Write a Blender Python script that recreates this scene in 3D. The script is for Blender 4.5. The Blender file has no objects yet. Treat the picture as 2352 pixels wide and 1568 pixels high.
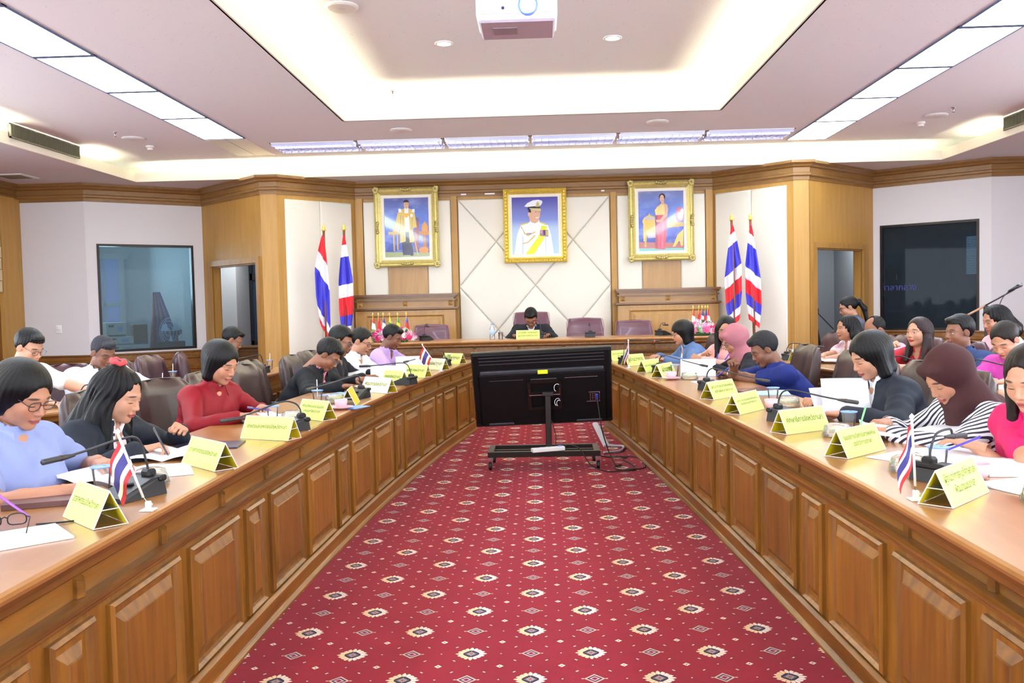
import bpy, bmesh, math, random
import numpy as np
from mathutils import Vector, Matrix
random.seed(7)
C = bpy.context.scene.collection
PI = math.pi
# ------------------------------------------------------------------ camera
H_CAM = 1.42
cam_data = bpy.data.cameras.new('camera')
cam = bpy.data.objects.new('camera', cam_data)
C.objects.link(cam)
cam_data.sensor_width = 36.0
cam_data.lens = 36.0 * 2050 / 2352
cam_data.clip_start = 0.05
PITCH, YAW, ROLL = 0.0444, -0.0325, -0.023
_f = Vector((math.sin(YAW) * math.cos(PITCH), math.cos(YAW) * math.cos(PITCH), -math.sin(PITCH)))
_r = Vector((math.cos(YAW), -math.sin(YAW), 0))
_u = _r.cross(_f)
_r2 = _r * math.cos(ROLL) + _u * math.sin(ROLL)
_u2 = _u * math.cos(ROLL) - _r * math.sin(ROLL)
_m = Matrix((_r2, _u2, -_f)).transposed().to_4x4()
_m.translation = (0, 0, H_CAM)
cam.matrix_world = _m
bpy.context.scene.camera = cam
# ------------------------------------------------------------------ world, exposure
W = bpy.data.worlds.new('world')
bpy.context.scene.world = W
W.use_nodes = True
W.node_tree.nodes['Background'].inputs[0].default_value = (0.75, 0.85, 1.0, 1)
W.node_tree.nodes['Background'].inputs[1].default_value = 0.6
VS = bpy.context.scene.view_settings
VS.view_transform = 'Standard'; VS.look = 'None'; VS.gamma = 1.0; VS.use_curve_mapping = False
VS.exposure = 0.76
# ------------------------------------------------------------------ lamps of the room and added fill lamps
def area(name, loc, sx, sy, power, col, rot=(0, 0, 0)):
    d = bpy.data.lights.new(name, 'AREA'); d.shape = 'RECTANGLE'; d.size = sx; d.size_y = sy
    d.energy = power; d.color = col
    o = bpy.data.objects.new(name, d); C.objects.link(o); o.location = loc; o.rotation_euler = rot
    return o
WARM = (1.0, 0.91, 0.64)
COOL = (0.8, 0.91, 1.0)
CX = -0.06                       # the room's own axis
UP = (PI, 0, 0)
# tubes lying in the troughs of the perimeter cove and of the central coffer
area('cove_tube_front', (CX, 13.02, 3.35), 10.6, 0.06, 300, WARM, UP)
area('cove_tube_left', (CX - 5.98, 5.2, 3.35), 0.06, 13.5, 270, WARM, UP)
area('cove_tube_right', (CX + 5.98, 5.2, 3.35), 0.06, 13.5, 270, WARM, UP)
area('coffer_tube_far', (CX, 10.42, 3.58), 4.2, 0.06, 90, WARM, UP)
area('coffer_tube_left', (CX - 2.33, 5.9, 3.58), 0.06, 9.0, 170, WARM, UP)
area('coffer_tube_right', (CX + 2.33, 5.9, 3.58), 0.06, 9.0, 170, WARM, UP)
# ceiling strips of lit panels and the louvred fixtures before the back wall
PANEL_GLOW = 11.0                 # emission of the lit ceiling panels
LOUVER_GLOW = 20.0
# added fill lamps, set at two invented windows of the wall behind the camera
for wx in (-3.4, 3.4):
    area('rear_fill_lamp', (wx, -4.3, 1.9), 3.4, 1.6, 340, (0.82, 0.91, 1.0), (PI / 2, 0, 0))
# lamps added for ambient lift, as daylight from the side walls, outside the view
area('side_daylight_fill_left', (-7.45, 4.6, 1.9), 8.5, 1.7, 165, (0.80, 0.90, 1.0), (PI / 2, 0, -PI / 2))
area('side_daylight_fill_right', (7.38, 4.6, 1.9), 8.5, 1.7, 165, (0.80, 0.90, 1.0), (PI / 2, 0, PI / 2))
# daylight and lamps of the side rooms
area('booth_daylight', (-7.6, 14.9, 2.2), 1.0, 1.2, 45, (0.75, 0.88, 1.0), (PI / 2, 0, -PI * 0.7))
area('left_passage_lamp', (-4.9, 14.9, 2.75), 0.5, 0.5, 14, (0.9, 0.95, 1.0))
area('right_passage_lamp', (4.9, 15.2, 2.75), 0.5, 0.5, 18, (0.9, 0.95, 1.0))
area('dark_booth_lamp', (6.9, 15.0, 2.75), 0.4, 0.4, 6, (0.8, 0.9, 1.0))
# the projector throws its beam towards the screen behind the camera
PROJ_W = 6

# ------------------------------------------------------------------ tagging
def tagp(o, label=None, cat=None, group=None, kind=None):
    if label: o['label'] = label
    if cat: o['category'] = cat
    if group: o['group'] = group
    if kind: o['kind'] = kind
    return o
def thing(name, label, cat, loc=(0, 0, 0), rz=0.0, group=None, kind=None):
    o = bpy.data.objects.new(name, None); C.objects.link(o)
    o.empty_display_size = 0.1
    o.location = loc; o.rotation_euler = (0, 0, rz)
    return tagp(o, label, cat, group, kind)
def copy_tree(o, parent=None):
    c = o.copy(); C.objects.link(c); c.parent = parent
    for ch in list(o.children): copy_tree(ch, c)
    return c
# ------------------------------------------------------------------ mesh builder
class MB:
    def __init__(s): s.v = []; s.f = []; s.m = []; s.mi = 0
    def add(s, vs, fs):
        n = len(s.v); s.v.extend([tuple(p) for p in vs])
        for f in fs: s.f.append(tuple(n + i for i in f)); s.m.append(s.mi)
        return s
    def box(s, x0, x1, y0, y1, z0, z1):
        return s.add([(x0,y0,z0),(x1,y0,z0),(x1,y1,z0),(x0,y1,z0),(x0,y0,z1),(x1,y0,z1),(x1,y1,z1),(x0,y1,z1)],
                     [(0,3,2,1),(4,5,6,7),(0,1,5,4),(1,2,6,5),(2,3,7,6),(3,0,4,7)])
    def cbox(s, x0, x1, y0, y1, z0, z1, c):
        # box with chamfered edges
        def ring(z, i): return [(x0+i,y0+c+0*i,z),(x0+c,y0+i,z),(x1-c,y0+i,z),(x1-i,y0+c,z),(x1-i,y1-c,z),(x1-c,y1-i,z),(x0+c,y1-i,z),(x0+i,y1-c,z)]
        R = ring(z0, c) + ring(z0 + c, 0) + ring(z1 - c, 0) + ring(z1, c)
        f = [tuple(range(7, -1, -1)), tuple(range(24, 32))]
        for k in range(3):
            for i in range(8):
                j = (i + 1) % 8; f.append((k*8+i, k*8+j, (k+1)*8+j, (k+1)*8+i))
        return s.add(R, f)
    def tube(s, pts, r, n=8, caps=True, closed=False):
        P = [Vector(p) for p in pts]; k = len(P)
        rr = r if isinstance(r, (list, tuple)) else [r] * k
        vs = []; up = None
        for i in range(k):
            a = P[(i - 1) % k] if (closed or i > 0) else P[i]
            b = P[(i + 1) % k] if (closed or i < k - 1) else P[i]
            t = (b - a)
            if t.length < 1e-9: t = Vector((0, 0, 1))
            t.normalize()
            if up is None:
                up = Vector((0, 0, 1)) if abs(t.z) < 0.9 else Vector((0, 1, 0))
            x = t.cross(up)
            if x.length < 1e-6: x = t.orthogonal()
            x.normalize(); y = x.cross(t).normalized(); up = y
            for j in range(n):
                a_ = 2 * PI * j / n
                vs.append(P[i] + (x * math.cos(a_) + y * math.sin(a_)) * rr[i])
        fs = []
        for i in range(k if closed else k - 1):
            i2 = (i + 1) % k
            for j in range(n):
                j2 = (j + 1) % n
                fs.append((i*n+j, i*n+j2, i2*n+j2, i2*n+j))
        if caps and not closed:
            fs.append(tuple(range(n - 1, -1, -1))); fs.append(tuple(range((k-1)*n, k*n)))
        return s.add(vs, fs)
    def lathe(s, prof, n=20, c=(0, 0, 0), M=None):
        vs = []; k = len(prof)
        for r, z in prof:
            for j in range(n):
                a = 2 * PI * j / n
                p = Vector((r * math.cos(a), r * math.sin(a), z))
                if M: p = M @ p
                vs.append((p.x + c[0], p.y + c[1], p.z + c[2]))
        fs = []
        for i in range(k - 1):
            for j in range(n):
                j2 = (j + 1) % n
                fs.append((i*n+j, i*n+j2, (i+1)*n+j2, (i+1)*n+j))
        if prof[0][0] > 1e-5: fs.append(tuple(range(n - 1, -1, -1)))
        if prof[-1][0] > 1e-5: fs.append(tuple(range((k-1)*n, k*n)))
        return s.add(vs, fs)
    def prism(s, poly, h0, h1, plane='xy'):
        n = len(poly)
        def m(p, h):
            if plane == 'xy': return (p[0], p[1], h)
            if plane == 'xz': return (p[0], h, p[1])
            return (h, p[0], p[1])
        vs = [m(p, h0) for p in poly] + [m(p, h1) for p in poly]
        fs = [tuple(range(n - 1, -1, -1)), tuple(range(n, 2 * n))]
        for i in range(n): j = (i + 1) % n; fs.append((i, j, n + j, n + i))
        return s.add(vs, fs)
    def sweep(s, path, prof, caps=True, closed=False, side=1):
        # path: plan polyline; prof: (offset to the left of travel * side, z), closed section
        k = len(path); n = len(prof); vs = []
        for i in range(k):
            p = Vector(path[i][:2])
            if closed or 0 < i < k - 1:
                a = (p - Vector(path[(i-1) % k][:2])).normalized(); b = (Vector(path[(i+1) % k][:2]) - p).normalized()
            elif i == 0: a = b = (Vector(path[1][:2]) - p).normalized()
            else: a = b = (p - Vector(path[i-1][:2])).normalized()
            na = Vector((-a.y, a.x)); nb = Vector((-b.y, b.x))
            m = (na + nb).normalized(); m = m / max(0.25, m.dot(na)) * side
            for o, z in prof: q = p + m * o; vs.append((q.x, q.y, z))
        fs = []
        for i in range(k if closed else k - 1):
            i2 = (i + 1) % k
            for j in range(n):
                j2 = (j + 1) % n; fs.append((i*n+j, i*n+j2, i2*n+j2, i2*n+j))
        if caps and not closed: fs.append(tuple(range(n - 1, -1, -1))); fs.append(tuple(range((k-1)*n, k*n)))
        return s.add(vs, fs)
    def grid(s, fn, nu, nv):
        vs = [fn(i / (nu - 1), j / (nv - 1)) for i in range(nu) for j in range(nv)]
        fs = [(i*nv+j, i*nv+j+1, (i+1)*nv+j+1, (i+1)*nv+j) for i in range(nu-1) for j in range(nv-1)]
        return s.add(vs, fs)
    def xf(s, M):
        s.v = [tuple(M @ Vector(p)) for p in s.v]; return s
    def mesh(s, name, mats, smooth=False, fix=True, ang=None):
        me = bpy.data.meshes.new(name); me.from_pydata(s.v, [], s.f); me.update()
        for m in (mats if isinstance(mats, (list, tuple)) else [mats]): me.materials.append(m)
        if any(s.m): me.polygons.foreach_set('material_index', s.m)
        if fix:
            b = bmesh.new(); b.from_mesh(me); bmesh.ops.recalc_face_normals(b, faces=b.faces); b.to_mesh(me); b.free()
        if smooth:
            me.polygons.foreach_set('use_smooth', [True] * len(me.polygons))
            if ang:
                try: me.set_sharp_from_angle(angle=ang)
                except Exception: pass
        return me
    def build(s, name, mats, parent=None, smooth=False, loc=None, rot=None, ang=None, fix=True):
        me = s.mesh(name, mats, smooth, fix, ang)
        o = bpy.data.objects.new(name, me); C.objects.link(o)
        if parent: o.parent = parent
        if loc: o.location = loc
        if rot: o.rotation_euler = rot
        return o
def inst(name, me, parent=None, loc=(0, 0, 0), rot=(0, 0, 0), sc=None):
    o = bpy.data.objects.new(name, me); C.objects.link(o); o.location = loc; o.rotation_euler = rot
    if sc: o.scale = sc
    if parent: o.parent = parent
    return o
A40 = math.radians(40)
# ------------------------------------------------------------------ materials
def lin(c):
    return tuple(((x / 255) / 12.92 if x / 255 <= 0.04045 else ((x / 255 + 0.055) / 1.055) ** 2.4) for x in c)
class NT:
    def __init__(s, name):
        s.mat = bpy.data.materials.new(name); s.mat.use_nodes = True
        s.t = s.mat.node_tree; s.n = s.t.nodes; s.b = s.n['Principled BSDF']
    def node(s, ty, **kw):
        n = s.n.new(ty)
        for k, v in kw.items():
            if hasattr(n, k): setattr(n, k, v)
            else: n.inputs[k.replace('_', ' ')].default_value = v
        return n
    def link(s, a, b): s.t.links.new(a, b)
    def coord(s, which='Object', scale=(1, 1, 1), rot=(0, 0, 0), loc=(0, 0, 0)):
        tc = s.n.new('ShaderNodeTexCoord'); mp = s.n.new('ShaderNodeMapping')
        mp.inputs['Scale'].default_value = scale; mp.inputs['Rotation'].default_value = rot; mp.inputs['Location'].default_value = loc
        s.link(tc.outputs[which], mp.inputs['Vector']); return mp.outputs[0]
    def math(s, op, a, b=None, c=None):
        n = s.n.new('ShaderNodeMath'); n.operation = op
        for i, q in enumerate((a, b, c)):
            if q is None: continue
            if isinstance(q, (int, float)): n.inputs[i].default_value = q
            else: s.link(q, n.inputs[i])
        return n.outputs[0]
    def mix(s, fac, a, b):
        n = s.n.new('ShaderNodeMix'); n.data_type = 'RGBA'
        for inp, q in ((n.inputs[0], fac), (n.inputs[6], a), (n.inputs[7], b)):
            if isinstance(q, (int, float)): inp.default_value = q
            elif isinstance(q, tuple): inp.default_value = (*q[:3], 1)
            else: s.link(q, inp)
        return n.outputs[2]
    def bump(s, h, strength=0.3, dist=0.002):
        b = s.n.new('ShaderNodeBump'); b.inputs['Strength'].default_value = strength; b.inputs['Distance'].default_value = dist
        s.link(h, b.inputs['Height']); s.link(b.outputs[0], s.b.inputs['Normal'])
def simple(name, rgb, rough=0.5, metal=0.0, spec=0.5, noise=0.0, nscale=40, bump=0.0, coat=0.0):
    t = NT(name); c = lin(rgb); t.b.inputs['Roughness'].default_value = rough; t.b.inputs['Metallic'].default_value = metal
    t.b.inputs['Specular IOR Level'].default_value = spec
    if coat: t.b.inputs['Coat Weight'].default_value = coat
    nz = t.node('ShaderNodeTexNoise'); nz.inputs['Scale'].default_value = nscale; nz.inputs['Detail'].default_value = 3
    t.link(t.coord(), nz.inputs['Vector'])
    k = noise if noise else 0.04
    t.link(t.mix(nz.outputs[0], tuple(x * (1 - k) for x in c), tuple(min(1, x * (1 + k)) for x in c)), t.b.inputs['Base Color'])
    if bump: t.bump(nz.outputs[0], bump, 0.003)
    return t.mat
def emis(name, rgb, st):
    t = NT(name); t.b.inputs['Base Color'].default_value = (*lin(rgb), 1)
    t.b.inputs['Emission Color'].default_value = (*lin(rgb), 1); t.b.inputs['Emission Strength'].default_value = st
    return t.mat
def wood(name, c1, c2, scale=(22, 22, 1.6), rough=0.38, coat=0.15, jitter=0.12):
    t = NT(name)
    v = t.coord('Object', scale)
    oi = t.n.new('ShaderNodeObjectInfo')
    vm = t.n.new('ShaderNodeVectorMath'); vm.operation = 'ADD'
    cmb = t.n.new('ShaderNodeCombineXYZ')
    t.link(t.math('MULTIPLY', oi.outputs['Random'], 37.0), cmb.inputs[0]); t.link(t.math('MULTIPLY', oi.outputs['Random'], 11.0), cmb.inputs[2])
    t.link(v, vm.inputs[0]); t.link(cmb.outputs[0], vm.inputs[1])
    n1 = t.node('ShaderNodeTexNoise'); n1.inputs['Scale'].default_value = 1.0; n1.inputs['Detail'].default_value = 6; n1.inputs['Roughness'].default_value = 0.62
    t.link(vm.outputs[0], n1.inputs['Vector'])
    n2 = t.node('ShaderNodeTexNoise'); n2.inputs['Scale'].default_value = 0.18; n2.inputs['Detail'].default_value = 2; n2.inputs['Distortion'].default_value = 1.2
    t.link(vm.outputs[0], n2.inputs['Vector'])
    wv = t.math('SINE', t.math('MULTIPLY', n2.outputs[0], 60.0))
    f = t.math('ADD', t.math('MULTIPLY', n1.outputs[0], 0.75), t.math('MULTIPLY', wv, 0.05))
    rp = t.n.new('ShaderNodeValToRGB'); rp.color_ramp.elements[0].position = 0.22; rp.color_ramp.elements[1].position = 0.62
    rp.color_ramp.elements[0].color = (*lin(c1), 1); rp.color_ramp.elements[1].color = (*lin(c2), 1)
    t.link(f, rp.inputs[0])
    hs = t.n.new('ShaderNodeHueSaturation')
    t.link(t.math('ADD', t.math('MULTIPLY', oi.outputs['Random'], jitter * 2), 1 - jitter), hs.inputs['Value'])
    t.link(rp.outputs[0], hs.inputs['Color']); t.link(hs.outputs[0], t.b.inputs['Base Color'])
    t.b.inputs['Roughness'].default_value = rough; t.b.inputs['Coat Weight'].default_value = coat; t.b.inputs['Coat Roughness'].default_value = 0.25
    t.bump(n1.outputs[0], 0.12, 0.001)
    return t.mat
WD1, WD2 = (102, 62, 13), (148, 97, 28)
wood_v = wood('oak_vertical_grain', WD1, WD2)
wood_y = wood('oak_grain_along', WD1, WD2, (22, 1.6, 22))
wood_x = wood('oak_grain_across', WD1, WD2, (1.6, 22, 22))
wood_top = wood('oak_table_top', (150, 102, 52), (172, 122, 66), (9, 1.2, 12), rough=0.28, coat=0.25, jitter=0.03)
wood_edge = wood('oak_dark_edge', (92, 56, 14), (134, 86, 28), (22, 1.6, 22), rough=0.35)
wood_edgex = wood('oak_dark_edge_across', (92, 56, 14), (134, 86, 28), (1.6, 22, 22), rough=0.35)
wood_wall = wood('oak_wall_veneer', (168, 126, 58), (186, 143, 72), (14, 14, 1.0), rough=0.5, coat=0.05, jitter=0.03)
wood_crown = wood('oak_crown_moulding', (122, 86, 40), (144, 104, 52), (1.6, 10, 22), rough=0.45, jitter=0.02)
wood_head = wood('oak_pale_red', (160, 118, 58), (182, 138, 72), (14, 14, 1.2), rough=0.4, jitter=0.04)
wood_headx = wood('oak_pale_red_across', (146, 104, 48), (170, 126, 64), (1.6, 14, 22), rough=0.4, jitter=0.04)
white_wall = simple('wall_grey_white_cloth', (214, 212, 212), 0.85, noise=0.02, nscale=300, bump=0.05)
pad_mat = simple('cream_padded_cloth', (231, 227, 213), 0.85, noise=0.03, nscale=120, bump=0.12)
fascia_mat = simple('cream_paint', (238, 232, 214), 0.7)
def ceiling_mat():
    t = NT('speckled_ceiling_board'); v = t.coord('Object', (32, 32, 32))
    vo = t.node('ShaderNodeTexVoronoi'); vo.inputs['Scale'].default_value = 0.9; t.link(v, vo.inputs['Vector'])
    n = t.node('ShaderNodeTexNoise'); n.inputs['Scale'].default_value = 1.3; n.inputs['Detail'].default_value = 3; t.link(v, n.inputs['Vector'])
    f = t.math('LESS_THAN', t.math('ADD', vo.outputs['Distance'], t.math('MULTIPLY', n.outputs[0], 0.5)), 0.31)
    t.link(t.mix(f, lin((243, 249, 253)), lin((190, 194, 200))), t.b.inputs['Base Color']); t.b.inputs['Roughness'].default_value = 0.9
    return t.mat
ceil_mat = ceiling_mat()
black_plastic = simple('black_plastic', (16, 16, 18), 0.45)
grey_plastic = simple('charcoal_plastic', (44, 45, 50), 0.5)
black_metal = simple('dark_bronze_metal', (40, 33, 30), 0.35, 0.6)
chrome = simple('chrome', (200, 202, 205), 0.2, 1.0)
white_plastic = simple('white_plastic', (232, 232, 230), 0.4)
paper_mat = simple('white_paper', (240, 242, 248), 0.7)
leather = simple('maroon_leather', (66, 36, 44), 0.38, noise=0.10, nscale=60, bump=0.12, coat=0.1)
leather_b = simple('brown_leather', (56, 38, 36), 0.4, noise=0.10, nscale=60, bump=0.12, coat=0.1)
gold = simple('gilt_frame', (230, 204, 96), 0.35, 0.45, noise=0.2, nscale=30, bump=0.2)
gold2 = simple('aged_gilt_frame', (206, 192, 122), 0.35, 0.45, noise=0.25, nscale=25, bump=0.25)
def glass(name, col=(1, 1, 1), rough=0.0, alpha=0.25, ior=1.4):
    # thin clear plastic or glass: mostly transparent with a glossy coat
    t = NT(name); out = t.n['Material Output']
    tr = t.n.new('ShaderNodeBsdfTransparent'); tr.inputs[0].default_value = (*col, 1)
    gl = t.n.new('ShaderNodeBsdfGlossy'); gl.inputs['Roughness'].default_value = rough + 0.03; gl.inputs[0].default_value = (1, 1, 1, 1)
    df = t.n.new('ShaderNodeBsdfDiffuse'); df.inputs[0].default_value = (*col, 1)
    fr = t.n.new('ShaderNodeFresnel'); fr.inputs[0].default_value = ior
    m1 = t.n.new('ShaderNodeMixShader'); m1.inputs[0].default_value = alpha
    t.link(tr.outputs[0], m1.inputs[1]); t.link(df.outputs[0], m1.inputs[2])
    m2 = t.n.new('ShaderNodeMixShader'); t.link(fr.outputs[0], m2.inputs[0]); t.link(m1.outputs[0], m2.inputs[1]); t.link(gl.outputs[0], m2.inputs[2])
    t.link(m2.outputs[0], out.inputs['Surface']); return t.mat
cup_mat = glass('clear_plastic_cup', (0.99, 0.99, 1.0), 0.02, 0.10, 1.3)
acrylic = glass('clear_acrylic', (0.97, 0.98, 0.98), 0.0, 0.10)
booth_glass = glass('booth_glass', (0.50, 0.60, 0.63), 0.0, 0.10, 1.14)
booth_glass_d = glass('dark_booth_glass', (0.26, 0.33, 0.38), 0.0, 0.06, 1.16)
def carpet_mat():
    t = NT('red_medallion_carpet')
    S, SY, X0, Y0 = CARPET
    tc = t.n.new('ShaderNodeTexCoord'); sp = t.n.new('ShaderNodeSeparateXYZ'); t.link(tc.outputs['Object'], sp.inputs[0])
    u = t.math('DIVIDE', t.math('SUBTRACT', sp.outputs[0], X0), S); v = t.math('DIVIDE', t.math('SUBTRACT', sp.outputs[1], Y0), SY)
    iu = t.math('ROUND', u); iv = t.math('ROUND', v)
    fu = t.math('SUBTRACT', u, iu); fv = t.math('SUBTRACT', v, iv)
    par = t.math('ABSOLUTE', t.math('MODULO', t.math('ADD', iu, iv), 2.0))          # 0 = medallion cell, 1 = small diamond cell
    par = t.math('GREATER_THAN', par, 0.5)
    au = t.math('ABSOLUTE', fu); av = t.math('ABSOLUTE', fv)
    LT = lambda a, b: t.math('LESS_THAN', a, b)
    MUL = lambda a, b: t.math('MULTIPLY', a, b)
    SUB = lambda a, b: t.math('SUBTRACT', a, b)
    ADD = lambda a, b: t.math('ADD', a, b)
    MAX = lambda a, b: t.math('MAXIMUM', a, b)
    ang = t.math('ARCTAN2', av, au)
    rad = t.math('SQRT', ADD(MUL(au, au), MUL(av, av)))
    # medallion: eight splayed claw pairs round a dark star
    petal = t.math('COSINE', MUL(ang, 16.0))
    split = t.math('ABSOLUTE', t.math('COSINE', MUL(ang, 8.0)))
    r_out = ADD(0.232, MUL(petal, 0.030))
    med = MUL(LT(rad, r_out), t.math('GREATER_THAN', rad, 0.095))
    gap = LT(split, 0.16); med = MUL(med, SUB(1.0, gap))
    dia = ADD(au, av)
    med = MUL(med, LT(dia, 0.305))
    dark = MUL(LT(rad, 0.135), LT(dia, 0.165))
    star = LT(dia, ADD(0.085, MUL(petal, 0.02)))
    core = LT(dia, 0.035)
    red = t.node('ShaderNodeTexNoise'); red.inputs['Scale'].default_value = 3.0; red.inputs['Detail'].default_value = 4; t.link(tc.outputs['Object'], red.inputs['Vector'])
    fine = t.node('ShaderNodeTexNoise'); fine.inputs['Scale'].default_value = 260; fine.inputs['Detail'].default_value = 2; t.link(tc.outputs['Object'], fine.inputs['Vector'])
    base = t.mix(red.outputs[0], lin((124, 4, 25)), lin((142, 9, 36)))
    base = t.mix(MUL(fine.outputs[0], 0.2), base, lin((112, 8, 26)))
    c = base
    nm = SUB(1.0, par)
    hue = t.math('GREATER_THAN', MUL(fu, 1.0), 0.0)
    cream = t.mix(hue, lin((232, 206, 160)), lin((236, 226, 208)))
    c = t.mix(MUL(nm, med), c, cream)
    c = t.mix(MUL(nm, dark), c, lin((46, 30, 62)))
    c = t.mix(MUL(nm, star), c, lin((150, 150, 140)))
    c = t.mix(MUL(nm, core), c, lin((170, 70, 70)))
    # small diamond
    d2 = ADD(au, MUL(av, 1.0))
    ring = MUL(LT(d2, 0.165), t.math('GREATER_THAN', d2, 0.125))
    ring2 = MUL(LT(d2, 0.125), t.math('GREATER_THAN', d2, 0.085))
    ring3 = MUL(LT(d2, 0.085), t.math('GREATER_THAN', d2, 0.05))
    tip = MUL(LT(av, 0.014), MUL(LT(au, 0.205), t.math('GREATER_THAN', au, 0.165)))
    c = t.mix(MUL(par, MAX(ring, tip)), c, lin((188, 176, 150)))
    c = t.mix(MUL(par, ring2), c, lin((70, 34, 66)))
    c = t.mix(MUL(par, ring3), c, lin((186, 160, 170)))
    # little cream lozenges at every corner of the cells, dark dots between
    hu = SUB(0.5, au); hv = SUB(0.5, av)
    loz = ADD(hu, hv)
    c = t.mix(LT(loz, 0.062), c, lin((226, 214, 188)))
    c = t.mix(LT(loz, 0.02), c, lin((60, 60, 84)))
    def dot(cu, cv, r=0.026):
        a = t.math('ABSOLUTE', SUB(au, cu)); b = t.math('ABSOLUTE', SUB(av, cv)); return ADD(a, MUL(b, 1.0)), r
    dots = None
    for cu, cv in ((0.5, 0.0), (0.0, 0.5), (0.25, 0.29), (0.27, 0.27)):
        d, r = dot(cu, cv); dots = d if dots is None else t.math('MINIMUM', dots, d)
    c = t.mix(LT(dots, 0.034), c, lin((70, 26, 46)))
    c = t.mix(LT(dots, 0.020), c, lin((214, 190, 160)))
    t.link(c, t.b.inputs['Base Color']); t.b.inputs['Roughness'].default_value = 0.95
    t.b.inputs['Sheen Weight'].default_value = 0.12; t.b.inputs['Sheen Roughness'].default_value = 0.5; t.b.inputs['Sheen Tint'].default_value = (1.0, 0.75, 0.85, 1)
    t.b.inputs['Specular IOR Level'].default_value = 0.1
    t.bump(fine.outputs[0], 0.4, 0.004)
    return t.mat
CARPET = (0.2421, 0.2480, -0.0675, 3.3004)
carpet = carpet_mat()
def S(mb, name, mat, parent=None, **k):
    o = mb.build(name, mat, parent, **k)
    if parent is None: o['kind'] = 'structure'
    return o
# ---- floor and dais
S(MB().box(-8.6, 8.6, -4.4, 18.0, -0.1, 0.0), 'floor', carpet)
S(MB().box(-3.9, 3.8, 10.64, 13.6, 0.0, 0.17), 'floor_dais', carpet)
# ---- ceilings
XL, XR = CX - 5.74, CX + 5.74
mb = MB()
mb.box(XL - 0.35, CX - 2.135, -4.2, 13.17, 3.52, 3.56); mb.box(CX + 2.135, XR + 0.35, -4.2, 13.17, 3.52, 3.56)
mb.box(CX - 2.135, CX + 2.135, 10.215, 13.17, 3.52, 3.56); mb.box(CX - 2.135, CX + 2.135, -4.2, 1.385, 3.52, 3.56)
S(mb, 'ceiling', ceil_mat)
mb = MB()
mb.box(CX - 2.6, CX + 2.6, 1.0, 10.62, 3.81, 3.85)
S(mb, 'ceiling_coffer', ceil_mat)
mb = MB()
mb.sweep([(CX-2.12, 1.4), (CX+2.12, 1.4), (CX+2.12, 10.2), (CX-2.12, 10.2)], [(0, 3.52), (0, 3.63), (-0.03, 3.63), (-0.03, 3.52)], closed=True)
mb.sweep([(CX-2.55, 1.0), (CX+2.55, 1.0), (CX+2.55, 10.6), (CX-2.55, 10.6)], [(0, 3.565), (0, 3.805), (-0.03, 3.805), (-0.03, 3.565)], closed=True)
S(mb, 'trim_coffer', fascia_mat)
mb = MB()
mb.box(-7.75, 7.6, 12.835, 14.25, 3.28, 3.31); mb.box(-7.75, XL - 0.015, -4.2, 12.835, 3.28, 3.31); mb.box(XR + 0.015, 7.6, -4.2, 12.835, 3.28, 3.31)
S(mb, 'ceiling_soffit', white_wall)
mb = MB()
mb.sweep([(XL, -4.2), (XL, 12.82), (XR, 12.82), (XR, -4.2)], [(0, 3.275), (0, 3.41), (0.03, 3.41), (0.03, 3.275)])
mb.sweep([(XL-0.36, -4.2), (XL-0.36, 13.18), (XR+0.36, 13.18), (XR+0.36, -4.2)], [(0, 3.312), (0, 3.56), (0.03, 3.56), (0.03, 3.312)])
S(mb, 'trim_cove', fascia_mat)
# ---- walls in their own frames: s along, n away from the room, z up
def wframe(a, b):
    a = Vector((a[0], a[1], 0)); b = Vector((b[0], b[1], 0)); t = (b - a).normalized(); n = Vector((-t.y, t.x, 0))
    M = Matrix((t, n, Vector((0, 0, 1)))).transposed().to_4x4(); M.translation = a
    return M, (b - a).length
def wall(name, a, b, z0, z1, mat, holes=(), th=0.12):
    M, L = wframe(a, b); mb = MB()
    xs = sorted({0, L, *[h[0] for h in holes], *[h[1] for h in holes]})
    for i in range(len(xs) - 1):
        hs = [h for h in holes if h[0] <= xs[i] + 1e-6 and h[1] >= xs[i+1] - 1e-6]
        if not hs: mb.box(xs[i], xs[i+1], 0, th, z0, z1)
        else:
            h = hs[0]
            if h[2] > z0: mb.box(xs[i], xs[i+1], 0, th, z0, h[2])
            if h[3] < z1: mb.box(xs[i], xs[i+1], 0, th, h[3], z1)
    o = mb.build(name, mat); o.matrix_world = M; o['kind'] = 'structure'
    return o, L
LWIN = ((-6.6, 12.85), (-5.27, 13.9)); RWIN = ((5.12, 13.9), (6.37, 12.83))
LWD = ((-5.27, 13.9), (-3.98, 12.66)); RWD = ((3.8, 12.67), (5.12, 13.9))
LDI = ((-3.65, 12.66), (-2.78, 13.55)); RDI = ((2.62, 13.55), (3.50, 12.66))
wall('wall_rear', (7.6, -4.2), (-7.75, -4.2), 0, 3.6, white_wall, [(2.5, 5.9, 1.1, 2.7), (9.3, 12.7, 1.1, 2.7)])
wl, _ = wall('wall_left', (-7.6, -4.2), (-7.6, 12.95), 0, 3.3, white_wall)
wr, _ = wall('wall_right', (7.5, 12.95), (7.5, -4.2), 0, 3.3, white_wall)
wall('wall_corner_left', (-7.6, 12.85), LWIN[0], 0, 3.3, white_wall)
wbl, _ = wall('wall_booth_left', *LWIN, 0, 3.3, white_wall, [(0.145, 1.54, 0.81, 2.41)])
wdl, _ = wall('wall_door_left', *LWD, 0, 3.3, wood_wall, [(0.285, 1.692, 0, 2.065)])
wall('wall_diagonal_left', *LDI, 0, 3.3, wood_wall)
wb, _ = wall('wall_back', LDI[1], RDI[0], 0, 3.3, wood_wall)
wall('wall_diagonal_right', *RDI, 0, 3.3, wood_wall)
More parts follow.
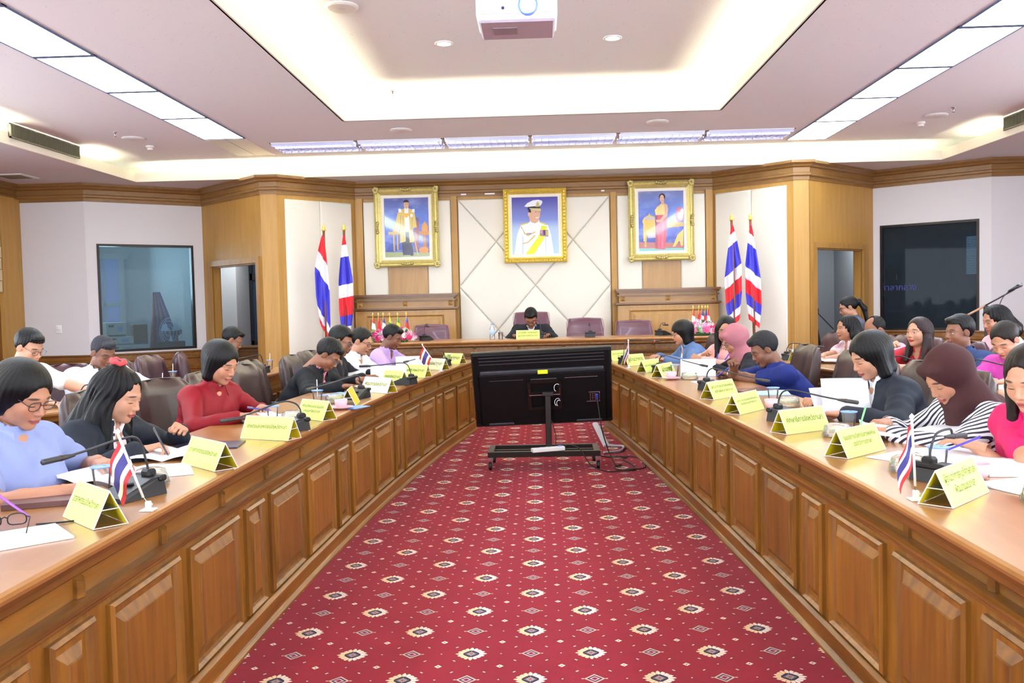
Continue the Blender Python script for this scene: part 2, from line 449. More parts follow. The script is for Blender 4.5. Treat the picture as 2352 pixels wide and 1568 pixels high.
wdr, _ = wall('wall_door_right', *RWD, 0, 3.3, wood_wall, [(0.13, 1.457, 0, 2.085)])
wbr, _ = wall('wall_booth_right', *RWIN, 0, 3.3, white_wall, [(0.105, 1.49, 0.86, 2.446)])
wall('wall_corner_right', RWIN[1], (7.5, 12.83), 0, 3.3, white_wall)
# columns between the door walls and the diagonals
S(MB().prism([LWD[1], (-3.93, 12.60), (-3.70, 12.60), LDI[0], (-3.75, 12.95), (-3.9, 12.95)], 0, 3.3), 'trim_1', wood_wall)
S(MB().prism([RDI[1], (3.55, 12.60), (3.76, 12.60), RWD[0], (3.7, 12.95), (3.6, 12.95)], 0, 3.3), 'trim_2', wood_wall)
# crown moulding round the whole front
CR = [(0, 3.07), (-0.02, 3.07), (-0.035, 3.085), (-0.035, 3.11), (-0.02, 3.125), (-0.02, 3.19), (-0.05, 3.205), (-0.06, 3.225), (-0.10, 3.25), (-0.10, 3.285), (0, 3.285)]
path = [(-7.6, 10.0), (-7.6, 12.85), LWIN[0], LWIN[1], LWD[1], (-3.93, 12.60), (-3.70, 12.60), LDI[0], LDI[1], RDI[0], RDI[1], (3.55, 12.60), (3.76, 12.60), RWD[0], RWD[1], RWIN[1], (7.5, 12.83), (7.5, 10.0)]
S(MB().sweep(path, CR), 'trim_crown', wood_crown)
S(MB().sweep(path, [(0, 3.02), (-0.012, 3.02), (-0.012, 3.075), (0, 3.075)]), 'trim_frieze', wood_crown)
# wainscot under the white walls, with two bead lines
def wains(n, pth, top):
    WP = [(0, 0), (-0.03, 0), (-0.03, 0.12), (-0.018, 0.13), (-0.018, top-0.30), (-0.034, top-0.285), (-0.034, top-0.265), (-0.018, top-0.25), (-0.018, top-0.13), (-0.034, top-0.115), (-0.034, top-0.095), (-0.022, top-0.08), (-0.022, top-0.03), (-0.045, top-0.02), (-0.045, top), (0, top)]
    S(MB().sweep(pth, WP), 'baseboard_' + n, wood_x)
wains('left', [(-7.6, -4), (-7.6, 12.85), LWIN[0], LWIN[1]], 0.785)
wains('right', [RWIN[0], RWIN[1], (7.5, 12.83), (7.5, -4)], 0.855)
# wooden pilaster at the far end of the long wall on the window side, with the folded edge of a pale blind
for k, (y0, y1, d) in enumerate(((10.4, 12.30, 0.03), (12.30, 12.66, 0.09), (12.66, 12.85, 0.05))):
    S(MB().box(-7.6, -7.6 + d, y0, y1, 0, 3.07), 'trim_%d' % (3 + k), wood_v if k == 0 else wood_wall)
# ---- door casings
def casing(nm, wl_, s0, s1, z1, w0, w1, wt, mat):
    mb = MB()
    mb.box(s0 - w0, s0, -0.03, 0.14, 0, z1); mb.box(s1, s1 + w1, -0.03, 0.14, 0, z1); mb.box(s0 - w0, s1 + w1, -0.03, 0.14, z1, z1 + wt)
    mb.box(s0 - 0.012, s0 + 0.02, 0.02, 0.12, 0, z1); mb.box(s1 - 0.02, s1 + 0.012, 0.02, 0.12, 0, z1); mb.box(s0, s1, 0.02, 0.12, z1 - 0.02, z1)
    o = mb.build(nm, mat, wl_); return o
casing('door_casing', wdl, 0.285, 1.692, 2.065, 0.16, 0.09, 0.085, wood_head)
casing('door_casing', wdr, 0.13, 1.457, 2.085, 0.10, 0.14, 0.075, wood_head)
# ---- booth windows
def bwindow(nm, wobj, s0, s1, z0, z1, gm):
    w = thing(nm, None, None); w.parent = wobj
    mb = MB(); f = 0.035
    mb.box(s0, s1, -0.012, 0.10, z1 - f, z1); mb.box(s0, s1, -0.012, 0.10, z0, z0 + f)
    mb.box(s0, s0 + f, -0.012, 0.10, z0 + f, z1 - f); mb.box(s1 - f, s1, -0.012, 0.10, z0 + f, z1 - f)
    mb.build('window_frame', black_metal, w)
    MB().box(s0 + f, s1 - f, 0.045, 0.051, z0 + f, z1 - f).build('glass_pane', gm, w)
    return w
bwindow('window_1', wbl, 0.145, 1.54, 0.81, 2.41, booth_glass)
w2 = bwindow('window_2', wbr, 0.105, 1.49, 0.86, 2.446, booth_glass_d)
# invented rear windows behind the camera, made for the fill lamps
for k, wx in enumerate((-3.4, 3.4)):
    mb = MB(); mb.box(wx-1.7, wx+1.7, -4.28, -4.22, 1.1, 1.16); mb.box(wx-1.7, wx+1.7, -4.28, -4.22, 2.64, 2.7)
    for q in (-1.7, -0.03, 1.64): mb.box(wx+q, wx+q+0.06, -4.28, -4.22, 1.16, 2.64)
    S(mb, 'window_%d' % (3 + k), white_plastic)
# ---- padded panels of the back wall
def pad_poly(name, poly, parent, M=None, th=0.05, y=0.0, mat=None, inset=0.035):
    # cushion: flat field with rounded edges dropping to the joints
    P = [Vector((p[0], p[1])) for p in poly]; n = len(P)
    area2 = sum(P[i].x * P[(i+1) % n].y - P[(i+1) % n].x * P[i].y for i in range(n))
    if area2 < 0: P.reverse()
    def off(d):
        out = []
        for i in range(n):
            a = (P[i] - P[i-1]).normalized(); b = (P[(i+1) % n] - P[i]).normalized()
            na = Vector((-a.y, a.x)); nb = Vector((-b.y, b.x)); m = (na + nb).normalized(); m = m / max(0.3, m.dot(na))
            out.append(P[i] + m * d)
        return out
    mb = MB(); rings = []
    for d, h in ((0.0005, 0), (0.0005, th*0.35), (0.010, th*0.70), (inset*0.6, th*0.92), (inset, th)):
        rings += [(q.x, y - h, q.y) for q in off(d)]
    fs = []
    for r in range(4):
        for i in range(n): j = (i+1) % n; fs.append((r*n+i, r*n+j, (r+1)*n+j, (r+1)*n+i))
    fs.append(tuple(range(4*n, 5*n)))
    mb.add(rings, fs)
    if M: mb.xf(M)
    return mb.build(name, mat or pad_mat, parent, smooth=True, ang=math.radians(50))
MB_, LB = wframe(LDI[1], RDI[0])
bx = -LDI[1][0]                       # local s = X + bx
def sx(X): return X + bx
# centre field: lozenges  (x: -1.21..1.07, z: .17..2.98)
cx0, cx1, zt = -1.215, 1.075, 2.98
a_, b_ = -0.643, 0.515
mid = -0.065
zn = [3.0, 2.33, 1.66, 1.0, 0.33]
def V2(x, z): return (sx(x), z)
cells = [
 [V2(cx0, zt), V2(cx1, zt), V2(b_, 2.325), V2(mid, 2.98 - 0.0), ] ]
cells = [
 [V2(cx0, zt), V2(mid, zt), V2(a_, 2.33)], [V2(mid, zt), V2(cx1, zt), V2(b_, 2.33)],
 [V2(cx0, zt), V2(a_, 2.33), V2(cx0, 1.66)], [V2(cx1, zt), V2(b_, 2.33), V2(cx1, 1.66)],
 [V2(mid, zt), V2(a_, 2.33), V2(mid, 1.66), V2(b_, 2.33)],
 [V2(a_, 2.33), V2(cx0, 1.66), V2(a_, 1.0), V2(mid, 1.66)], [V2(b_, 2.33), V2(mid, 1.66), V2(b_, 1.0), V2(cx1, 1.66)],
 [V2(cx0, 1.66), V2(a_, 1.0), V2(cx0, 0.33)], [V2(cx1, 1.66), V2(b_, 1.0), V2(cx1, 0.33)],
 [V2(mid, 1.66), V2(a_, 1.0), V2(mid, 0.33), V2(b_, 1.0)],
 [V2(a_, 1.0), V2(cx0, 0.33), V2(mid, 0.33)], [V2(b_, 1.0), V2(mid, 0.33), V2(cx1, 0.33)]]
for c in cells: pad_poly('padded_panel', c, wb)
for x0, x1 in ((-2.655, -1.32), (1.175, 2.50)):
    xm0, xm1 = (-2.29, -1.69) if x0 < 0 else (1.55, 2.12)
    pad_poly('padded_panel', [V2(x0, 1.5), V2(xm0, 1.5), V2(xm0, 2.98), V2(x0, 2.98)], wb)
    pad_poly('padded_panel', [V2(xm1, 1.5), V2(x1, 1.5), V2(x1, 2.98), V2(xm1, 2.98)], wb)
    pad_poly('padded_panel', [V2(xm0, 2.3), V2(xm1, 2.3), V2(xm1, 2.98), V2(xm0, 2.98)], wb)
    MB().box(sx(xm0), sx(xm1), -0.035, 0, 1.4, 2.3).build('veneer_board', wood_head, wb)
for x0, x1 in ((-2.75, -2.66), (-1.315, -1.225), (1.085, 1.17), (2.505, 2.60)): MB().box(sx(x0), sx(x1), -0.045, 0, 0.17, 3.03).build('pilaster', wood_wall, wb)
for xx, w_ in ((-1.16, 0.08), (-0.80, 0.15), (0.95, 0.05)):
    MB().box(sx(xx), sx(xx+w_), -0.026, -0.012, 3.045, 3.065).build('paper_scrap', paper_mat, wb)
for nm, (a, b), s0, sm, s1 in (('l', LDI, 0.05, 0.62, 1.17), ('r', RDI, 0.05, 0.66, 1.22)):
    w_ = bpy.data.objects['wall_diagonal_left' if nm == 'l' else 'wall_diagonal_right']
    pad_poly('padded_panel', [(s0, 0.3), (sm, 0.3), (sm, 2.96), (s0, 2.96)], w_, th=0.03)
    pad_poly('padded_panel', [(sm, 0.3), (s1, 0.3), (s1, 2.96), (sm, 2.96)], w_, th=0.03)
# low wooden wall cabinets under the two outer portraits
def wall_cabinet(x0, x1, label):
    t = thing('wall_cabinet', label, 'cabinet', ((x0+x1)/2, 13.45, 0.17), 0, 'panelled cabinets against the back wall')
    w = (x1 - x0) / 2
    MB().box(-w+0.03, w-0.03, -0.20, 0.03, 0, 1.17).build('body', wood_head, t)
    pr = [(0.0, 1.17), (0.035, 1.175), (0.045, 1.20), (0, 1.205)]
    pth = [(-w+0.03, 0.03), (-w+0.03, -0.20), (w-0.03, -0.20), (w-0.03, 0.03)]
    MB().sweep(pth, [(-o, z) for o, z in [(0, 1.155), (0.035, 1.17), (0.035, 1.195), (-0.23, 1.2), (-0.23, 1.155)]], side=1).build('ledge', wood_edgex, t)
    MB().box(-w+0.05, w-0.05, -0.17, 0.03, 1.195, 1.37).build('frieze', wood_headx, t)
    mb = MB()
    mb.box(-w+0.02, w-0.02, -0.20, 0.03, 1.295, 1.315); mb.box(-w, w, -0.23, 0.03, 1.37, 1.40); mb.box(-w+0.02, w-0.02, -0.205, 0.03, 1.345, 1.37)
    mb.build('cornice', wood_edgex, t)
    for q in (-w+0.10, 0, w-0.10):
        MB().add([(q-0.035, -0.172, 1.22), (q+0.035, -0.172, 1.22), (q+0.035, -0.172, 1.29), (q-0.035, -0.172, 1.29), (q, -0.20, 1.255)], [(0,1,4),(1,2,4),(2,3,4),(3,0,4),(3,2,1,0)]).build('stud', wood_head, t)
    rect_panel(-w+0.20, w-0.20, 0.12, 1.09, lambda s, z, d: (s, -0.20 - d, z)).build('door_panel', wood_head, t)
    return t
PROF = [(0, -0.02), (0, 0.014), (0.010, 0.024), (0.022, 0.012), (0.030, -0.006), (0.036, -0.006), (0.078, 0.016), (0.081, 0.021)]
def rect_panel(s0, s1, z0, z1, fn, prof=PROF, k=1.0):
    mb = MB(); vs = []
    for i, d in prof:
        i *= k
        vs += [fn(s0+i, z0+i, d), fn(s1-i, z0+i, d), fn(s1-i, z1-i, d), fn(s0+i, z1-i, d)]
    n = len(prof); fs = []
    for r in range(n-1):
        for i in range(4): j = (i+1) % 4; fs.append((r*4+i, r*4+j, (r+1)*4+j, (r+1)*4+i))
    fs.append((4*n-4, 4*n-3, 4*n-2, 4*n-1)); fs.append((3, 2, 1, 0))
    return mb.add(vs, fs)
wall_cabinet(-2.79, -1.235, 'panelled wooden cabinet under the portrait of a man in a golden robe')
wall_cabinet(1.12, 2.655, 'panelled wooden cabinet under the portrait of a woman in a red skirt')
# pleated blind edge at the far left
mb = MB()
for k in range(5):
    z = 1.72 + 0.16 * k
    mb.prism([(11.2, z), (12.26, z), (12.26, z + 0.15), (11.2, z + 0.17)], -7.565 + 0.0, -7.50 + 0.006 * (k % 2), 'yz')
o = mb.build('roman_blind', simple('beige_blind', (206, 188, 150), 0.8)); tagp(o, 'beige pleated blind hanging beside the wooden pilaster', 'blind')
# white control on the wall
t = thing('wall_switch', 'small white switch plate on the pale wall beside the booth window', 'switch', (-7.05, 12.85, 1.17))
MB().cbox(-0.045, 0.045, -0.012, 0, -0.06, 0.06, 0.005).build('plate', white_plastic, t); MB().cbox(-0.02, 0.025, -0.035, -0.01, -0.01, 0.045, 0.006).build('knob', white_plastic, t)
# ---- ceiling fittings
diff = emis('lit_diffuser', (226, 240, 255), PANEL_GLOW)
frame_w = simple('panel_frame_grey', (92, 112, 146), 0.5)
def ceiling_panel(x0, x1, y0, y1, k, lab):
    t = thing('ceiling_light', lab, 'ceiling light', ((x0+x1)/2, (y0+y1)/2, 3.52), 0, 'lit panels of the ceiling strip')
    hx, hy = (x1-x0)/2, (y1-y0)/2
    mb = MB(); f = 0.016
    mb.box(-hx, hx, -hy, -hy+0.03, -0.010, 0.03); mb.box(-hx, hx, hy-0.03, hy, -0.010, 0.03); mb.box(-hx, -hx+f, -hy, hy, -0.012, 0.03); mb.box(hx-f, hx, -hy, hy, -0.012, 0.03)
    mb.build('frame', frame_w, t)
    MB().box(-hx+f, hx-f, -hy+0.03, hy-0.03, -0.008, 0.0).build('diffuser', diff, t)
ORD = ['first', 'second', 'third', 'fourth', 'fifth', 'sixth', 'seventh', 'eighth', 'ninth', 'tenth', 'eleventh', 'twelfth']
yb = [12.28 - 1.245 * k for k in range(13)]
for side, nm in ((-1, 'switch plate'), (1, 'microphone boom')):
    xa, xb = (CX - 4.06, CX - 3.54) if side < 0 else (CX + 3.42, CX + 3.95)
    kk = 0
    for k in range(0 if side > 0 else 1, 12):
        ceiling_panel(xa, xb, yb[k+1], yb[k], k, 'white glowing ceiling panel, %s from the back wall on the %s side' % (ORD[kk], nm))
        kk += 1
t = thing('unlit_ceiling_panel', 'unlit twin ceiling panel at the end of the glowing strip', 'ceiling light', (CX - 3.80, 11.66, 3.52))
for q in (-0.13, 0.13): MB().box(q-0.12, q+0.12, -0.60, 0.60, -0.01, 0.0).build('cover', simple('dull_diffuser', (214, 218, 214), 0.4), t)
MB().box(-0.26, 0.26, -0.62, 0.62, -0.004, 0.004).build('frame', white_plastic, t)
# long louvred fixture across the front
lou = emis('louver_tube_glow', (255, 250, 244), LOUVER_GLOW)
mirror = simple('mirror_louver', (176, 180, 214), 0.3, 0.3)
for k in range(6):
    x0 = CX - 3.36 + 1.115 * k
    t = thing('louvre_light', 'mirrored louvre light across the front ceiling, %s from the window with the fan' % ORD[k], 'ceiling light', (x0 + 0.55, 11.7, 3.52), 0, 'louvre lights in a row')
    fr = MB(); fr.box(-0.55, 0.55, -0.28, -0.265, -0.012, 0.0); fr.box(-0.55, 0.55, 0.265, 0.28, -0.012, 0); fr.box(-0.55, -0.535, -0.28, 0.28, -0.012, 0); fr.box(0.535, 0.55, -0.28, 0.28, -0.012, 0)
    fr.build('frame', white_plastic, t)
    for q in (-0.15, 0.15): MB().box(-0.53, 0.53, q-0.02, q+0.02, -0.004, 0.002).build('tube', lou, t)
    mb = MB()
    for i in range(12):
        x = -0.5 + i * 0.0905; mb.prism([(x-0.012, -0.004), (x+0.012, -0.004), (x+0.002, -0.045), (x-0.002, -0.045)], -0.26, 0.26, 'xz')
    for q in (-0.26, -0.09, 0.0, 0.09, 0.25): mb.prism([(q-0.01, -0.004), (q+0.01, -0.004), (q+0.002, -0.045), (q-0.002, -0.045)], -0.53, 0.53, 'yz')
    mb.build('louvre', mirror, t)['kind'] = 'stuff'
# loudspeakers, downlights, sprinklers, sensors
spk = simple('ceiling_speaker_white', (226, 222, 218), 0.6)
def cspeaker(x, y, z, lab):
    t = thing('ceiling_speaker', lab, 'speaker', (x, y, z), 0, 'round white loudspeakers in the ceiling')
    MB().lathe([(0.13, 0), (0.135, -0.008), (0.12, -0.02), (0.105, -0.022)], 24).build('rim', white_plastic, t, smooth=True, ang=A40)
    MB().lathe([(0.105, -0.012), (0.09, -0.018), (0.0, -0.024)], 24).build('grille', spk, t, smooth=True)
cspeaker(-1.535, 7.2, 3.81, 'round white ceiling speaker inside the glowing coffer')
cspeaker(-1.63, 10.81, 3.52, 'round white ceiling speaker above the portrait in the golden robe')
cspeaker(1.44, 10.77, 3.52, 'round white ceiling speaker above the portrait in the red skirt')
cspeaker(-4.92, 10.84, 3.52, 'round white ceiling speaker in front of the booth window with the fan')
cspeaker(4.75, 10.87, 3.52, 'round white ceiling speaker in front of the dark booth window')
dl = emis('downlight_glow', (235, 242, 255), 20)
for x, y, nb in ((-0.833, 8.30, 'golden robe'), (0.714, 8.30, 'red skirt')):
    t = thing('downlight', 'small bright downlight in the coffer on the side of the %s portrait' % nb, 'downlight', (x, y, 3.81), 0, 'downlights in the coffer')
    MB().lathe([(0.085, 0), (0.088, -0.008), (0.068, -0.012), (0.06, -0.004)], 20).build('ring', white_plastic, t, smooth=True)
    MB().lathe([(0.066, -0.006), (0.04, -0.014), (0, -0.017)], 20).build('bulb', dl, t, smooth=True)
for x, y, z, lab in ((-1.60, 10.07, 3.81, 'chrome sprinkler head at the far edge of the coffer'), (-4.95, 10.44, 3.52, 'chrome sprinkler head beside the speaker near the booth with the fan'), (4.757, 10.44, 3.52, 'chrome sprinkler head beside the speaker near the dark booth')):
    t = thing('sprinkler', lab, 'sprinkler', (x, y, z), 0, 'sprinkler heads')
    MB().lathe([(0.03, 0), (0.03, -0.006), (0.01, -0.01), (0.01, -0.04), (0.006, -0.05)], 10).build('stem', chrome, t, smooth=True)
    MB().lathe([(0.0, -0.052), (0.028, -0.054), (0.028, -0.058), (0, -0.06)], 12).build('deflector', chrome, t, smooth=True)
for x, y, nb in ((-4.95, 11.38, 'fan'), (4.743, 11.28, 'dark glass')):
    t = thing('ceiling_sensor', 'small grey ceiling sensor near the booth with the %s' % nb, 'sensor', (x, y, 3.52), 0, 'ceiling sensors')
    MB().lathe([(0.05, 0), (0.05, -0.02), (0.035, -0.03), (0.035, -0.055), (0, -0.06)], 14).build('housing', spk, t, smooth=True, ang=A40)
# air conditioning slots in the cove fascia
slat_m = simple('dull_khaki_grille', (120, 118, 96), 0.6)
def ac(xf_, y0, y1, d, lab):
    t = thing('air_grille', lab, 'vent', (xf_, (y0+y1)/2, 3.43), 0, 'air grilles in the cove')
    h = (y1-y0)/2
    mb = MB(); mb.box(-0.01, 0.01, -h, h, -0.08, -0.065); mb.box(-0.01, 0.01, -h, h, 0.065, 0.08); mb.box(-0.01, 0.01, -h, -h+0.015, -0.08, 0.08); mb.box(-0.01, 0.01, h-0.015, h, -0.08, 0.08)
    mb.build('frame', slat_m, t)
    MB().box(-0.015 - 0.02*d, -0.012 + 0.04*(d < 0) - 0.0*d, -h, h, -0.065, 0.065).build('backing', black_plastic, t)
    mb = MB(); n = int((y1-y0)/0.03)
    for i in range(n):
        y = -h + 0.02 + i*0.03; mb.box(-0.006, 0.008, y, y+0.006, -0.065, 0.065)
    o = mb.build('slats', slat_m, t); o['kind'] = 'stuff'
ac(XL + 0.02, 9.72, 11.2, 1, 'long dark slotted air grille in the cove near the booth with the fan')
ac(XR - 0.02, 9.4, 11.1, -1, 'long dark slotted air grille in the cove above the microphone boom')
# small square diffuser in the soffit
t = thing('soffit_vent', 'small square air vent in the soffit above the blind', 'vent', (-7.1, 12.0, 3.28))
MB().box(-0.22, 0.22, -0.22, 0.22, -0.012, 0).build('frame', white_plastic, t); MB().box(-0.16, 0.16, -0.16, 0.16, -0.016, -0.01).build('core', slat_m, t)
# ================================================================== tables
FR_TOP = 0.785
def curveL(Y): return -1.24 + (0.01062 * (Y - 3) ** 2 if Y > 3 else 0)
def curveR(Y): return 1.125 - ((0.033 * (Y - 3) + 0.0047 * (Y - 3) ** 2) if Y > 3 else 0)
def arc_point(curve, s):
    Y = 0.6; acc = 0.6; d = 0.01
    while acc < s:
        acc += math.hypot(curve(Y + d) - curve(Y), d); Y += d
    return (curve(Y), Y)
def desk(t, path, side, z0, depth, ov, kinds, origin, frieze_n=None, sides=True):
    """panelled desk: path = front line, offsets grow away from the open side of the room"""
    P = [(p[0] - origin[0], p[1] - origin[1]) for p in path]; zo = 0
    A = lambda pr: [(o, z + zo) for o, z in pr]
    top = A([(-ov + 0.012, FR_TOP), (depth, FR_TOP), (depth, FR_TOP - 0.03), (-ov + 0.02, FR_TOP - 0.035), (-ov + 0.006, FR_TOP - 0.028), (-ov, FR_TOP - 0.016), (-ov + 0.002, FR_TOP - 0.006)])
    # tabletop in sections with fine seams
    secs = []; i = 0; n = len(P)
    step = 3
    while i < n - 1:
        j = min(n - 1, i + step); secs.append((i, j)); i = j
    mitre = lambda a, b: [P[q] for q in range(a, b + 1)]
    for a, b in secs:
        # keep the mitre of the whole path at section ends
        mb = MB(); full = MB().sweep(P, top, caps=False, side=side); m = len(top)
        vs = [full.v[q] for q in range(a * m, (b + 1) * m)]
        k = b - a + 1; fs = []
        for u in range(k - 1):
            for v in range(m): v2 = (v + 1) % m; fs.append((u*m+v, u*m+v2, (u+1)*m+v2, (u+1)*m+v))
        fs.append(tuple(range(m))); fs.append(tuple(range((k-1)*m, k*m)))
        cen = sum((Vector(q) for q in vs), Vector()) / len(vs); L = (Vector(vs[0]) - Vector(vs[-m])).length
        sc = 1 - 0.003 / max(L, 0.3)
        vs = [tuple(cen + (Vector(q) - cen) * sc) if False else q for q in vs]
        MB().add(vs, fs).build('tabletop', wood_top, t)
    MB().sweep(P, A([(-ov + 0.018, FR_TOP - 0.034), (0.10, FR_TOP - 0.034), (0.10, 0.70), (0.045, 0.70), (0.04, 0.708), (-ov + 0.03, 0.712), (-ov + 0.022, 0.72), (-ov + 0.022, 0.735)]), side=side).build('apron_moulding', wood_edge, t)
    MB().sweep(P, A([(0.045, 0.60), (0.045, 0.71), (0.10, 0.71), (0.10, 0.60)]), side=side).build('frieze_board', wood_y, t)
    MB().sweep(P, A([(0.05, 0.640), (0.012, 0.638), (0.0, 0.632), (0.0, 0.622), (0.012, 0.612), (0.012, 0.604), (0.022, 0.596), (0.10, 0.596), (0.10, 0.640)]), side=side).build('ledge_moulding', wood_edge, t)
    MB().sweep(P, A([(0.035, 0.02), (0.035, 0.60), (0.08, 0.60), (0.08, 0.02)]), side=side).build('body_frame', wood_v, t)
    MB().sweep(P, A([(-0.006, 0.0), (-0.006, 0.012), (0.004, 0.022), (0.012, 0.026), (0.012, 0.078), (0.002, 0.086), (0.002, 0.096), (0.02, 0.106), (0.08, 0.106), (0.08, 0.0)]), side=side).build('plinth', wood_y, t)
    # raised panels
    for (i, g0, g1) in kinds:
        a = Vector(P[i]); b = Vector(P[i+1]); tt = (b - a).normalized(); nn = Vector((-tt.y, tt.x)) * side
        L = (b - a).length
        fn = lambda s, z, d, a=a, tt=tt, nn=nn: (*(a + tt * s + nn * (0.035 - d)), z)
        rect_panel(g0, L - g1, 0.115, 0.572, fn).build('panel', wood_v, t)
    # frieze brackets
    tot = 0; marks = []; sp = frieze_n or 0.545
    acc = 0.1
    for i in range(n - 1):
        a = Vector(P[i]); b = Vector(P[i+1]); L = (b - a).length; tt = (b - a) / L; nn = Vector((-tt.y, tt.x)) * side
        while acc < tot + L:
            c = a + tt * (acc - tot)
            mb = MB()
            def q(s, o, z): v = c + tt * s + nn * o; return (v.x, v.y, z)
            w = 0.022
            mb.add([q(-w, 0.05, 0.64), q(w, 0.05, 0.64), q(w, 0.05, 0.70), q(-w, 0.05, 0.70), q(-w, 0.034, 0.64), q(w, 0.034, 0.64), q(w, 0.034, 0.69), q(-w, 0.034, 0.69), q(0, 0.026, 0.64), q(0, 0.026, 0.682)],
                   [(0,1,5,8,4), (4,8,9,7), (8,5,6,9), (7,9,6,2,3), (0,4,7,3), (1,2,6,5), (0,3,2,1)])
            mb.build('bracket', wood_edge, t); acc += sp
        tot += L
    # backs of the legs: two inner boards so that the desk stands on something from behind
    for i in range(0, n, 3):
        a = Vector(P[i]); b = Vector(P[min(i+1, n-1)]) if i < n-1 else Vector(P[i-1]); tt = (b - a).normalized() * (1 if i < n-1 else -1); nn = Vector((-tt.y, tt.x)) * side
        c = a + tt * (0.02 if i < n - 1 else -0.02)
        def q(s, o, z): v = c + tt * s + nn * o; return (v.x, v.y, z)
        MB().add([q(-.012, .08, 0), q(.012, .08, 0), q(.012, depth-.04, 0), q(-.012, depth-.04, 0), q(-.012, .08, .75), q(.012, .08, .75), q(.012, depth-.04, .75), q(-.012, depth-.04, .75)],
                 [(0,3,2,1),(4,5,6,7),(0,1,5,4),(1,2,6,5),(2,3,7,6),(3,0,4,7)]).build('side_board', wood_v, t)
def front_row(curve, side, s_first, ov, label):
    kinds = []; ss = []; s = s_first - 1.545
    i = 0
    for k in range(7):
        ss += [s, s + 0.32, s + 0.91]
        if k == 6: break
        kinds += [(i, 0.045, 0.045), (i+1, 0.045, 0.045), (i+2, 0.045, 0.045)]; i += 3; s += 1.5
    ss = ss[:-1]; kinds += [(i, 0.045, 0.045)]
    path = [arc_point(curve, q) for q in ss]
    o = (curve(3.0), 3.0)
    t = thing('conference_desk', label, 'table', (o[0], o[1], 0))
    desk(t, path, side, 0, 0.60, ov, kinds, o)
    return t
front_row(curveL, 1, 2.18, 0.012, 'long curved oak desk of panelled fronts beside the woman in the red blouse')
front_row(curveR, -1, 2.12, 0.058, 'long curved oak desk of panelled fronts beside the woman in the pink shirt')
def straight_row(pts, side, z0, depth, ov, label, origin, first='n'):
    # panels set evenly on a polyline
    path = [pts[0]]; kinds = []; i = 0
    for a, b in zip(pts[:-1], pts[1:]):
        a = Vector(a); b = Vector(b); L = (b - a).length; m = max(1, round(L / 0.59)); 
        for k in range(m): path.append(tuple(a + (b - a) * ((k + 1) / m))); kinds.append((i, 0.045, 0.045)); i += 1
    t = thing('conference_desk', label, 'table', (origin[0], origin[1], z0))
    desk(t, path, side, z0, depth, ov, kinds, origin)
    return t
straight_row([(-2.55, 10.85), (2.45, 10.85)], 1, 0.17, 0.72, 0.03, 'long oak head table on the red dais behind the television', (0, 10.85))
straight_row([(-4.25, 3.95), (-3.42, 5.2), (-2.74, 6.24), (-2.66, 7.6), (-2.60, 9.4)], 1, 0, 0.55, 0.03, 'oak desk of the second row, behind the woman with the red hair tie', (-2.74, 6.24))
straight_row([(2.95, 4.6), (2.66, 6.0), (2.52, 7.5), (2.28, 9.0)], -1, 0, 0.55, 0.03, 'oak desk of the second row, behind the two empty brown chairs', (2.52, 7.5))
# ================================================================== television on its stand
tv = thing('television', 'large black flat television seen from behind on a wheeled stand', 'television', (0.005, 7.64, 0.0))
tvb = simple('tv_back_black', (7, 7, 9), 0.5, spec=0.25)
tvg = simple('tv_back_satin', (52, 55, 62), 0.3)
TM = Matrix.Translation((-0.005, 0.0, 0.69)) @ Matrix.Rotation(-0.028, 4, 'Y').inverted() @ Matrix.Rotation(math.radians(-20), 4, 'X').inverted()
TM = Matrix.Translation((0.0, 0.0, 0.685)) @ Matrix.Rotation(-0.030, 4, 'Y') @ Matrix.Rotation(math.radians(20), 4, 'X')
def TVP(mb, name, mat, par=tv, **k): mb.xf(TM); return mb.build(name, mat, par, **k)
hw, hh = 0.593, 0.352
TVP(MB().cbox(-hw, hw, -0.02, 0.02, -hh, hh, 0.008), 'bezel', black_plastic)
mb = MB()
def tvr(x0, x1, z0, z1, y0, y1, c=0.012): return MB().cbox(x0, x1, y0, y1, z0, z1, c)
back = MB(); back.cbox(-hw+0.012, hw-0.012, -0.036, -0.015, -hh+0.03, hh-0.012, 0.01)
back.cbox(-hw+0.05, hw-0.05, -0.052, -0.03, -hh+0.02, 0.16, 0.014)
shell = TVP(back, 'back_cover', tvb)
for z in (0.245, 0.275, 0.305): TVP(tvr(-0.53, 0.53, z, z+0.006, -0.040, -0.034, 0.002), 'vent_rib', tvg)
TVP(tvr(-0.525, 0.525, 0.155, 0.190, -0.058, -0.03, 0.008), 'handle_ridge', tvg)
TVP(tvr(-0.45, -0.16, 0.098, 0.103, -0.056, -0.05, 0.001), 'vent_rib', tvg)
TVP(tvr(0.19, 0.47, 0.098, 0.103, -0.056, -0.05, 0.001), 'vent_rib', chrome)
TVP(tvr(-0.10, 0.12, 0.098, 0.102, -0.056, -0.05, 0.001), 'vent_rib', chrome)
TVP(tvr(-0.48, -0.26, -0.320, -0.300, -0.060, -0.05, 0.005), 'speaker_slot', tvg)
TVP(tvr(0.28, 0.50, -0.320, -0.300, -0.060, -0.05, 0.005), 'speaker_slot', tvg)
TVP(tvr(-0.035, 0.05, 0.150, 0.186, -0.0600, -0.0585, 0.0005), 'sticker', simple('yellow_sticker', (226, 240, 40), 0.5))
p = TVP(tvr(0.39, 0.485, -0.135, -0.045, -0.0565, -0.05, 0.002), 'connector_panel', black_metal)
TVP(tvr(0.39, 0.485, -0.048, -0.042, -0.058, -0.05, 0.001), 'edge_strip', chrome, p); TVP(tvr(0.37, 0.485, -0.135, -0.129, -0.058, -0.05, 0.001), 'edge_strip', chrome, p); TVP(tvr(0.478, 0.485, -0.129, -0.048, -0.058, -0.05, 0.001), 'edge_strip', chrome, p)
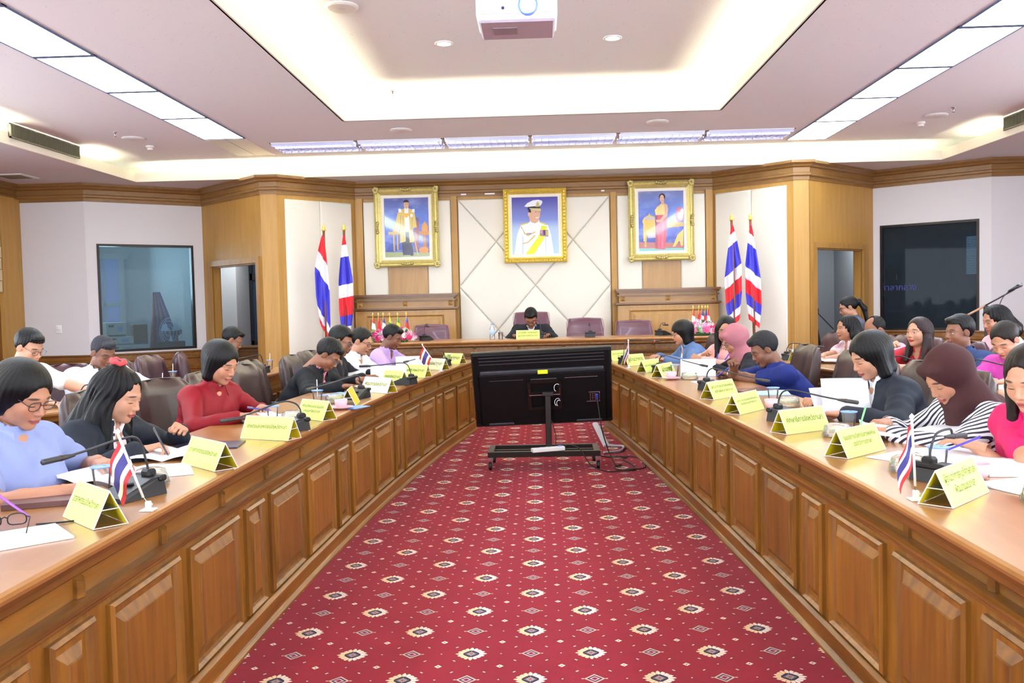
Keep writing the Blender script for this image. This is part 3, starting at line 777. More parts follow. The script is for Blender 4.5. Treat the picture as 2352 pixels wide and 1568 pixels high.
for i in range(3):
    for j in range(4): TVP(tvr(0.400+0.02*i, 0.408+0.02*i, -0.122+0.018*j, -0.112+0.018*j, -0.060, -0.055, 0.001), 'socket', chrome, p)
TVP(tvr(0.449, 0.468, -0.115, -0.062, -0.070, -0.055, 0.003), 'video_plug', simple('blue_plug', (40, 60, 170), 0.4), p)
st = thing('television_stand', 'dark bronze metal stand on four castors under the television', 'stand', (0.005, 7.67, 0.0))
mb = MB(); zb0, zb1 = 0.110, 0.155
mb.box(-0.475, 0.475, -0.20, -0.15, zb0, zb1); mb.box(-0.475, 0.475, 0.15, 0.20, zb0, zb1); mb.box(-0.475, -0.425, -0.15, 0.15, zb0, zb1); mb.box(0.425, 0.475, -0.15, 0.15, zb0, zb1)
mb.box(-0.425, 0.425, -0.05, -0.02, zb0, zb1-0.005); mb.box(0.0, 0.09, -0.15, -0.05, zb0, zb1-0.01)
mb.build('base_frame', black_metal, st)
MB().cbox(0.018, 0.068, -0.16, -0.11, 0.10, 0.625, 0.004).build('post', black_metal, st)
MB().cbox(-0.005, 0.09, -0.175, -0.07, 0.62, 0.655, 0.003).build('post_cap', black_metal, st)
mb = MB(); y0 = -0.075; y1 = -0.06
mb = MB()
for a in ((-0.13, 0.16, 0.10, 0.075), (-0.13, 0.16, -0.15, -0.175)): mb.box(a[0], a[1], -0.085, -0.058, a[3], a[2])
mb.box(-0.13, -0.10, -0.085, -0.058, -0.15, 0.10); mb.box(0.13, 0.16, -0.085, -0.058, -0.15, 0.10); mb.box(-0.10, 0.13, -0.080, -0.058, -0.035, -0.01)
mb.xf(Matrix.Translation((0, -0.03, 0)) @ TM); mb.build('mount_plate', black_metal, st)
mb = MB(); mb.tube([(-0.115, -0.10, 0.03), (-0.115, -0.10, -0.03), (0.145, -0.10, -0.03), (0.145, -0.10, 0.03)], 0.004, 6); mb.xf(Matrix.Translation((0, -0.03, 0)) @ TM); mb.build('hanger_bar', chrome, st)
for cx_, cz, r in ((0.12, 0.045, 0.03), (0.12, -0.09, 0.03), (0.13, -0.10, 0.022)):
    mb = MB(); mb.tube([(cx_ + r*math.cos(a)*0.8, -0.105 - 0.004*k, cz + r*math.sin(a)) for k, a in enumerate([0.6 + 0.45*i for i in range(9)])], 0.002, 5); mb.xf(Matrix.Translation((0, -0.03, 0)) @ TM); mb.build('tie_wire', paper_mat, st)
for q, (x, y) in enumerate(((-0.455, -0.18), (0.455, -0.18), (-0.44, 0.18), (0.44, 0.18))):
    c = thing('castor', None, None, (x, y, 0)); c.parent = st
    M = Matrix.Translation((0, 0, 0.034)) @ Matrix.Rotation(PI/2, 4, 'Y')
    MB().lathe([(0.012, -0.012), (0.030, -0.012), (0.034, -0.008), (0.034, 0.008), (0.030, 0.012), (0.012, 0.012)], 18, M=M).build('wheel', black_plastic, c, smooth=True, ang=A40)
    mb = MB(); mb.box(-0.020, -0.015, -0.02, 0.02, 0.03, 0.085); mb.box(0.015, 0.020, -0.02, 0.02, 0.03, 0.085); mb.box(-0.022, 0.022, -0.022, 0.022, 0.085, 0.11); mb.build('fork', chrome, c)
sp = thing('power_strip', 'white power strip lying across the base of the television stand', 'power strip', (0.04, 7.475, 0.156), math.radians(20))
MB().cbox(-0.145, 0.145, -0.028, 0.028, 0, 0.035, 0.005).build('body', white_plastic, sp)
for q in (-0.09, -0.04, 0.01): MB().lathe([(0.016, 0.034), (0.016, 0.0365), (0.0, 0.0365)], 14, c=(q, 0, 0)).build('socket', simple('socket_grey', (200, 205, 210), 0.5), sp, smooth=False)
MB().cbox(0.09, 0.125, -0.012, 0.012, 0.034, 0.042, 0.003).build('rocker_switch', simple('switch_blue', (120, 140, 235), 0.4), sp)
def smooth_path(P, n=8):
    P = [Vector(p) for p in P]; out = []
    for i in range(len(P) - 1):
        p0 = P[max(i-1, 0)]; p1 = P[i]; p2 = P[i+1]; p3 = P[min(i+2, len(P)-1)]
        for k in range(n):
            t = k / n
            out.append(0.5 * ((2*p1) + (-p0+p2)*t + (2*p0-5*p1+4*p2-p3)*t*t + (-p0+3*p1-3*p2+p3)*t**3))
    out.append(P[-1]); return out
def cable(name, pts, r, mat, lab):
    o = MB().tube(smooth_path(pts), r, 6).build(name, mat, None, smooth=True); tagp(o, lab, 'cable'); return o
cable('video_cable', [(0.462, 7.56, 0.60), (0.475, 7.545, 0.50), (0.50, 7.52, 0.32), (0.56, 7.55, 0.12), (0.62, 7.50, 0.008), (0.667, 7.607, 0.008), (0.592, 7.476, 0.008), (0.645, 7.361, 0.008), (0.761, 7.373, 0.008), (0.754, 7.622, 0.008), (0.70, 7.868, 0.008), (0.744, 7.965, 0.008), (0.62, 7.967, 0.008), (0.512, 8.091, 0.008)], 0.005, black_plastic, 'black video cable hanging from the television and coiled on the carpet')
cable('power_cable', [(0.155, 7.54, 0.185), (0.23, 7.52, 0.20), (0.31, 7.46, 0.17), (0.38, 7.42, 0.06), (0.46, 7.42, 0.008), (0.533, 7.306, 0.008), (0.60, 7.322, 0.008), (0.688, 7.379, 0.008), (0.834, 7.432, 0.008), (0.859, 7.612, 0.008), (0.839, 7.93, 0.008), (0.713, 8.009, 0.008), (0.517, 8.028, 0.008)], 0.0045, black_plastic, 'black power cable looping from the power strip over the carpet')
cable('plug_cable', [(0.075, 7.60, 0.40), (0.095, 7.59, 0.33), (0.11, 7.55, 0.27), (0.105, 7.515, 0.195)], 0.004, black_plastic, 'short black lead from the television post into the power strip')
cond = MB()
A_ = Vector((0.600, 10.2)); B_ = Vector((0.617, 8.594)); tt = (B_ - A_).normalized(); nn = Vector((-tt.y, tt.x))
cond.sweep([tuple(A_), tuple(B_)], [(-0.035, 0.001), (-0.028, 0.014), (-0.012, 0.02), (0.012, 0.02), (0.028, 0.014), (0.035, 0.001)])
o = cond.build('cable_cover', simple('grey_white_plastic', (205, 212, 222), 0.4), None); tagp(o, 'flat white cable cover lying on the carpet behind the television', 'cable cover')
cable('corrugated_hose', [(0.617, 8.60, 0.015), (0.68, 8.56, 0.015), (0.752, 8.538, 0.015), (0.765, 8.46, 0.015), (0.753, 8.394, 0.015), (0.708, 8.259, 0.015), (0.554, 8.183, 0.015)], 0.012, simple('grey_hose', (170, 172, 185), 0.5), 'grey flexible hose curling at the end of the white cable cover')
# ================================================================== projector
pj = thing('projector', 'white ceiling projector with its lens shining towards the camera', 'projector', (-0.07, 3.80, 2.553))
pjw = simple('projector_white', (236, 238, 246), 0.4); pjg = simple('projector_underside', (196, 192, 210), 0.5)
MB().cbox(-0.165, 0.165, -0.15, 0.12, 0.01, 0.125, 0.02).build('housing', pjw, pj, smooth=True, ang=A40)
MB().cbox(-0.155, 0.155, -0.140, 0.11, -0.002, 0.014, 0.008).build('underside', pjg, pj)
M = Matrix.Rotation(PI/2, 4, 'X')
MB().lathe([(0.040, -0.01), (0.040, 0.006), (0.034, 0.008), (0.030, 0.002), (0.026, -0.005), (0.0, -0.006)], 24, c=(0.046, -0.150, 0.058), M=M).build('lens_ring', simple('blue_lens_ring', (120, 160, 255), 0.2, 0.3), pj, smooth=True)
MB().lathe([(0.022, 0.004), (0.014, 0.010), (0.0, 0.012)], 20, c=(0.048, -0.150, 0.056), M=M).build('lens', emis('projector_beam', (225, 235, 255), 30), pj, smooth=True)
MB().lathe([(0.007, 0.0), (0.006, 0.003), (0.0, 0.003)], 12, c=(-0.055, -0.150, 0.050), M=M).build('receiver', simple('ir_window', (60, 50, 100), 0.3), pj)
mb = MB()
for k in range(9): mb.box(-0.145, 0.145, -0.1515, -0.149, 0.028 + k*0.010, 0.030 + k*0.010)
mb.build('vent_slots', simple('slot_grey', (206, 208, 222), 0.5), pj)['kind'] = 'stuff'
MB().cbox(-0.10, 0.0, -0.06, 0.03, -0.004, 0.0, 0.001).build('hatch', simple('hatch_grey', (158, 152, 166), 0.5), pj)
MB().tube([(0, 0, 0.12), (0, 0, 1.31)], 0.02, 12).build('pole', white_plastic, pj, smooth=True, ang=A40)
for ob in list(C.objects):
    pass
pjl = bpy.data.lights.new('projector_beam', 'SPOT'); pjl.energy = 40; pjl.spot_size = 0.5; pjl.color = (0.85, 0.9, 1)
pjo = bpy.data.objects.new('projector_beam', pjl); C.objects.link(pjo); pjo.location = (-0.02, 3.60, 2.60); pjo.rotation_euler = (PI/2 + 0.0, 0, PI)
# ================================================================== text helper
ink = simple('printed_ink_grey_green', (92, 106, 58), 0.7)
def text_mesh(body, size, mat, bold=0.0, spacing=1.0, align='CENTER'):
    cu = bpy.data.curves.new('lettering', 'FONT'); cu.body = body; cu.size = size; cu.align_x = align; cu.align_y = 'CENTER'
    cu.offset = bold; cu.resolution_u = 2; cu.space_line = spacing
    o = bpy.data.objects.new('tmp', cu); C.objects.link(o)
    dg = bpy.context.evaluated_depsgraph_get(); me = bpy.data.meshes.new_from_object(o.evaluated_get(dg))
    bpy.data.objects.remove(o); bpy.data.curves.remove(cu)
    me.materials.clear(); me.materials.append(mat)
    xs = [v.co.x for v in me.vertices]; w = max(xs) - min(xs) if xs else 0.01
    return me, w
yel_out = simple('yellow_green_card', (222, 242, 122), 0.6); yel_in = simple('yellow_card_inside', (206, 192, 20), 0.6)
def tent(A, B, Cc, label, text, lab_ridge=0.105, z=FR_TOP, col=None, w=None, tsz=0.028):
    """A far bottom corner, B near bottom corner of the written face, Cc the bottom corner behind B"""
    A, B, Cc = Vector(A), Vector(B), Vector(Cc)
    ax = (B - A); L = ax.length if w is None else w; ax.normalize(); nn = Vector((-ax.y, ax.x))
    d = (Cc - B).dot(nn)
    if d < 0: nn = -nn
    d = 0.10; h = lab_ridge
    rz = math.atan2(ax.y, ax.x)
    flip = (Vector((-ax.y, ax.x)).dot(nn) < 0)
    mid = (A + B) / 2 if w is None else B - ax * L / 2
    t = thing('name_tent', label, 'name plate', (mid.x, mid.y, z + 0.001), rz + (PI if flip else 0), 'yellow name tents on the desks')
    hl = L / 2; dd = d
    # local: written face stands at y=0, leans back to the ridge at y=d/2
    def leaf(y0, y1, t_, off):
        return None
    fr = MB(); e = 0.0025
    # written card + back card as thin leaves
    def sheet(ya, za, yb, zb, th, inset=0.0):
        n = Vector((0, -(zb - za), (yb - ya))).normalized() * th
        hi = hl - inset
        return [(-hi, ya, za), (hi, ya, za), (hi, yb, zb), (-hi, yb, zb), (-hi, ya+n.y, za+n.z), (hi, ya+n.y, za+n.z), (hi, yb+n.y, zb+n.z), (-hi, yb+n.y, zb+n.z)]
    F6 = [(0,3,2,1),(4,5,6,7),(0,1,5,4),(1,2,6,5),(2,3,7,6),(3,0,4,7)]
    MB().add(sheet(0, 0.001, dd/2, h, 0.0012, 0.003), F6).build('front_card', col or yel_out, t)
    MB().add(sheet(dd, 0.001, dd/2, h, 0.0012, 0.003), F6).build('back_card', yel_in, t)
    MB().add(sheet(0.004, 0.003, dd/2, h-0.005, 0.0008, 0.003), F6).build('inner_leaf', yel_in, t)
    # clear stand: base, shelf and edges
    mb = MB(); mb.box(-hl, hl, dd*0.26, dd*0.74, h*0.5, h*0.5+0.0018)
    mb.build('clear_shelf', acrylic, t)
    ed = MB()
    for s_ in (-hl, hl):
        ed.tube([(s_, 0.0, 0.001), (s_, dd/2, h+0.001)], 0.0016, 5); ed.tube([(s_, dd, 0.001), (s_, dd/2, h+0.001)], 0.0016, 5)
        ed.tube([(s_, 0.002, 0.002), (s_, dd-0.002, 0.002)], 0.0014, 5); ed.tube([(s_, dd*0.25, h*0.5), (s_, dd*0.75, h*0.5)], 0.0014, 5)
    ed.tube([(-hl, dd/2, h+0.001), (hl, dd/2, h+0.001)], 0.0016, 5); ed.tube([(-hl, 0, 0.001), (hl, 0, 0.001)], 0.0012, 5)
    ed.build('clear_edge', white_plastic, t)
    if text:
        me, wt = text_mesh(text, 0.05, ink, 0.0005, 1.15)
        sc = min((L - 0.05) / wt, 0.85)
        o = bpy.data.objects.new('lettering', me); C.objects.link(o); o.parent = t
        o.scale = (sc, sc * 1.35, sc); o.location = (0, dd*0.28 - 0.0036, h*0.56 + 0.0014); o.rotation_euler = (math.atan2(h, dd/2), 0, 0)
    return t
T_ = FR_TOP
TENTS = [
 ((-1.494, 2.698), (-1.310, 2.524), (-1.248, 2.597), 'อุตสาหกรรมจังหวัดยะลา', 'yellow name tent beside the paper flag and the grey microphone, facing the camera'),
 ((-1.503, 3.625), (-1.281, 3.408), (-1.220, 3.477), 'นายแพทย์สาธารณสุขจังหวัดยะลา', 'yellow name tent in front of the woman with the red hair tie'),
 ((-1.474, 4.279), (-1.208, 4.167), (-1.178, 4.271), 'เกษตรและสหกรณ์จังหวัดยะลา', 'yellow name tent standing before the woman in the red blouse'),
 ((-1.394, 5.010), (-1.214, 4.864), (-1.152, 4.948), 'พัฒนาสังคมและความมั่นคง\nของมนุษย์จังหวัดยะลา', 'yellow name tent with two lines of writing before the sandwich plate'),
 ((-1.290, 5.720), (-1.275, 5.560), (-1.190, 5.640), '', 'greenish name tent turned edge-on beside the blue folder'),
 ((-1.344, 6.519), (-1.108, 6.319), (-1.056, 6.431), 'พัฒนาการจังหวัดยะลา', 'washed-out yellow name tent before the man in the black jacket'),
 ((-1.278, 7.130), (-1.121, 6.985), (-1.047, 7.021), 'เกษตรจังหวัดยะลา', 'small yellow name tent before the raised sheaf of paper'),
 ((-1.173, 7.724), (-1.005, 7.618), (-0.939, 7.713), 'ปศุสัตว์จังหวัดยะลา', 'yellow name tent before the woman in the white polo shirt'),
 ((-1.166, 8.618), (-0.945, 8.417), (-0.876, 8.431), 'ประมงจังหวัดยะลา', 'pale glaring name tent behind the leaning little flag'),
 ((-1.062, 9.439), (-0.852, 9.246), (-0.777, 9.224), 'ที่ดินจังหวัดยะลา', 'last yellow name tent of its desk, next to the pink cup by the head table'),
 ((1.423, 2.859), (1.193, 2.624), (1.131, 2.692), 'ผู้อำนวยการศูนย์ศึกษาและ\nพัฒนาชุมชนยะลา', 'large yellow name tent before the woman in the pink shirt'),
 ((1.406, 3.664), (1.171, 3.448), (1.114, 3.519), 'รองอธิการบดีสถาบันการพลศึกษา\nประจำวิทยาเขตยะลา', 'yellow name tent before the woman in the brown headscarf'),
 ((1.356, 4.234), (1.111, 4.079), (1.068, 4.165), 'ศึกษาธิการจังหวัดยะลา', 'yellow name tent with one line of writing before the woman in the black blazer'),
 ((1.309, 5.117), (1.061, 4.802), (1.007, 4.885), 'ผู้อำนวยการสำนักงานส่งเสริมการศึกษานอกระบบ\nและการศึกษาตามอัธยาศัยจังหวัดยะลา', 'yellow name tent before the empty place beside the man in the blue shirt'),
 ((1.279, 5.769), (1.060, 5.529), (1.003, 5.615), 'ผู้อำนวยการศูนย์การศึกษาพิเศษ\nเขตการศึกษา ๒ จังหวัดยะลา', 'yellow name tent before the man in the blue shirt'),
 ((1.140, 7.428), (0.963, 7.134), (0.886, 7.112), 'ผู้อำนวยการ', 'yellow name tent with one word behind the pink cup and saucer'),
 ((1.092, 7.909), (0.895, 7.638), (0.827, 7.688), 'ผู้อำนวยการสำนักงานจังหวัดยะลา', 'yellow name tent right behind the one with a single word'),
 ((0.979, 8.589), (0.819, 8.462), (0.753, 8.537), 'ผู้อำนวยการ', 'yellow name tent directly behind the standing little flag near the television'),
 ((0.930, 9.330), (0.730, 9.180), (0.680, 9.230), 'ผู้อำนวยการวิทยาลัยการอาชีพ\nจังหวัดยะลา', 'yellow name tent partly hidden by the television'),
]
for A, B, D, tx, lab in TENTS:
    w = (Vector(A) - Vector(B)).length
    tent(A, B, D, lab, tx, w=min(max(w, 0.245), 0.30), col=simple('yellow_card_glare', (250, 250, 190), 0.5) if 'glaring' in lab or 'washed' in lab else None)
tent((-0.305, 11.06), (-0.015, 11.06), (-0.015, 11.16), 'yellow name tent on the head table before the man in the black suit', 'นายอนุชิต ตระกูลมุทุตา\nผู้ว่าราชการจังหวัดยะลา', z=0.955)
tent((-3.02, 6.42), (-2.86, 6.20), (-2.80, 6.30), 'pale name tent on the second-row desk before the man in the white jacket', '')
tent((-3.02, 5.52), (-2.90, 5.36), (-2.82, 5.44), 'yellow name tent between the short-haired woman and the one with the red hair tie', '')
tent((-2.86, 8.15), (-2.66, 7.96), (-2.60, 8.06), 'yellow name tent before the man in the checked shirt', 'จังหวัดยะลา')
tent((-2.90, 7.16), (-2.74, 7.02), (-2.68, 7.10), 'small yellow name tent above the empty chair of the second row', '')
tent((2.62, 8.74), (2.44, 8.62), (2.38, 8.68), 'yellow name tent before the woman in the plaid blouse', '')
tent((2.86, 6.42), (2.70, 6.22), (2.64, 6.30), 'yellow name tent between the black blazer and the brown headscarf', '')
tent((2.98, 5.52), (2.86, 5.34), (2.80, 5.42), 'yellow name tent behind the brown headscarf', '')
# ------------------------------------------------------------------ conference microphones
def microphone(base, head, label, z=T_, red=False, grp='conference microphones on the desks'):
    bx_, by_ = base; hx, hy, hz = head
    d = Vector((hx - bx_, hy - by_)); rz = math.atan2(d.y, d.x) - PI/2
    t = thing('desk_microphone', label, 'microphone', (bx_, by_, z + 0.001), rz, grp)
    L = d.length; H = hz - z
    # wedge base: high at the stalk, low towards the speaker
    MB().add([(-0.062, -0.03, 0), (0.062, -0.03, 0), (0.062, 0.16, 0), (-0.062, 0.16, 0), (-0.056, -0.022, 0.062), (0.056, -0.022, 0.062), (0.056, 0.03, 0.060), (-0.056, 0.03, 0.060), (-0.058, 0.158, 0.016), (0.058, 0.158, 0.016)],
             [(3,2,1,0), (0,1,5,4), (4,5,6,7), (7,6,9,8), (1,2,9,6,5), (0,4,7,8,3), (2,3,8,9)]).build('base', black_plastic, t)
    MB().cbox(-0.067, 0.067, -0.032, 0.0, 0.045, 0.066, 0.006).build('rear_ridge', black_plastic, t)
    MB().cbox(-0.022, 0.022, -0.028, 0.012, 0.055, 0.085, 0.008).build('stalk_socket', black_plastic, t)
    MB().box(-0.02, 0.02, 0.07, 0.09, 0.047, 0.052).build('button', grey_plastic, t)
    sag = 0.10
    pts = [(0, -0.005, 0.08), (0, 0.0, 0.11), (0, 0.03, H + 0.02 if H > 0.12 else 0.14), (0, 0.10, max(H + 0.03, 0.15)), (0, L * 0.6, (max(H + 0.03, 0.15) * 0.4 + H * 0.6)), (0, L - 0.07, H + 0.003)]
    MB().tube(smooth_path(pts, 7), 0.0042, 7).build('gooseneck', grey_plastic, t, smooth=True)
    a = Vector((0, L - 0.07, H + 0.003)); b = Vector((0, L, H)); u = (b - a).normalized()
    k = 1.0
    MB().tube([a - u*0.045, a - u*0.015, a, a + u*0.03, b - u*0.004, b], [0.005, 0.0085, 0.0095, 0.0095, 0.0095, 0.005], 12).build('capsule', grey_plastic, t, smooth=True, ang=A40)
    c = MB().tube([a - u*0.001, a + u*0.006], 0.0102, 12); c.build('ring', emis('red_ring_glow', (255, 40, 40), 3) if red else simple('dark_red_ring', (60, 26, 30), 0.4), t)
    return t
for b, h, lab in [
  ((-1.376, 3.03), (-1.545, 2.68, 0.958), 'black desk microphone beside the leaning paper flag'),
  ((-1.255, 4.56), (-1.580, 4.30, 0.868), 'black desk microphone behind the name tent of the woman in red'),
  ((-1.250, 6.10), (-1.437, 5.38, 0.911), 'black desk microphone reaching across the man in the black jacket'),
  ((-1.037, 7.00), (-1.477, 7.18, 0.925), 'black desk microphone before the woman in the white polo shirt'),
  ((-0.985, 9.05), (-1.270, 8.18, 0.885), 'black desk microphone before the man in the purple shirt'),
  ((1.30, 3.02), (1.463, 3.12, 0.922), 'black desk microphone beside the standing little flag and the sandwich'),
  ((1.206, 4.572), (1.468, 4.18, 0.914), 'black desk microphone before the woman in the black blazer'),
  ((1.136, 6.154), (1.413, 5.58, 0.889), 'black desk microphone before the man in the blue shirt'),
  ((1.010, 7.66), (1.295, 7.0, 0.882), 'black desk microphone before the woman in the pink headscarf')]:
    microphone(b, h, lab)
microphone((0.81, 8.78), (1.191, 9.0, 0.992), 'black desk microphone with a glowing red ring at the woman in the blue blazer', red=True)
for b, h, lab in [((0.00, 11.26), (-0.11, 11.42, 1.145), 'black microphone on the head table before the man in the suit'),
                  ((0.618, 11.20), (0.617, 11.40, 1.10), 'black microphone on the head table before an empty chair'),
                  ((-1.468, 11.22), (-1.43, 11.36, 1.13), 'black microphone on the head table beside the flowers and little flags'),
                  ((1.50, 11.28), (1.62, 11.40, 1.08), 'black microphone on the head table near the woman in the blue blazer')]:
    microphone(b, h, lab, z=0.955, red='suit' in lab)
for b, h, lab in [((-2.72, 8.62), (-2.98, 7.75, 0.93), 'black microphone on the second-row desk before the man in the checked shirt'),
                  ((2.42, 8.86), (2.70, 8.60, 0.92), 'black microphone on the second-row desk before the woman in plaid'),
                  ((-2.95, 5.85), (-3.08, 5.66, 0.86), 'black microphone on the second-row desk behind the woman with the red hair tie'),
                  ((2.72, 5.72), (2.80, 5.20, 0.96), 'black microphone on the second-row desk behind the brown headscarf'),
                  ((2.66, 6.95), (2.90, 6.80, 0.90), 'black microphone on the second-row desk before the woman in the red floral top')]:
    microphone(b, h, lab)
# ------------------------------------------------------------------ little paper flags
RED, WHI, BLU = (186, 50, 56), (232, 226, 206), (64, 62, 130)
fm = {c: simple('flag_%s' % n, c, 0.75) for n, c in (('red', RED), ('white', WHI), ('blue', BLU))}
def little_flag(x, y, z, lean, rz, label):
    t = thing('table_flag', label, 'flag', (x, y, z), rz, 'little striped flags on the desks')
    mb = MB(); mb.cbox(-0.022, 0.022, -0.022, 0.022, 0, 0.005, 0.002); mb.cbox(-0.008, 0.008, -0.008, 0.008, 0.005, 0.03, 0.002); mb.tube([(0, 0, 0.012), (0.012, 0, 0.022)], 0.004, 6)
    mb.build('foot', white_plastic, t)
    top = Vector((lean[0], lean[1], 0.255))
    f = lambda k: top * k
    MB().tube([(0, 0, 0.02), tuple(f(0.18))], 0.0022, 6).build('pin', chrome, t)
    MB().tube([tuple(f(0.17)), tuple(f(0.98))], 0.0042, 8).build('pole', white_plastic, t, smooth=True)
    MB().lathe([(0.004, 0), (0.008, 0.004), (0.007, 0.010), (0.0, 0.018)], 10, c=tuple(f(0.98))).build('finial', white_plastic, t, smooth=True)
    # cloth hanging from the pole, five stripes across its height
    fl = thing('cloth', None, None, (0, 0, 0)); 
    W = 0.055
    def pt(u, v):      # u along pole downwards 0..1, v away from pole
        p = f(0.95 - 0.44 * u)
        drop = 0.085 * v
        return (p.x + 0.002 - W * v * (0.70 + 0.12 * math.sin(u * 3)), p.y + 0.012 * math.sin(v * 7 + u * 2), p.z - drop - 0.03 * v * v)
    edges = [0, 1/6, 1/3, 2/3, 5/6, 1]; cols = [RED, WHI, BLU, WHI, RED]
    bpy.data.objects.remove(fl)
    mb = MB(); n0 = 0
    for q in range(5):
        mb.mi = q % 5
        u0, u1 = edges[q], edges[q+1]
        mb.grid(lambda a, b: pt(u0 + (u1 - u0) * a, b), 4, 9)
    o = mb.build('cloth', [fm[c] for c in cols], t, smooth=True, fix=False)
    return t
little_flag(-1.257, 2.769, T_, (-0.075, -0.03), 0, 'little striped paper flag leaning on its white foot by the microphone')
little_flag(1.138, 2.749, T_, (-0.012, 0.0), 0, 'little striped paper flag standing upright beside the large name tent')
little_flag(-0.940, 8.30, T_, (-0.17, -0.02), 0, 'little striped flag leaning far over before the glaring name tent')
little_flag(0.803, 8.236, T_, (0.0, 0.0), 0, 'little striped flag standing upright near the television edge')
# ------------------------------------------------------------------ cups, food, crockery
lid_blue = simple('blue_cup_rim', (120, 160, 235), 0.4); pinkc = simple('pink_crockery', (240, 190, 200), 0.35)
cup_t = None
def water_cup(x, y, z, lab, straw=False):
    t = thing('water_cup', lab, 'cup', (x, y, z + 0.001), random.random() * 3, 'clear plastic water cups')
    MB().lathe([(0.0, 0.0), (0.022, 0.0), (0.024, 0.003), (0.033, 0.085), (0.036, 0.088)], 20).build('cup', cup_mat, t, smooth=True)
    MB().lathe([(0.0335, 0.088), (0.038, 0.088), (0.038, 0.092), (0.0335, 0.0925)], 20).build('rim', lid_blue, t, smooth=True)
    MB().lathe([(0.0335, 0.0915), (0.0, 0.0915)], 20).build('foil_lid', glass('blue_film', (0.72, 0.82, 1.0), 0.05, 0.5), t)
    MB().lathe([(0.008, 0.0925), (0.004, 0.0935), (0, 0.0935)], 8, c=(0.008, -0.006, 0)).build('print', simple('green_print', (60, 150, 80), 0.5), t)
    if straw: MB().tube([(0, 0, 0.05), (0.006, 0, 0.16)], 0.003, 6).build('straw', white_plastic, t)
def pink_cup(x, y, z, lab, saucer=True):
    t = thing('pink_cup', lab, 'cup', (x, y, z + 0.001), random.random() * 3, 'pink cups')
    if saucer: MB().lathe([(0.03, 0), (0.04, 0.003), (0.072, 0.014), (0.075, 0.016), (0.072, 0.018), (0.035, 0.008), (0, 0.007)], 24).build('saucer', pinkc, t, smooth=True)
    z0 = 0.009 if saucer else 0
    MB().lathe([(0.025, z0), (0.036, z0+0.02), (0.04, z0+0.052), (0.0375, z0+0.052), (0.033, z0+0.02), (0, z0+0.008)], 24).build('cup', pinkc, t, smooth=True)
    MB().tube(smooth_path([(0.038, 0, z0+0.045), (0.058, 0, z0+0.042), (0.060, 0, z0+0.025), (0.036, 0, z0+0.016)], 5), 0.004, 7).build('handle', pinkc, t, smooth=True)
    return t
bread = simple('white_bread', (240, 226, 190), 0.85, noise=0.08, bump=0.2); crust = simple('filling_orange', (226, 150, 70), 0.7); leaf_g = simple('lettuce', (130, 190, 80), 0.6, noise=0.2)
clamf = glass('clear_clamshell', (0.97, 0.98, 0.97), 0.03, 0.25)
def sandwich(x, y, z, lab, plate=False):
    t = thing('sandwich_box', lab, 'food', (x, y, z + 0.001), random.random() * 3, 'wrapped sandwiches')
    zz = 0.0
    if plate:
        MB().lathe([(0.05, 0), (0.085, 0.008), (0.098, 0.016), (0.095, 0.018), (0.05, 0.008), (0, 0.006)], 24).build('plate', pinkc, t, smooth=True); zz = 0.012
    for k in range(2):
        a = -0.022 + 0.044 * k
        for j, m in enumerate((bread, crust, leaf_g, bread)):
            h0 = zz + 0.004 + j * 0.009
            MB().prism([(-0.045, a - 0.018), (0.045, a - 0.018), (0.0, a + 0.022)], h0, h0 + (0.0085 if m is bread else 0.006) + 0.002, 'xy').build(('bread_slice', 'filling', 'lettuce', 'bread_slice')[j], m, t)
    MB().lathe([(0.070, zz+0.004), (0.058, zz+0.048), (0.04, zz+0.056), (0, zz+0.058)], 10).build('clear_lid', clamf, t, smooth=True)
for (x, y), lab, s in [((-1.551, 3.063), 'clear water cup with a blue rim at the hand of the woman with short hair', 0), ((-1.488, 4.859), 'clear water cup before the open booklet of the woman in red', 0), ((-1.455, 5.72), 'clear water cup with a white straw beside the cut sandwiches', 1),
        ((-1.20, 7.86), 'clear water cup before the woman in the white polo shirt', 0), ((1.085, 7.30), 'clear water cup behind the sandwich box and pink cup', 0), ((1.418, 4.163), 'clear water cup between two name tents at the black blazer', 0),
        ((1.388, 3.165), 'clear water cup beside the sandwich before the pink shirt', 0), ((1.37, 5.325), 'clear water cup beside the wrapped sandwich at the empty place', 0)]:
    water_cup(x, y, T_, 'clear ' + lab[6:], s)
for x, y, lab in [(-2.86, 6.62, 'clear water cup with a straw before the man in the white jacket'), (-3.25, 7.75, 'clear water cup on the second-row desk near the wall'), (-2.80, 9.10, 'clear water cup near the wooden column beside the checked shirt'), (2.52, 9.02, 'clear water cup beside the microphone of the woman in plaid')]:
    water_cup(x, y, T_, lab, True)
water_cup(-0.96, 9.43, T_, 'clear water cup behind the last pink cup of the desk'); water_cup(0.86, 9.48, T_, 'clear water cup at the corner of the television')
pink_cup(-1.478, 3.155, T_, 'pink cup half hidden by the name tent and the water cup', False)
pink_cup(-1.47, 4.60, T_, 'pink cup before the microphone of the woman in red', False)
pink_cup(-1.235, 5.42, T_, 'pink cup on a saucer beside the edge-on name tent')
pink_cup(1.01, 6.98, T_, 'pink cup on a saucer in front of the one-word name tent')
pink_cup(1.292, 5.06, T_, 'pink cup beside the wrapped sandwich at the empty place', False)
pink_cup(1.47, 3.05, T_, 'pink cup behind the large name tent', False)
pink_cup(-0.90, 9.36, T_, 'pink cup beside the last name tent of its desk', False)
sandwich(-1.44, 3.20, T_, 'wrapped sandwich beside the microphone base at the short-haired woman')
sandwich(-1.36, 4.80, T_, 'wrapped sandwiches on a pink plate behind the microphone of the woman in red', True)
sandwich(-1.36, 5.80, T_, 'cut sandwiches in a tray beside the cup with the straw')
sandwich(1.15, 6.98, T_, 'sandwich in a clear box beside the pink cup and saucer')
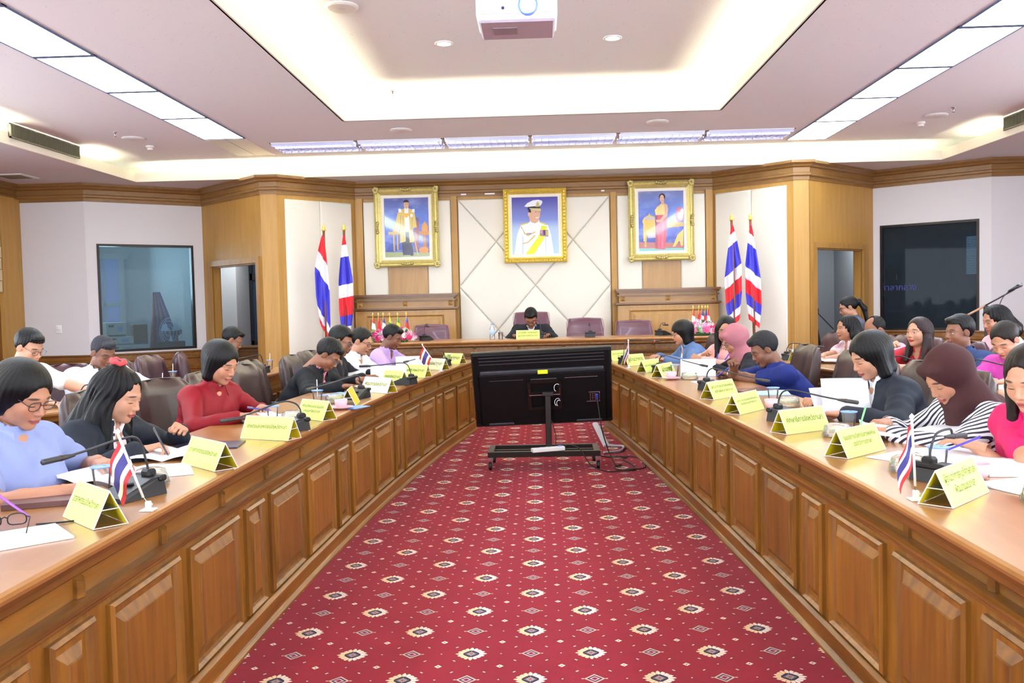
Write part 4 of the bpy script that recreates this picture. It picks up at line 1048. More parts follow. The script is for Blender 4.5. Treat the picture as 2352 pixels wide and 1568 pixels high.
sandwich(1.32, 4.02, T_, 'flat sandwich between the two name tents at the black blazer')
sandwich(1.30, 3.20, T_, 'clear box of sandwiches behind the standing little flag')
sandwich(1.408, 5.14, T_, 'round wrapped sandwich at the empty place')
sandwich(1.50, 2.70, T_, 'sandwich with lettuce at the edge of the desk beside the large name tent')
# ------------------------------------------------------------------ papers
pap2 = simple('printed_paper', (226, 230, 240), 0.7)
def booklet(cx, cy, z, w, h, rz, lab, n=2, th=0.006, curl=0.0, mat=None, name='booklet', cat='papers'):
    t = thing(name, lab, cat, (cx, cy, z + 0.001), math.radians(rz), 'papers and booklets on the desks')
    for s_ in ((-1, 1) if n == 2 else (1,)):
        def top(u, v, s_=s_):
            x = s_ * w * u if n == 2 else (u - 0.5) * w
            zz = th + (0.02 * math.sin(PI * min(1, u * 1.1)) * (1 if n == 2 else 0) + curl * u ** 3)
            return (x, (v - 0.5) * h, zz)
        mb = MB(); nu = 9
        mb.grid(top, nu, 3); m = nu * 3
        vs = [(p[0], p[1], max(0.0, p[2] - th - (0.0 if u_ > 0 else 0))) for p, u_ in zip(mb.v[:m], [1] * m)]
        b = MB(); b.v = mb.v + vs; b.f = list(mb.f) + [tuple(m + i for i in reversed(f)) for f in mb.f]
        for i in range(nu - 1):
            b.f.append((i*3, (i+1)*3, m+(i+1)*3, m+i*3)); b.f.append((i*3+2, m+i*3+2, m+(i+1)*3+2, (i+1)*3+2))
        b.f.append((0, m, m+1, 1)); b.f.append((1, m+1, m+2, 2)); e = (nu-1)*3
        b.f.append((e, e+1, m+e+1, m+e)); b.f.append((e+1, e+2, m+e+2, m+e+1))
        b.m = [0] * len(b.f)
        b.build('page_block', mat or paper_mat, t, smooth=True, ang=A40)
    return t
# raised sheets held up in the hands
def raised_sheet(cx, cy, z, w, h, rz, lean, lab, mat=None):
    t = thing('held_paper', lab, 'papers', (cx, cy, z + 0.002), math.radians(rz), 'papers and booklets on the desks')
    mb = MB()
    def f(u, v): return ((u - 0.5) * w, math.sin(math.radians(lean)) * h * v + 0.015 * math.sin(PI * u), math.cos(math.radians(lean)) * h * v)
    mb.grid(f, 9, 4); k = len(mb.v)
    b = MB(); b.v = mb.v + [(x, y + 0.002, zz) for x, y, zz in mb.v]; b.f = mb.f + [tuple(k + i for i in reversed(q)) for q in mb.f]; b.m = [0] * len(b.f)
    b.build('sheet', mat or paper_mat, t, smooth=True, fix=False)
    return t
booklet(-1.66, 3.33, T_, 0.21, 0.29, -20, 'open white booklet under the hand of the short-haired woman', 2, 0.012)
booklet(-1.62, 3.80, T_, 0.21, 0.29, 10, 'sheaf of white paper under the pen of the woman with the red hair tie', 2, 0.010)
booklet(-1.50, 3.45, T_, 0.21, 0.29, 25, 'loose white sheet between the microphone and the name tent', 1, 0.002)
booklet(-1.55, 4.06, T_, 0.30, 0.21, 8, 'dark tablet and papers at the edge behind the second name tent', 1, 0.006, mat=simple('dark_tablet', (60, 56, 74), 0.3), name='tablet', cat='tablet')
booklet(-1.58, 4.98, T_, 0.21, 0.29, -25, 'open booklet in the hands of the woman in the red blouse', 2, 0.010)
booklet(-1.40, 6.28, T_, 0.22, 0.30, 60, 'pale blue folder under the cup with the straw', 1, 0.006, mat=simple('pale_blue_folder', (150, 180, 235), 0.5), name='folder', cat='folder')
booklet(-1.23, 5.52, T_, 0.16, 0.26, 65, 'blue leaflet sticking out under the edge-on name tent', 1, 0.004, mat=simple('sky_blue_leaflet', (120, 165, 235), 0.5), name='leaflet', cat='leaflet')
booklet(-1.42, 6.75, T_, 0.21, 0.29, 30, 'white sheets under the writing hand of the man in the black jacket', 1, 0.01)
raised_sheet(-1.28, 7.42, T_, 0.30, 0.13, 12, 25, 'white sheaf held up before the woman in the white polo shirt')
raised_sheet(-1.22, 8.35, T_, 0.30, 0.15, 8, 20, 'white sheaf held up before the man in the purple shirt')
booklet(-1.50, 2.42, T_, 0.21, 0.29, -48, 'white sheets at the edge of the photograph under the spectacles', 1, 0.006)
booklet(-1.66, 2.90, T_, 0.24, 0.15, 20, 'brown leather organiser with a strap before the short-haired woman', 1, 0.018, mat=simple('brown_organiser', (96, 62, 60), 0.45), name='organiser', cat='notebook')
booklet(1.60, 3.50, T_, 0.21, 0.29, 12, 'white sheets by the arm of the brown headscarf', 1, 0.008)
booklet(1.62, 3.92, T_, 0.21, 0.29, -12, 'open booklet curling up before the brown headscarf', 2, 0.012, curl=0.05)
booklet(1.66, 3.20, T_, 0.24, 0.29, -8, 'white papers with a rolled edge under the arm of the pink shirt', 1, 0.014)
booklet(1.42, 3.42, T_, 0.21, 0.29, 35, 'loose sheets behind the microphone of the pink shirt', 1, 0.003)
booklet(1.56, 2.86, T_, 0.21, 0.29, 20, 'white sheets lying beside the large name tent', 1, 0.006)
raised_sheet(1.60, 4.72, T_, 0.24, 0.20, -6, 22, 'printed sheet held upright before the woman in the black blazer', pap2)
raised_sheet(1.535, 4.80, T_, 0.16, 0.15, 12, 30, 'second sheet of the papers held by the black blazer')
booklet(1.42, 6.05, T_, 0.27, 0.20, 20, 'dark tablet in a brown cover before the man in the blue shirt', 1, 0.008, mat=simple('brown_tablet_cover', (100, 56, 48), 0.35), name='tablet', cat='tablet')
booklet(1.50, 5.86, T_, 0.21, 0.29, -10, 'pale blue papers under the tablet of the man in the blue shirt', 1, 0.006, mat=simple('pale_cyan_paper', (170, 210, 235), 0.6))
booklet(1.25, 6.62, T_, 0.21, 0.29, 10, 'white sheets under the pen of the man in the blue shirt', 1, 0.006)
raised_sheet(1.26, 7.22, T_, 0.28, 0.16, -10, 35, 'thick sheaf held open by the woman in the pink headscarf', pap2)
booklet(1.20, 6.36, T_, 0.075, 0.15, 60, 'black telephone lying beside the microphone of the man in blue', 1, 0.009, mat=black_plastic, name='telephone', cat='telephone')
raised_sheet(-2.98, 8.45, T_, 0.30, 0.12, 0, 20, 'white sheet standing up before the man in the checked shirt')
booklet(-3.10, 6.90, T_, 0.21, 0.29, 20, 'white papers under the arms of the man in the white jacket', 2, 0.01)
booklet(2.80, 8.35, T_, 0.21, 0.29, -10, 'open booklet before the woman in the plaid blouse', 2, 0.014, curl=0.03)
booklet(2.86, 7.75, T_, 0.21, 0.29, 5, 'open booklet before the balding man', 2, 0.014, curl=0.06)
booklet(2.98, 7.0, T_, 0.21, 0.29, 0, 'papers before the woman in the red floral top', 1, 0.01)
booklet(3.05, 5.95, T_, 0.21, 0.29, -5, 'white papers before the woman in magenta', 1, 0.03)
# spectacles lying on the desk
def spectacles(parent, gap=0.066, w=0.05, h=0.036, col=None, loc=None, rot=None, nm='rim', arms=0.13):
    mb = MB()
    for s_ in (-1, 1):
        pts = [(s_*gap/2 + w/2*math.copysign(abs(math.cos(a))**0.7, math.cos(a)), -0.004*abs(math.cos(a)), h/2*math.copysign(abs(math.sin(a))**0.7, math.sin(a))) for a in [2*PI*i/16 for i in range(16)]]
        mb.tube(pts, 0.0019, 5, closed=True)
        xa = s_*(gap/2 + w/2)
        mb.tube([(xa, 0, 0.006), (xa + s_*0.010, -0.01, 0.008), (xa + s_*0.008, -arms*0.8, 0.006), (xa + s_*0.004, -arms, -0.015)], 0.0017, 5)
    mb.tube([(-(gap-w)/2, 0, 0.004), (0, 0.003, 0.008), ((gap-w)/2, 0, 0.004)], 0.0019, 5)
    return mb
sg = thing('spectacles', 'black-rimmed spectacles lying open on the white sheets at the edge', 'spectacles', (-1.585, 2.545, T_ + 0.03), math.radians(25))
m_ = spectacles(sg); m_.xf(Matrix.Rotation(0.25, 4, 'X')); m_.build('frame', black_plastic, sg, smooth=True)
cable('neck_cord', [(-1.50, 2.56, T_+0.012), (-1.44, 2.62, T_+0.004), (-1.40, 2.66, T_+0.004), (-1.41, 2.72, T_+0.004), (-1.38, 2.74, T_+0.004)], 0.003, black_plastic, 'black braided cord attached to the spectacles')
# ------------------------------------------------------------------ chairs
def chair_mesh(flat=False):
    W2 = 0.255
    mb = MB(); lv = 11; n = 40; vs = []
    for i in range(lv):
        t = i / (lv - 1); z = 0.50 + 0.50 * t
        y = -0.20 - 0.10 * t - 0.02 * math.sin(PI * t)
        w = W2 * (0.92 + 0.10 * math.sin(PI * min(1, t * 1.15))) * (1 if t < 0.85 else 1 - 0.55 * ((t - 0.85) / 0.15) ** 3 * (0.12 if flat else 0.35))
        d = (0.035 if flat else 0.050) * (1 if t < 0.9 else (1 - 0.75 * ((t - 0.9) / 0.1) ** 2)) + (0 if flat else 0.012 * math.sin(PI * t))
        for j in range(n):
            a = 2 * PI * j / n; c, s = math.cos(a), math.sin(a)
            x = w * math.copysign(abs(c) ** 0.55, c); yy = d * math.copysign(abs(s) ** 0.7, s)
            wrap = 0.035 * (x / W2) ** 2
            if s > 0 and not flat: yy += 0.026 * abs(math.cos(2.0 * PI * x / W2 * 0.98)) - 0.014
            vs.append((x, y + yy + wrap, z))
    vs.append((0, -0.295, 1.01)); vs.append((0, -0.2, 0.49))
    fs = []
    for i in range(lv - 1):
        for j in range(n): j2 = (j + 1) % n; fs.append((i*n+j, i*n+j2, (i+1)*n+j2, (i+1)*n+j))
    e = lv * n
    for j in range(n): j2 = (j + 1) % n; fs.append(((lv-1)*n+j, (lv-1)*n+j2, e)); fs.append((j2, j, e+1))
    return mb.add(vs, fs)
pipe_m = simple('pale_piping', (150, 110, 120), 0.5)
chair_arm = simple('arm_blue_black', (46, 56, 68), 0.3, coat=0.3)
def make_chair(flat, lm):
    t = bpy.data.objects.new('armchair', None); C.objects.link(t)
    chair_mesh(flat).build('backrest', lm, t, smooth=True, ang=math.radians(60))
    MB().cbox(-0.25, 0.25, -0.22, 0.27, 0.40, 0.50, 0.03).build('seat', lm, t, smooth=True, ang=math.radians(50))
    for s_ in (-1, 1):
        pts = smooth_path([(s_*0.27, -0.20, 0.44), (s_*0.30, -0.19, 0.60), (s_*0.30, -0.10, 0.675), (s_*0.30, 0.12, 0.68), (s_*0.30, 0.22, 0.64), (s_*0.29, 0.20, 0.52), (s_*0.27, 0.10, 0.43)], 6)
        MB().tube(pts, 0.018, 8).build('armrest', chair_arm, t, smooth=True)
    MB().tube([(0, 0, 0.08), (0, 0, 0.41)], 0.03, 12).build('column', black_metal, t, smooth=True, ang=A40)
    for k in range(5):
        a = 2*PI*k/5; dx, dy = math.cos(a), math.sin(a)
        l = MB().tube([(0.02*dx, 0.02*dy, 0.10), (0.29*dx, 0.29*dy, 0.065)], [0.022, 0.014], 7).build('foot_spoke', black_plastic, t, smooth=True)
        MB().lathe([(0.01, -0.018), (0.024, -0.016), (0.026, 0), (0.024, 0.016), (0.01, 0.018)], 12, c=(0.29*dx, 0.29*dy, 0.027), M=Matrix.Rotation(a + PI/2, 4, 'Z') @ Matrix.Rotation(PI/2, 4, 'Y')).build('castor_wheel', black_plastic, l, smooth=True)
    if flat:
        mb = MB(); mb.tube(smooth_path([(-0.242, -0.19, 0.55), (-0.252, -0.235, 0.90), (-0.238, -0.255, 0.975), (-0.20, -0.265, 0.99), (0.20, -0.265, 0.99), (0.238, -0.255, 0.975), (0.252, -0.235, 0.90), (0.242, -0.19, 0.55)], 5), 0.004, 5).build('piping', pipe_m, t, smooth=True)
        MB().tube([(-0.235, -0.222, 0.80), (0.235, -0.222, 0.80)], 0.003, 5).build('seam', pipe_m, t)
    return t
protos = {}
leather_p = simple('purple_leather', (100, 60, 76), 0.3, noise=0.10, nscale=60, bump=0.10, coat=0.2)
def chair(x, y, deg, lab, kind='m', z=0.0, grp='leather chairs at the desks', dz=0.0):
    key = kind
    if key not in protos: protos[key] = make_chair(kind == 'f', {'m': leather, 'b': leather_b, 'f': leather_p}[kind]); o = protos[key]
    else: o = copy_tree(protos[key])
    o.location = (x, y, z + dz); o.rotation_euler = (0, 0, math.radians(deg - 90)); tagp(o, lab, 'chair', grp)
    return o
# ------------------------------------------------------------------ framed portraits
def col(name, rgb, r=0.35): return simple(name, rgb, r, noise=0.05, nscale=6)
def picture_mat(name, stops, cloud=True):
    # printed backdrop: vertical gradient of the painting itself with soft painted clouds
    t = NT(name); sp = t.n.new('ShaderNodeSeparateXYZ'); tc = t.n.new('ShaderNodeTexCoord'); t.link(tc.outputs['Object'], sp.inputs[0])
    mr = t.n.new('ShaderNodeMapRange'); t.link(sp.outputs[2], mr.inputs[0]); mr.inputs[1].default_value = 0.0; mr.inputs[2].default_value = 1.0
    rp = t.n.new('ShaderNodeValToRGB'); t.link(mr.outputs[0], rp.inputs[0]); cr = rp.color_ramp
    cr.elements[0].position = stops[0][0]; cr.elements[0].color = (*lin(stops[0][1]), 1); cr.elements[1].position = stops[-1][0]; cr.elements[1].color = (*lin(stops[-1][1]), 1)
    for p_, c_ in stops[1:-1]: e = cr.elements.new(p_); e.color = (*lin(c_), 1)
    c = rp.outputs[0]
    if cloud:
        n = t.node('ShaderNodeTexNoise'); n.inputs['Scale'].default_value = 5; n.inputs['Detail'].default_value = 4; t.link(t.coord('Object', (1, 1, 1.8)), n.inputs['Vector'])
        f = t.math('MULTIPLY', t.math('SUBTRACT', n.outputs[0], 0.48), 2.2); f = t.math('MINIMUM', t.math('MAXIMUM', f, 0.0), 0.6)
        c = t.mix(f, c, lin((150, 170, 225)))
    t.link(c, t.b.inputs['Base Color']); t.b.inputs['Roughness'].default_value = 0.08; t.b.inputs['Coat Weight'].default_value = 0.6
    return t.mat
def ell(cx, cz, rx, rz, n=20, a0=0.0, a1=2*PI): return [(cx + rx*math.cos(a0+(a1-a0)*i/n), cz + rz*math.sin(a0+(a1-a0)*i/n)) for i in range(n if a1-a0 > 6.28 else n+1)]
def portrait(name, label, xc, z0, z1, w, ornate, layers, bg, fm_):
    h = z1 - z0
    t = thing(name, label, 'framed portrait', (xc, 13.47, z0), 0, 'framed portraits on the back wall')
    f = 0.105 if ornate else 0.085
    def ringsweep(prof, m, nm):
        mb = MB(); vs = []
        for i, d in prof: vs += [(-w/2+i, -d, i), (w/2-i, -d, i), (w/2-i, -d, h-i), (-w/2+i, -d, h-i)]
        fs = []; n = len(prof)
        for r in range(n-1):
            for k in range(4): j = (k+1) % 4; fs.append((r*4+k, r*4+j, (r+1)*4+j, (r+1)*4+k))
        mb.add(vs, fs).build(nm, m, t)
    ringsweep([(0, -0.03), (0, 0.05), (0.015, 0.065), (0.03, 0.05), (0.045, 0.045), (0.06, 0.062), (f-0.012, 0.04), (f, 0.035), (f, 0.012)], fm_, 'frame')
    ringsweep([(f, 0.012), (f, 0.03), (f+0.04, 0.022), (f+0.045, 0.010)], simple('cream_slip', (236, 230, 214), 0.6), 'mount')
    o = MB()
    if ornate:
        for (x, z) in ((-w/2+0.03, 0.03), (w/2-0.03, 0.03), (w/2-0.03, h-0.03), (-w/2+0.03, h-0.03)):
            c = thing('corner', None, None); bpy.data.objects.remove(c)
            mb = MB()
            for k in range(7):
                a = 2*PI*k/7; mb.lathe([(0, -0.010), (0.022, -0.006), (0.026, 0), (0.016, 0.010), (0, 0.013)], 8, c=(x+0.032*math.cos(a)*(1 if k % 2 else .7), -0.062, z+0.032*math.sin(a)), M=Matrix.Rotation(PI/2, 4, 'X'))
            mb.lathe([(0, -0.01), (0.03, 0), (0, 0.02)], 10, c=(x, -0.066, z), M=Matrix.Rotation(PI/2, 4, 'X'))
            mb.build('corner_ornament', fm_, t, smooth=True)
        for (x, z, ver) in ((0, 0.035, 0), (0, h-0.035, 0), (-w/2+0.035, h/2, 1), (w/2-0.035, h/2, 1)):
            mb = MB()
            for k in range(-2, 3): mb.lathe([(0, -0.01), (0.026, 0), (0.012, 0.012), (0, 0.016)], 8, c=(x + (0.034*k if not ver else 0.008*abs(k)), -0.062, z + (0.034*k if ver else 0.008*abs(k))), M=Matrix.Rotation(PI/2, 4, 'X'))
            mb.build('side_ornament', fm_, t, smooth=True)
    else:
        mb = MB(); n = 22
        for k in range(n):
            q = (k + 0.5) / n
            for (x, z) in ((-w/2 + q*w, 0.038), (-w/2 + q*w, h-0.038), (-w/2+0.038, q*h), (w/2-0.038, q*h)):
                mb.lathe([(0, -0.008), (0.014, -0.002), (0.010, 0.006), (0, 0.010)], 6, c=(x, -0.058, z), M=Matrix.Rotation(PI/2, 4, 'X'))
        b = mb.build('beading', fm_, t, smooth=True); b['kind'] = 'stuff'
    i0 = f + 0.044; pw, ph = w - 2*i0, h - 2*i0
    bgm = picture_mat(name + '_backdrop', [(i0/1.0 + p_*ph, c_) for p_, c_ in bg[0]], bg[1])
    MB().box(-w/2+i0, w/2-i0, -0.012, -0.008, i0, h-i0).build('picture', bgm, t)
    # painted shapes, one thin film over another like print
    mb = MB(); mats = []; d = 0.0125
    for poly, c_ in layers:
        nm = 'print_%d_%d_%d' % c_
        m = bpy.data.materials.get(nm) or simple(nm, c_, 0.12, coat=0.5)
        if m not in mats: mats.append(m)
        mb.mi = mats.index(m); d += 0.00035
        q = [(min(max(x, 0), 1)*pw - pw/2, i0 + min(max(z, 0), 1)*ph) for x, z in poly]
        ar = sum(q[k][0]*q[(k+1) % len(q)][1]-q[(k+1) % len(q)][0]*q[k][1] for k in range(len(q)))
        if ar < 0: q.reverse()
        mb.add([(x, -d, z) for x, z in q], [tuple(range(len(q)))])
    o = mb.build('printed_figure', mats, t, fix=False)
    return t
SK = (214, 170, 140); GLD = (214, 190, 96); DG = (190, 160, 70); WT = (238, 240, 244)
robe = [
 ([(0.0, 0.0), (1, 0.0), (1, 0.07), (0.0, 0.09)], (150, 160, 110)),
 ([(0.66, 0.10), (0.76, 0.08), (0.78, 0.66), (0.74, 0.66), (0.70, 0.46), (0.66, 0.44)], (150, 92, 84)), ([(0.72, 0.62), (0.78, 0.60), (0.75, 0.67), (0.70, 0.66)], (96, 92, 120)),
 ([(0.08, 0.38), (0.32, 0.38), (0.34, 0.43), (0.08, 0.43)], DG), ([(0.18, 0.38), (0.22, 0.38), (0.22, 0.10), (0.19, 0.10)], DG), ([(0.27, 0.38), (0.30, 0.38), (0.30, 0.12), (0.27, 0.12)], DG), ([(0.18, 0.43), (0.30, 0.43), (0.27, 0.49), (0.20, 0.49)], (206, 150, 70)),
 ([(0.80, 0.36), (1.0, 0.36), (1.0, 0.43), (0.78, 0.43)], (200, 134, 60)), ([(0.88, 0.36), (0.93, 0.36), (0.95, 0.14), (0.86, 0.14)], (170, 110, 56)), ([(0.84, 0.43), (0.98, 0.43), (0.98, 0.52), (0.91, 0.60), (0.84, 0.52)], (210, 150, 66)),
 (ell(0.88, 0.11, 0.11, 0.055), (214, 132, 40)),
 ([(0.40, 0.03), (0.56, 0.03), (0.60, 0.01), (0.64, 0.03), (0.60, 0.30), (0.38, 0.28)], (24, 28, 60)),
 ([(0.48, 0.2), (0.55, 0.2), (0.56, 0.42), (0.47, 0.42)], (20, 24, 48)),
 ([(0.30, 0.74), (0.36, 0.80), (0.44, 0.82), (0.56, 0.82), (0.64, 0.80), (0.69, 0.74), (0.73, 0.50), (0.64, 0.48), (0.66, 0.25), (0.56, 0.24), (0.55, 0.42), (0.47, 0.42), (0.47, 0.26), (0.34, 0.24), (0.34, 0.46), (0.22, 0.50)], GLD),
 ([(0.34, 0.26), (0.36, 0.26), (0.38, 0.70), (0.36, 0.72)], (186, 164, 70)), ([(0.42, 0.26), (0.43, 0.26), (0.43, 0.70), (0.41, 0.70)], (190, 168, 72)), ([(0.61, 0.28), (0.62, 0.28), (0.64, 0.68), (0.62, 0.70)], (186, 164, 70)),
 ([(0.46, 0.44), (0.57, 0.44), (0.56, 0.68), (0.51, 0.74), (0.46, 0.68)], WT), ([(0.46, 0.68), (0.51, 0.66), (0.56, 0.72), (0.54, 0.74), (0.47, 0.74)], (232, 176, 60)), ([(0.46, 0.74), (0.55, 0.74), (0.55, 0.84), (0.46, 0.84)], WT),
 ([(0.33, 0.76), (0.40, 0.76), (0.38, 0.82), (0.32, 0.82)], WT), ([(0.62, 0.76), (0.69, 0.75), (0.69, 0.81), (0.64, 0.81)], WT), (ell(0.62, 0.70, 0.03, 0.03, 10), WT),
 ([(0.28, 0.47), (0.33, 0.46), (0.32, 0.42), (0.29, 0.43)], SK), ([(0.60, 0.50), (0.65, 0.50), (0.65, 0.46), (0.61, 0.46)], SK), ([(0.62, 0.47), (0.635, 0.47), (0.75, 0.02), (0.735, 0.02)], (200, 196, 170)),
 (ell(0.505, 0.885, 0.058, 0.07), SK), (ell(0.50, 0.925, 0.062, 0.045, 14, 0, PI), (40, 34, 36)), ([(0.485, 0.845), (0.525, 0.845), (0.52, 0.85), (0.49, 0.85)], (180, 110, 100)),
 ([(0.475, 0.892), (0.495, 0.892), (0.495, 0.898), (0.475, 0.898)], (70, 50, 44)), ([(0.515, 0.892), (0.535, 0.892), (0.535, 0.898), (0.515, 0.898)], (70, 50, 44))]
portrait('portrait_painting', 'gilt-framed portrait of a standing man in a long golden robe with a sword-thin cane', -1.985, 1.985, 3.165, 0.965, True, robe, ([(0.0, (70, 84, 150)), (0.35, (80, 106, 205)), (0.7, (98, 128, 210)), (1.0, (92, 102, 165))], True), gold2)
RD = (200, 60, 84)
red = [
 ([(0.0, 0.0), (1, 0.0), (1, 0.12), (0.0, 0.15)], (170, 96, 84)), ([(0.0, 0.0), (1, 0.0), (1, 0.035), (0.0, 0.045)], (110, 176, 176)),
 ([(0.12, 0.06), (0.16, 0.06), (0.18, 0.24), (0.36, 0.22), (0.36, 0.30), (0.14, 0.32)], DG), ([(0.10, 0.16), (0.14, 0.16), (0.15, 0.50), (0.10, 0.52)], GLD), ([(0.08, 0.50), (0.12, 0.56), (0.22, 0.60), (0.24, 0.64), (0.26, 0.60), (0.36, 0.57), (0.38, 0.24), (0.16, 0.30)], GLD), ([(0.14, 0.52), (0.35, 0.52), (0.36, 0.32), (0.20, 0.32)], (226, 180, 60)), ([(0.14, 0.52), (0.34, 0.52), (0.33, 0.57), (0.15, 0.57)], (190, 180, 190)), ([(0.20, 0.22), (0.37, 0.22), (0.37, 0.29), (0.18, 0.29)], (186, 176, 196)),
 ([(0.64, 0.38), (1.0, 0.40), (1, 0.47), (0.62, 0.47)], DG), ([(0.72, 0.47), (0.83, 0.47), (0.83, 0.50), (0.73, 0.50)], GLD), ([(0.75, 0.06), (0.80, 0.06), (0.90, 0.16), (0.94, 0.06), (0.98, 0.08), (1.0, 0.36), (0.86, 0.26)], GLD),
 (ell(0.92, 0.60, 0.10, 0.12, 12), (196, 90, 110)), (ell(0.93, 0.58, 0.06, 0.07, 9), (236, 220, 226)), (ell(0.90, 0.68, 0.05, 0.05, 7), (200, 70, 96)), (ell(0.97, 0.64, 0.04, 0.05, 7), (238, 230, 232)),
 ([(0.36, 0.03), (0.58, 0.02), (0.62, 0.30), (0.63, 0.60), (0.38, 0.60), (0.37, 0.30)], RD), ([(0.37, 0.05), (0.42, 0.04), (0.42, 0.58), (0.38, 0.60)], (150, 34, 66)), ([(0.50, 0.04), (0.54, 0.04), (0.56, 0.56), (0.53, 0.56)], (222, 96, 120)),
 ([(0.38, 0.60), (0.62, 0.60), (0.62, 0.70), (0.58, 0.78), (0.50, 0.79), (0.38, 0.70)], (226, 206, 130)), ([(0.36, 0.68), (0.44, 0.76), (0.40, 0.60), (0.38, 0.60)], (236, 216, 140)),
 ([(0.56, 0.80), (0.64, 0.77), (0.66, 0.70), (0.64, 0.58), (0.50, 0.48), (0.40, 0.48), (0.38, 0.52), (0.42, 0.52), (0.48, 0.52), (0.58, 0.62), (0.58, 0.74)], SK), ([(0.50, 0.78), (0.58, 0.77), (0.57, 0.84), (0.52, 0.84)], SK),
 (ell(0.53, 0.905, 0.070, 0.055), (44, 32, 34)), (ell(0.525, 0.875, 0.048, 0.062), (222, 176, 148)), ([(0.505, 0.842), (0.545, 0.842), (0.54, 0.85), (0.51, 0.85)], (190, 80, 90)), ([(0.50, 0.884), (0.515, 0.884), (0.515, 0.89), (0.50, 0.89)], (60, 44, 40)), ([(0.535, 0.884), (0.55, 0.884), (0.55, 0.89), (0.535, 0.89)], (60, 44, 40))]
portrait('portrait_painting', 'gilt-framed portrait of a standing woman in a long red skirt beside a golden chair', 1.83, 1.985, 3.165, 0.965, True, red, ([(0.0, (60, 72, 140)), (0.35, (76, 98, 205)), (0.7, (98, 128, 208)), (1.0, (112, 124, 180))], True), gold2)
wu = [
 ([(0.03, 0.0), (0.90, 0.0), (0.84, 0.34), (0.78, 0.50), (0.70, 0.54), (0.60, 0.56), (0.36, 0.56), (0.18, 0.50), (0.10, 0.34)], (232, 240, 246)), ([(0.20, 0.0), (0.23, 0.0), (0.24, 0.30), (0.21, 0.34)], (200, 216, 232)), ([(0.72, 0.0), (0.74, 0.0), (0.73, 0.30), (0.71, 0.30)], (202, 216, 230)),
 ([(0.28, 0.0), (0.46, 0.0), (0.70, 0.28), (0.76, 0.48), (0.64, 0.50), (0.56, 0.30)], (222, 232, 60)),
 ([(0.16, 0.50), (0.36, 0.545), (0.34, 0.56), (0.18, 0.525)], (226, 206, 90)), ([(0.60, 0.55), (0.74, 0.50), (0.76, 0.515), (0.61, 0.565)], (226, 206, 90)),
 ([(0.18, 0.49), (0.20, 0.49), (0.26, 0.36), (0.34, 0.32), (0.50, 0.38), (0.50, 0.40), (0.34, 0.34), (0.27, 0.38)], (214, 176, 70)), ([(0.22, 0.18), (0.34, 0.20), (0.50, 0.32), (0.49, 0.34), (0.33, 0.215), (0.22, 0.195)], (214, 176, 70)),
 ([(0.60, 0.32), (0.78, 0.30), (0.78, 0.42), (0.61, 0.42)], (150, 120, 150)), ([(0.62, 0.36), (0.65, 0.36), (0.65, 0.42), (0.62, 0.42)], (226, 150, 190)), ([(0.68, 0.33), (0.71, 0.33), (0.71, 0.42), (0.68, 0.42)], (60, 30, 50)), ([(0.74, 0.32), (0.77, 0.32), (0.77, 0.41), (0.74, 0.41)], (226, 206, 60)), ([(0.31, 0.345), (0.41, 0.355), (0.41, 0.375), (0.31, 0.37)], (130, 140, 200)),
 ([(0.38, 0.56), (0.60, 0.56), (0.58, 0.62), (0.40, 0.66)], (240, 246, 250)),
 ([(0.38, 0.60), (0.42, 0.56), (0.50, 0.54), (0.57, 0.57), (0.61, 0.66), (0.62, 0.78), (0.40, 0.80), (0.36, 0.70)], (214, 172, 144)), (ell(0.365, 0.70, 0.02, 0.035, 10), (224, 186, 160)),
 ([(0.50, 0.645), (0.58, 0.655), (0.585, 0.64), (0.54, 0.62)], (236, 220, 216)), ([(0.50, 0.735), (0.54, 0.738), (0.54, 0.745), (0.50, 0.742)], (70, 50, 50)), ([(0.57, 0.738), (0.60, 0.738), (0.60, 0.745), (0.57, 0.745)], (70, 50, 50)), ([(0.36, 0.74), (0.42, 0.73), (0.40, 0.82), (0.36, 0.82)], (40, 36, 40)),
 ([(0.34, 0.79), (0.62, 0.77), (0.61, 0.84), (0.35, 0.84)], (50, 46, 50)), ([(0.40, 0.79), (0.62, 0.755), (0.64, 0.76), (0.62, 0.80), (0.38, 0.81)], (206, 196, 140)),
 ([(0.27, 0.84), (0.34, 0.83), (0.46, 0.84), (0.62, 0.845), (0.67, 0.90), (0.66, 0.935), (0.58, 0.955), (0.46, 0.945), (0.34, 0.90)], (232, 236, 246)), ([(0.52, 0.83), (0.60, 0.83), (0.60, 0.88), (0.565, 0.93), (0.53, 0.88)], (196, 184, 110))]
portrait('portrait_photograph', 'gold-framed portrait of a man in a white uniform and cap with a yellow sash', -0.05, 2.0, 3.105, 0.945, False, wu, ([(0.0, (180, 216, 240)), (0.45, (176, 200, 232)), (0.6, (128, 144, 214)), (1.0, (70, 66, 160))], False), gold)
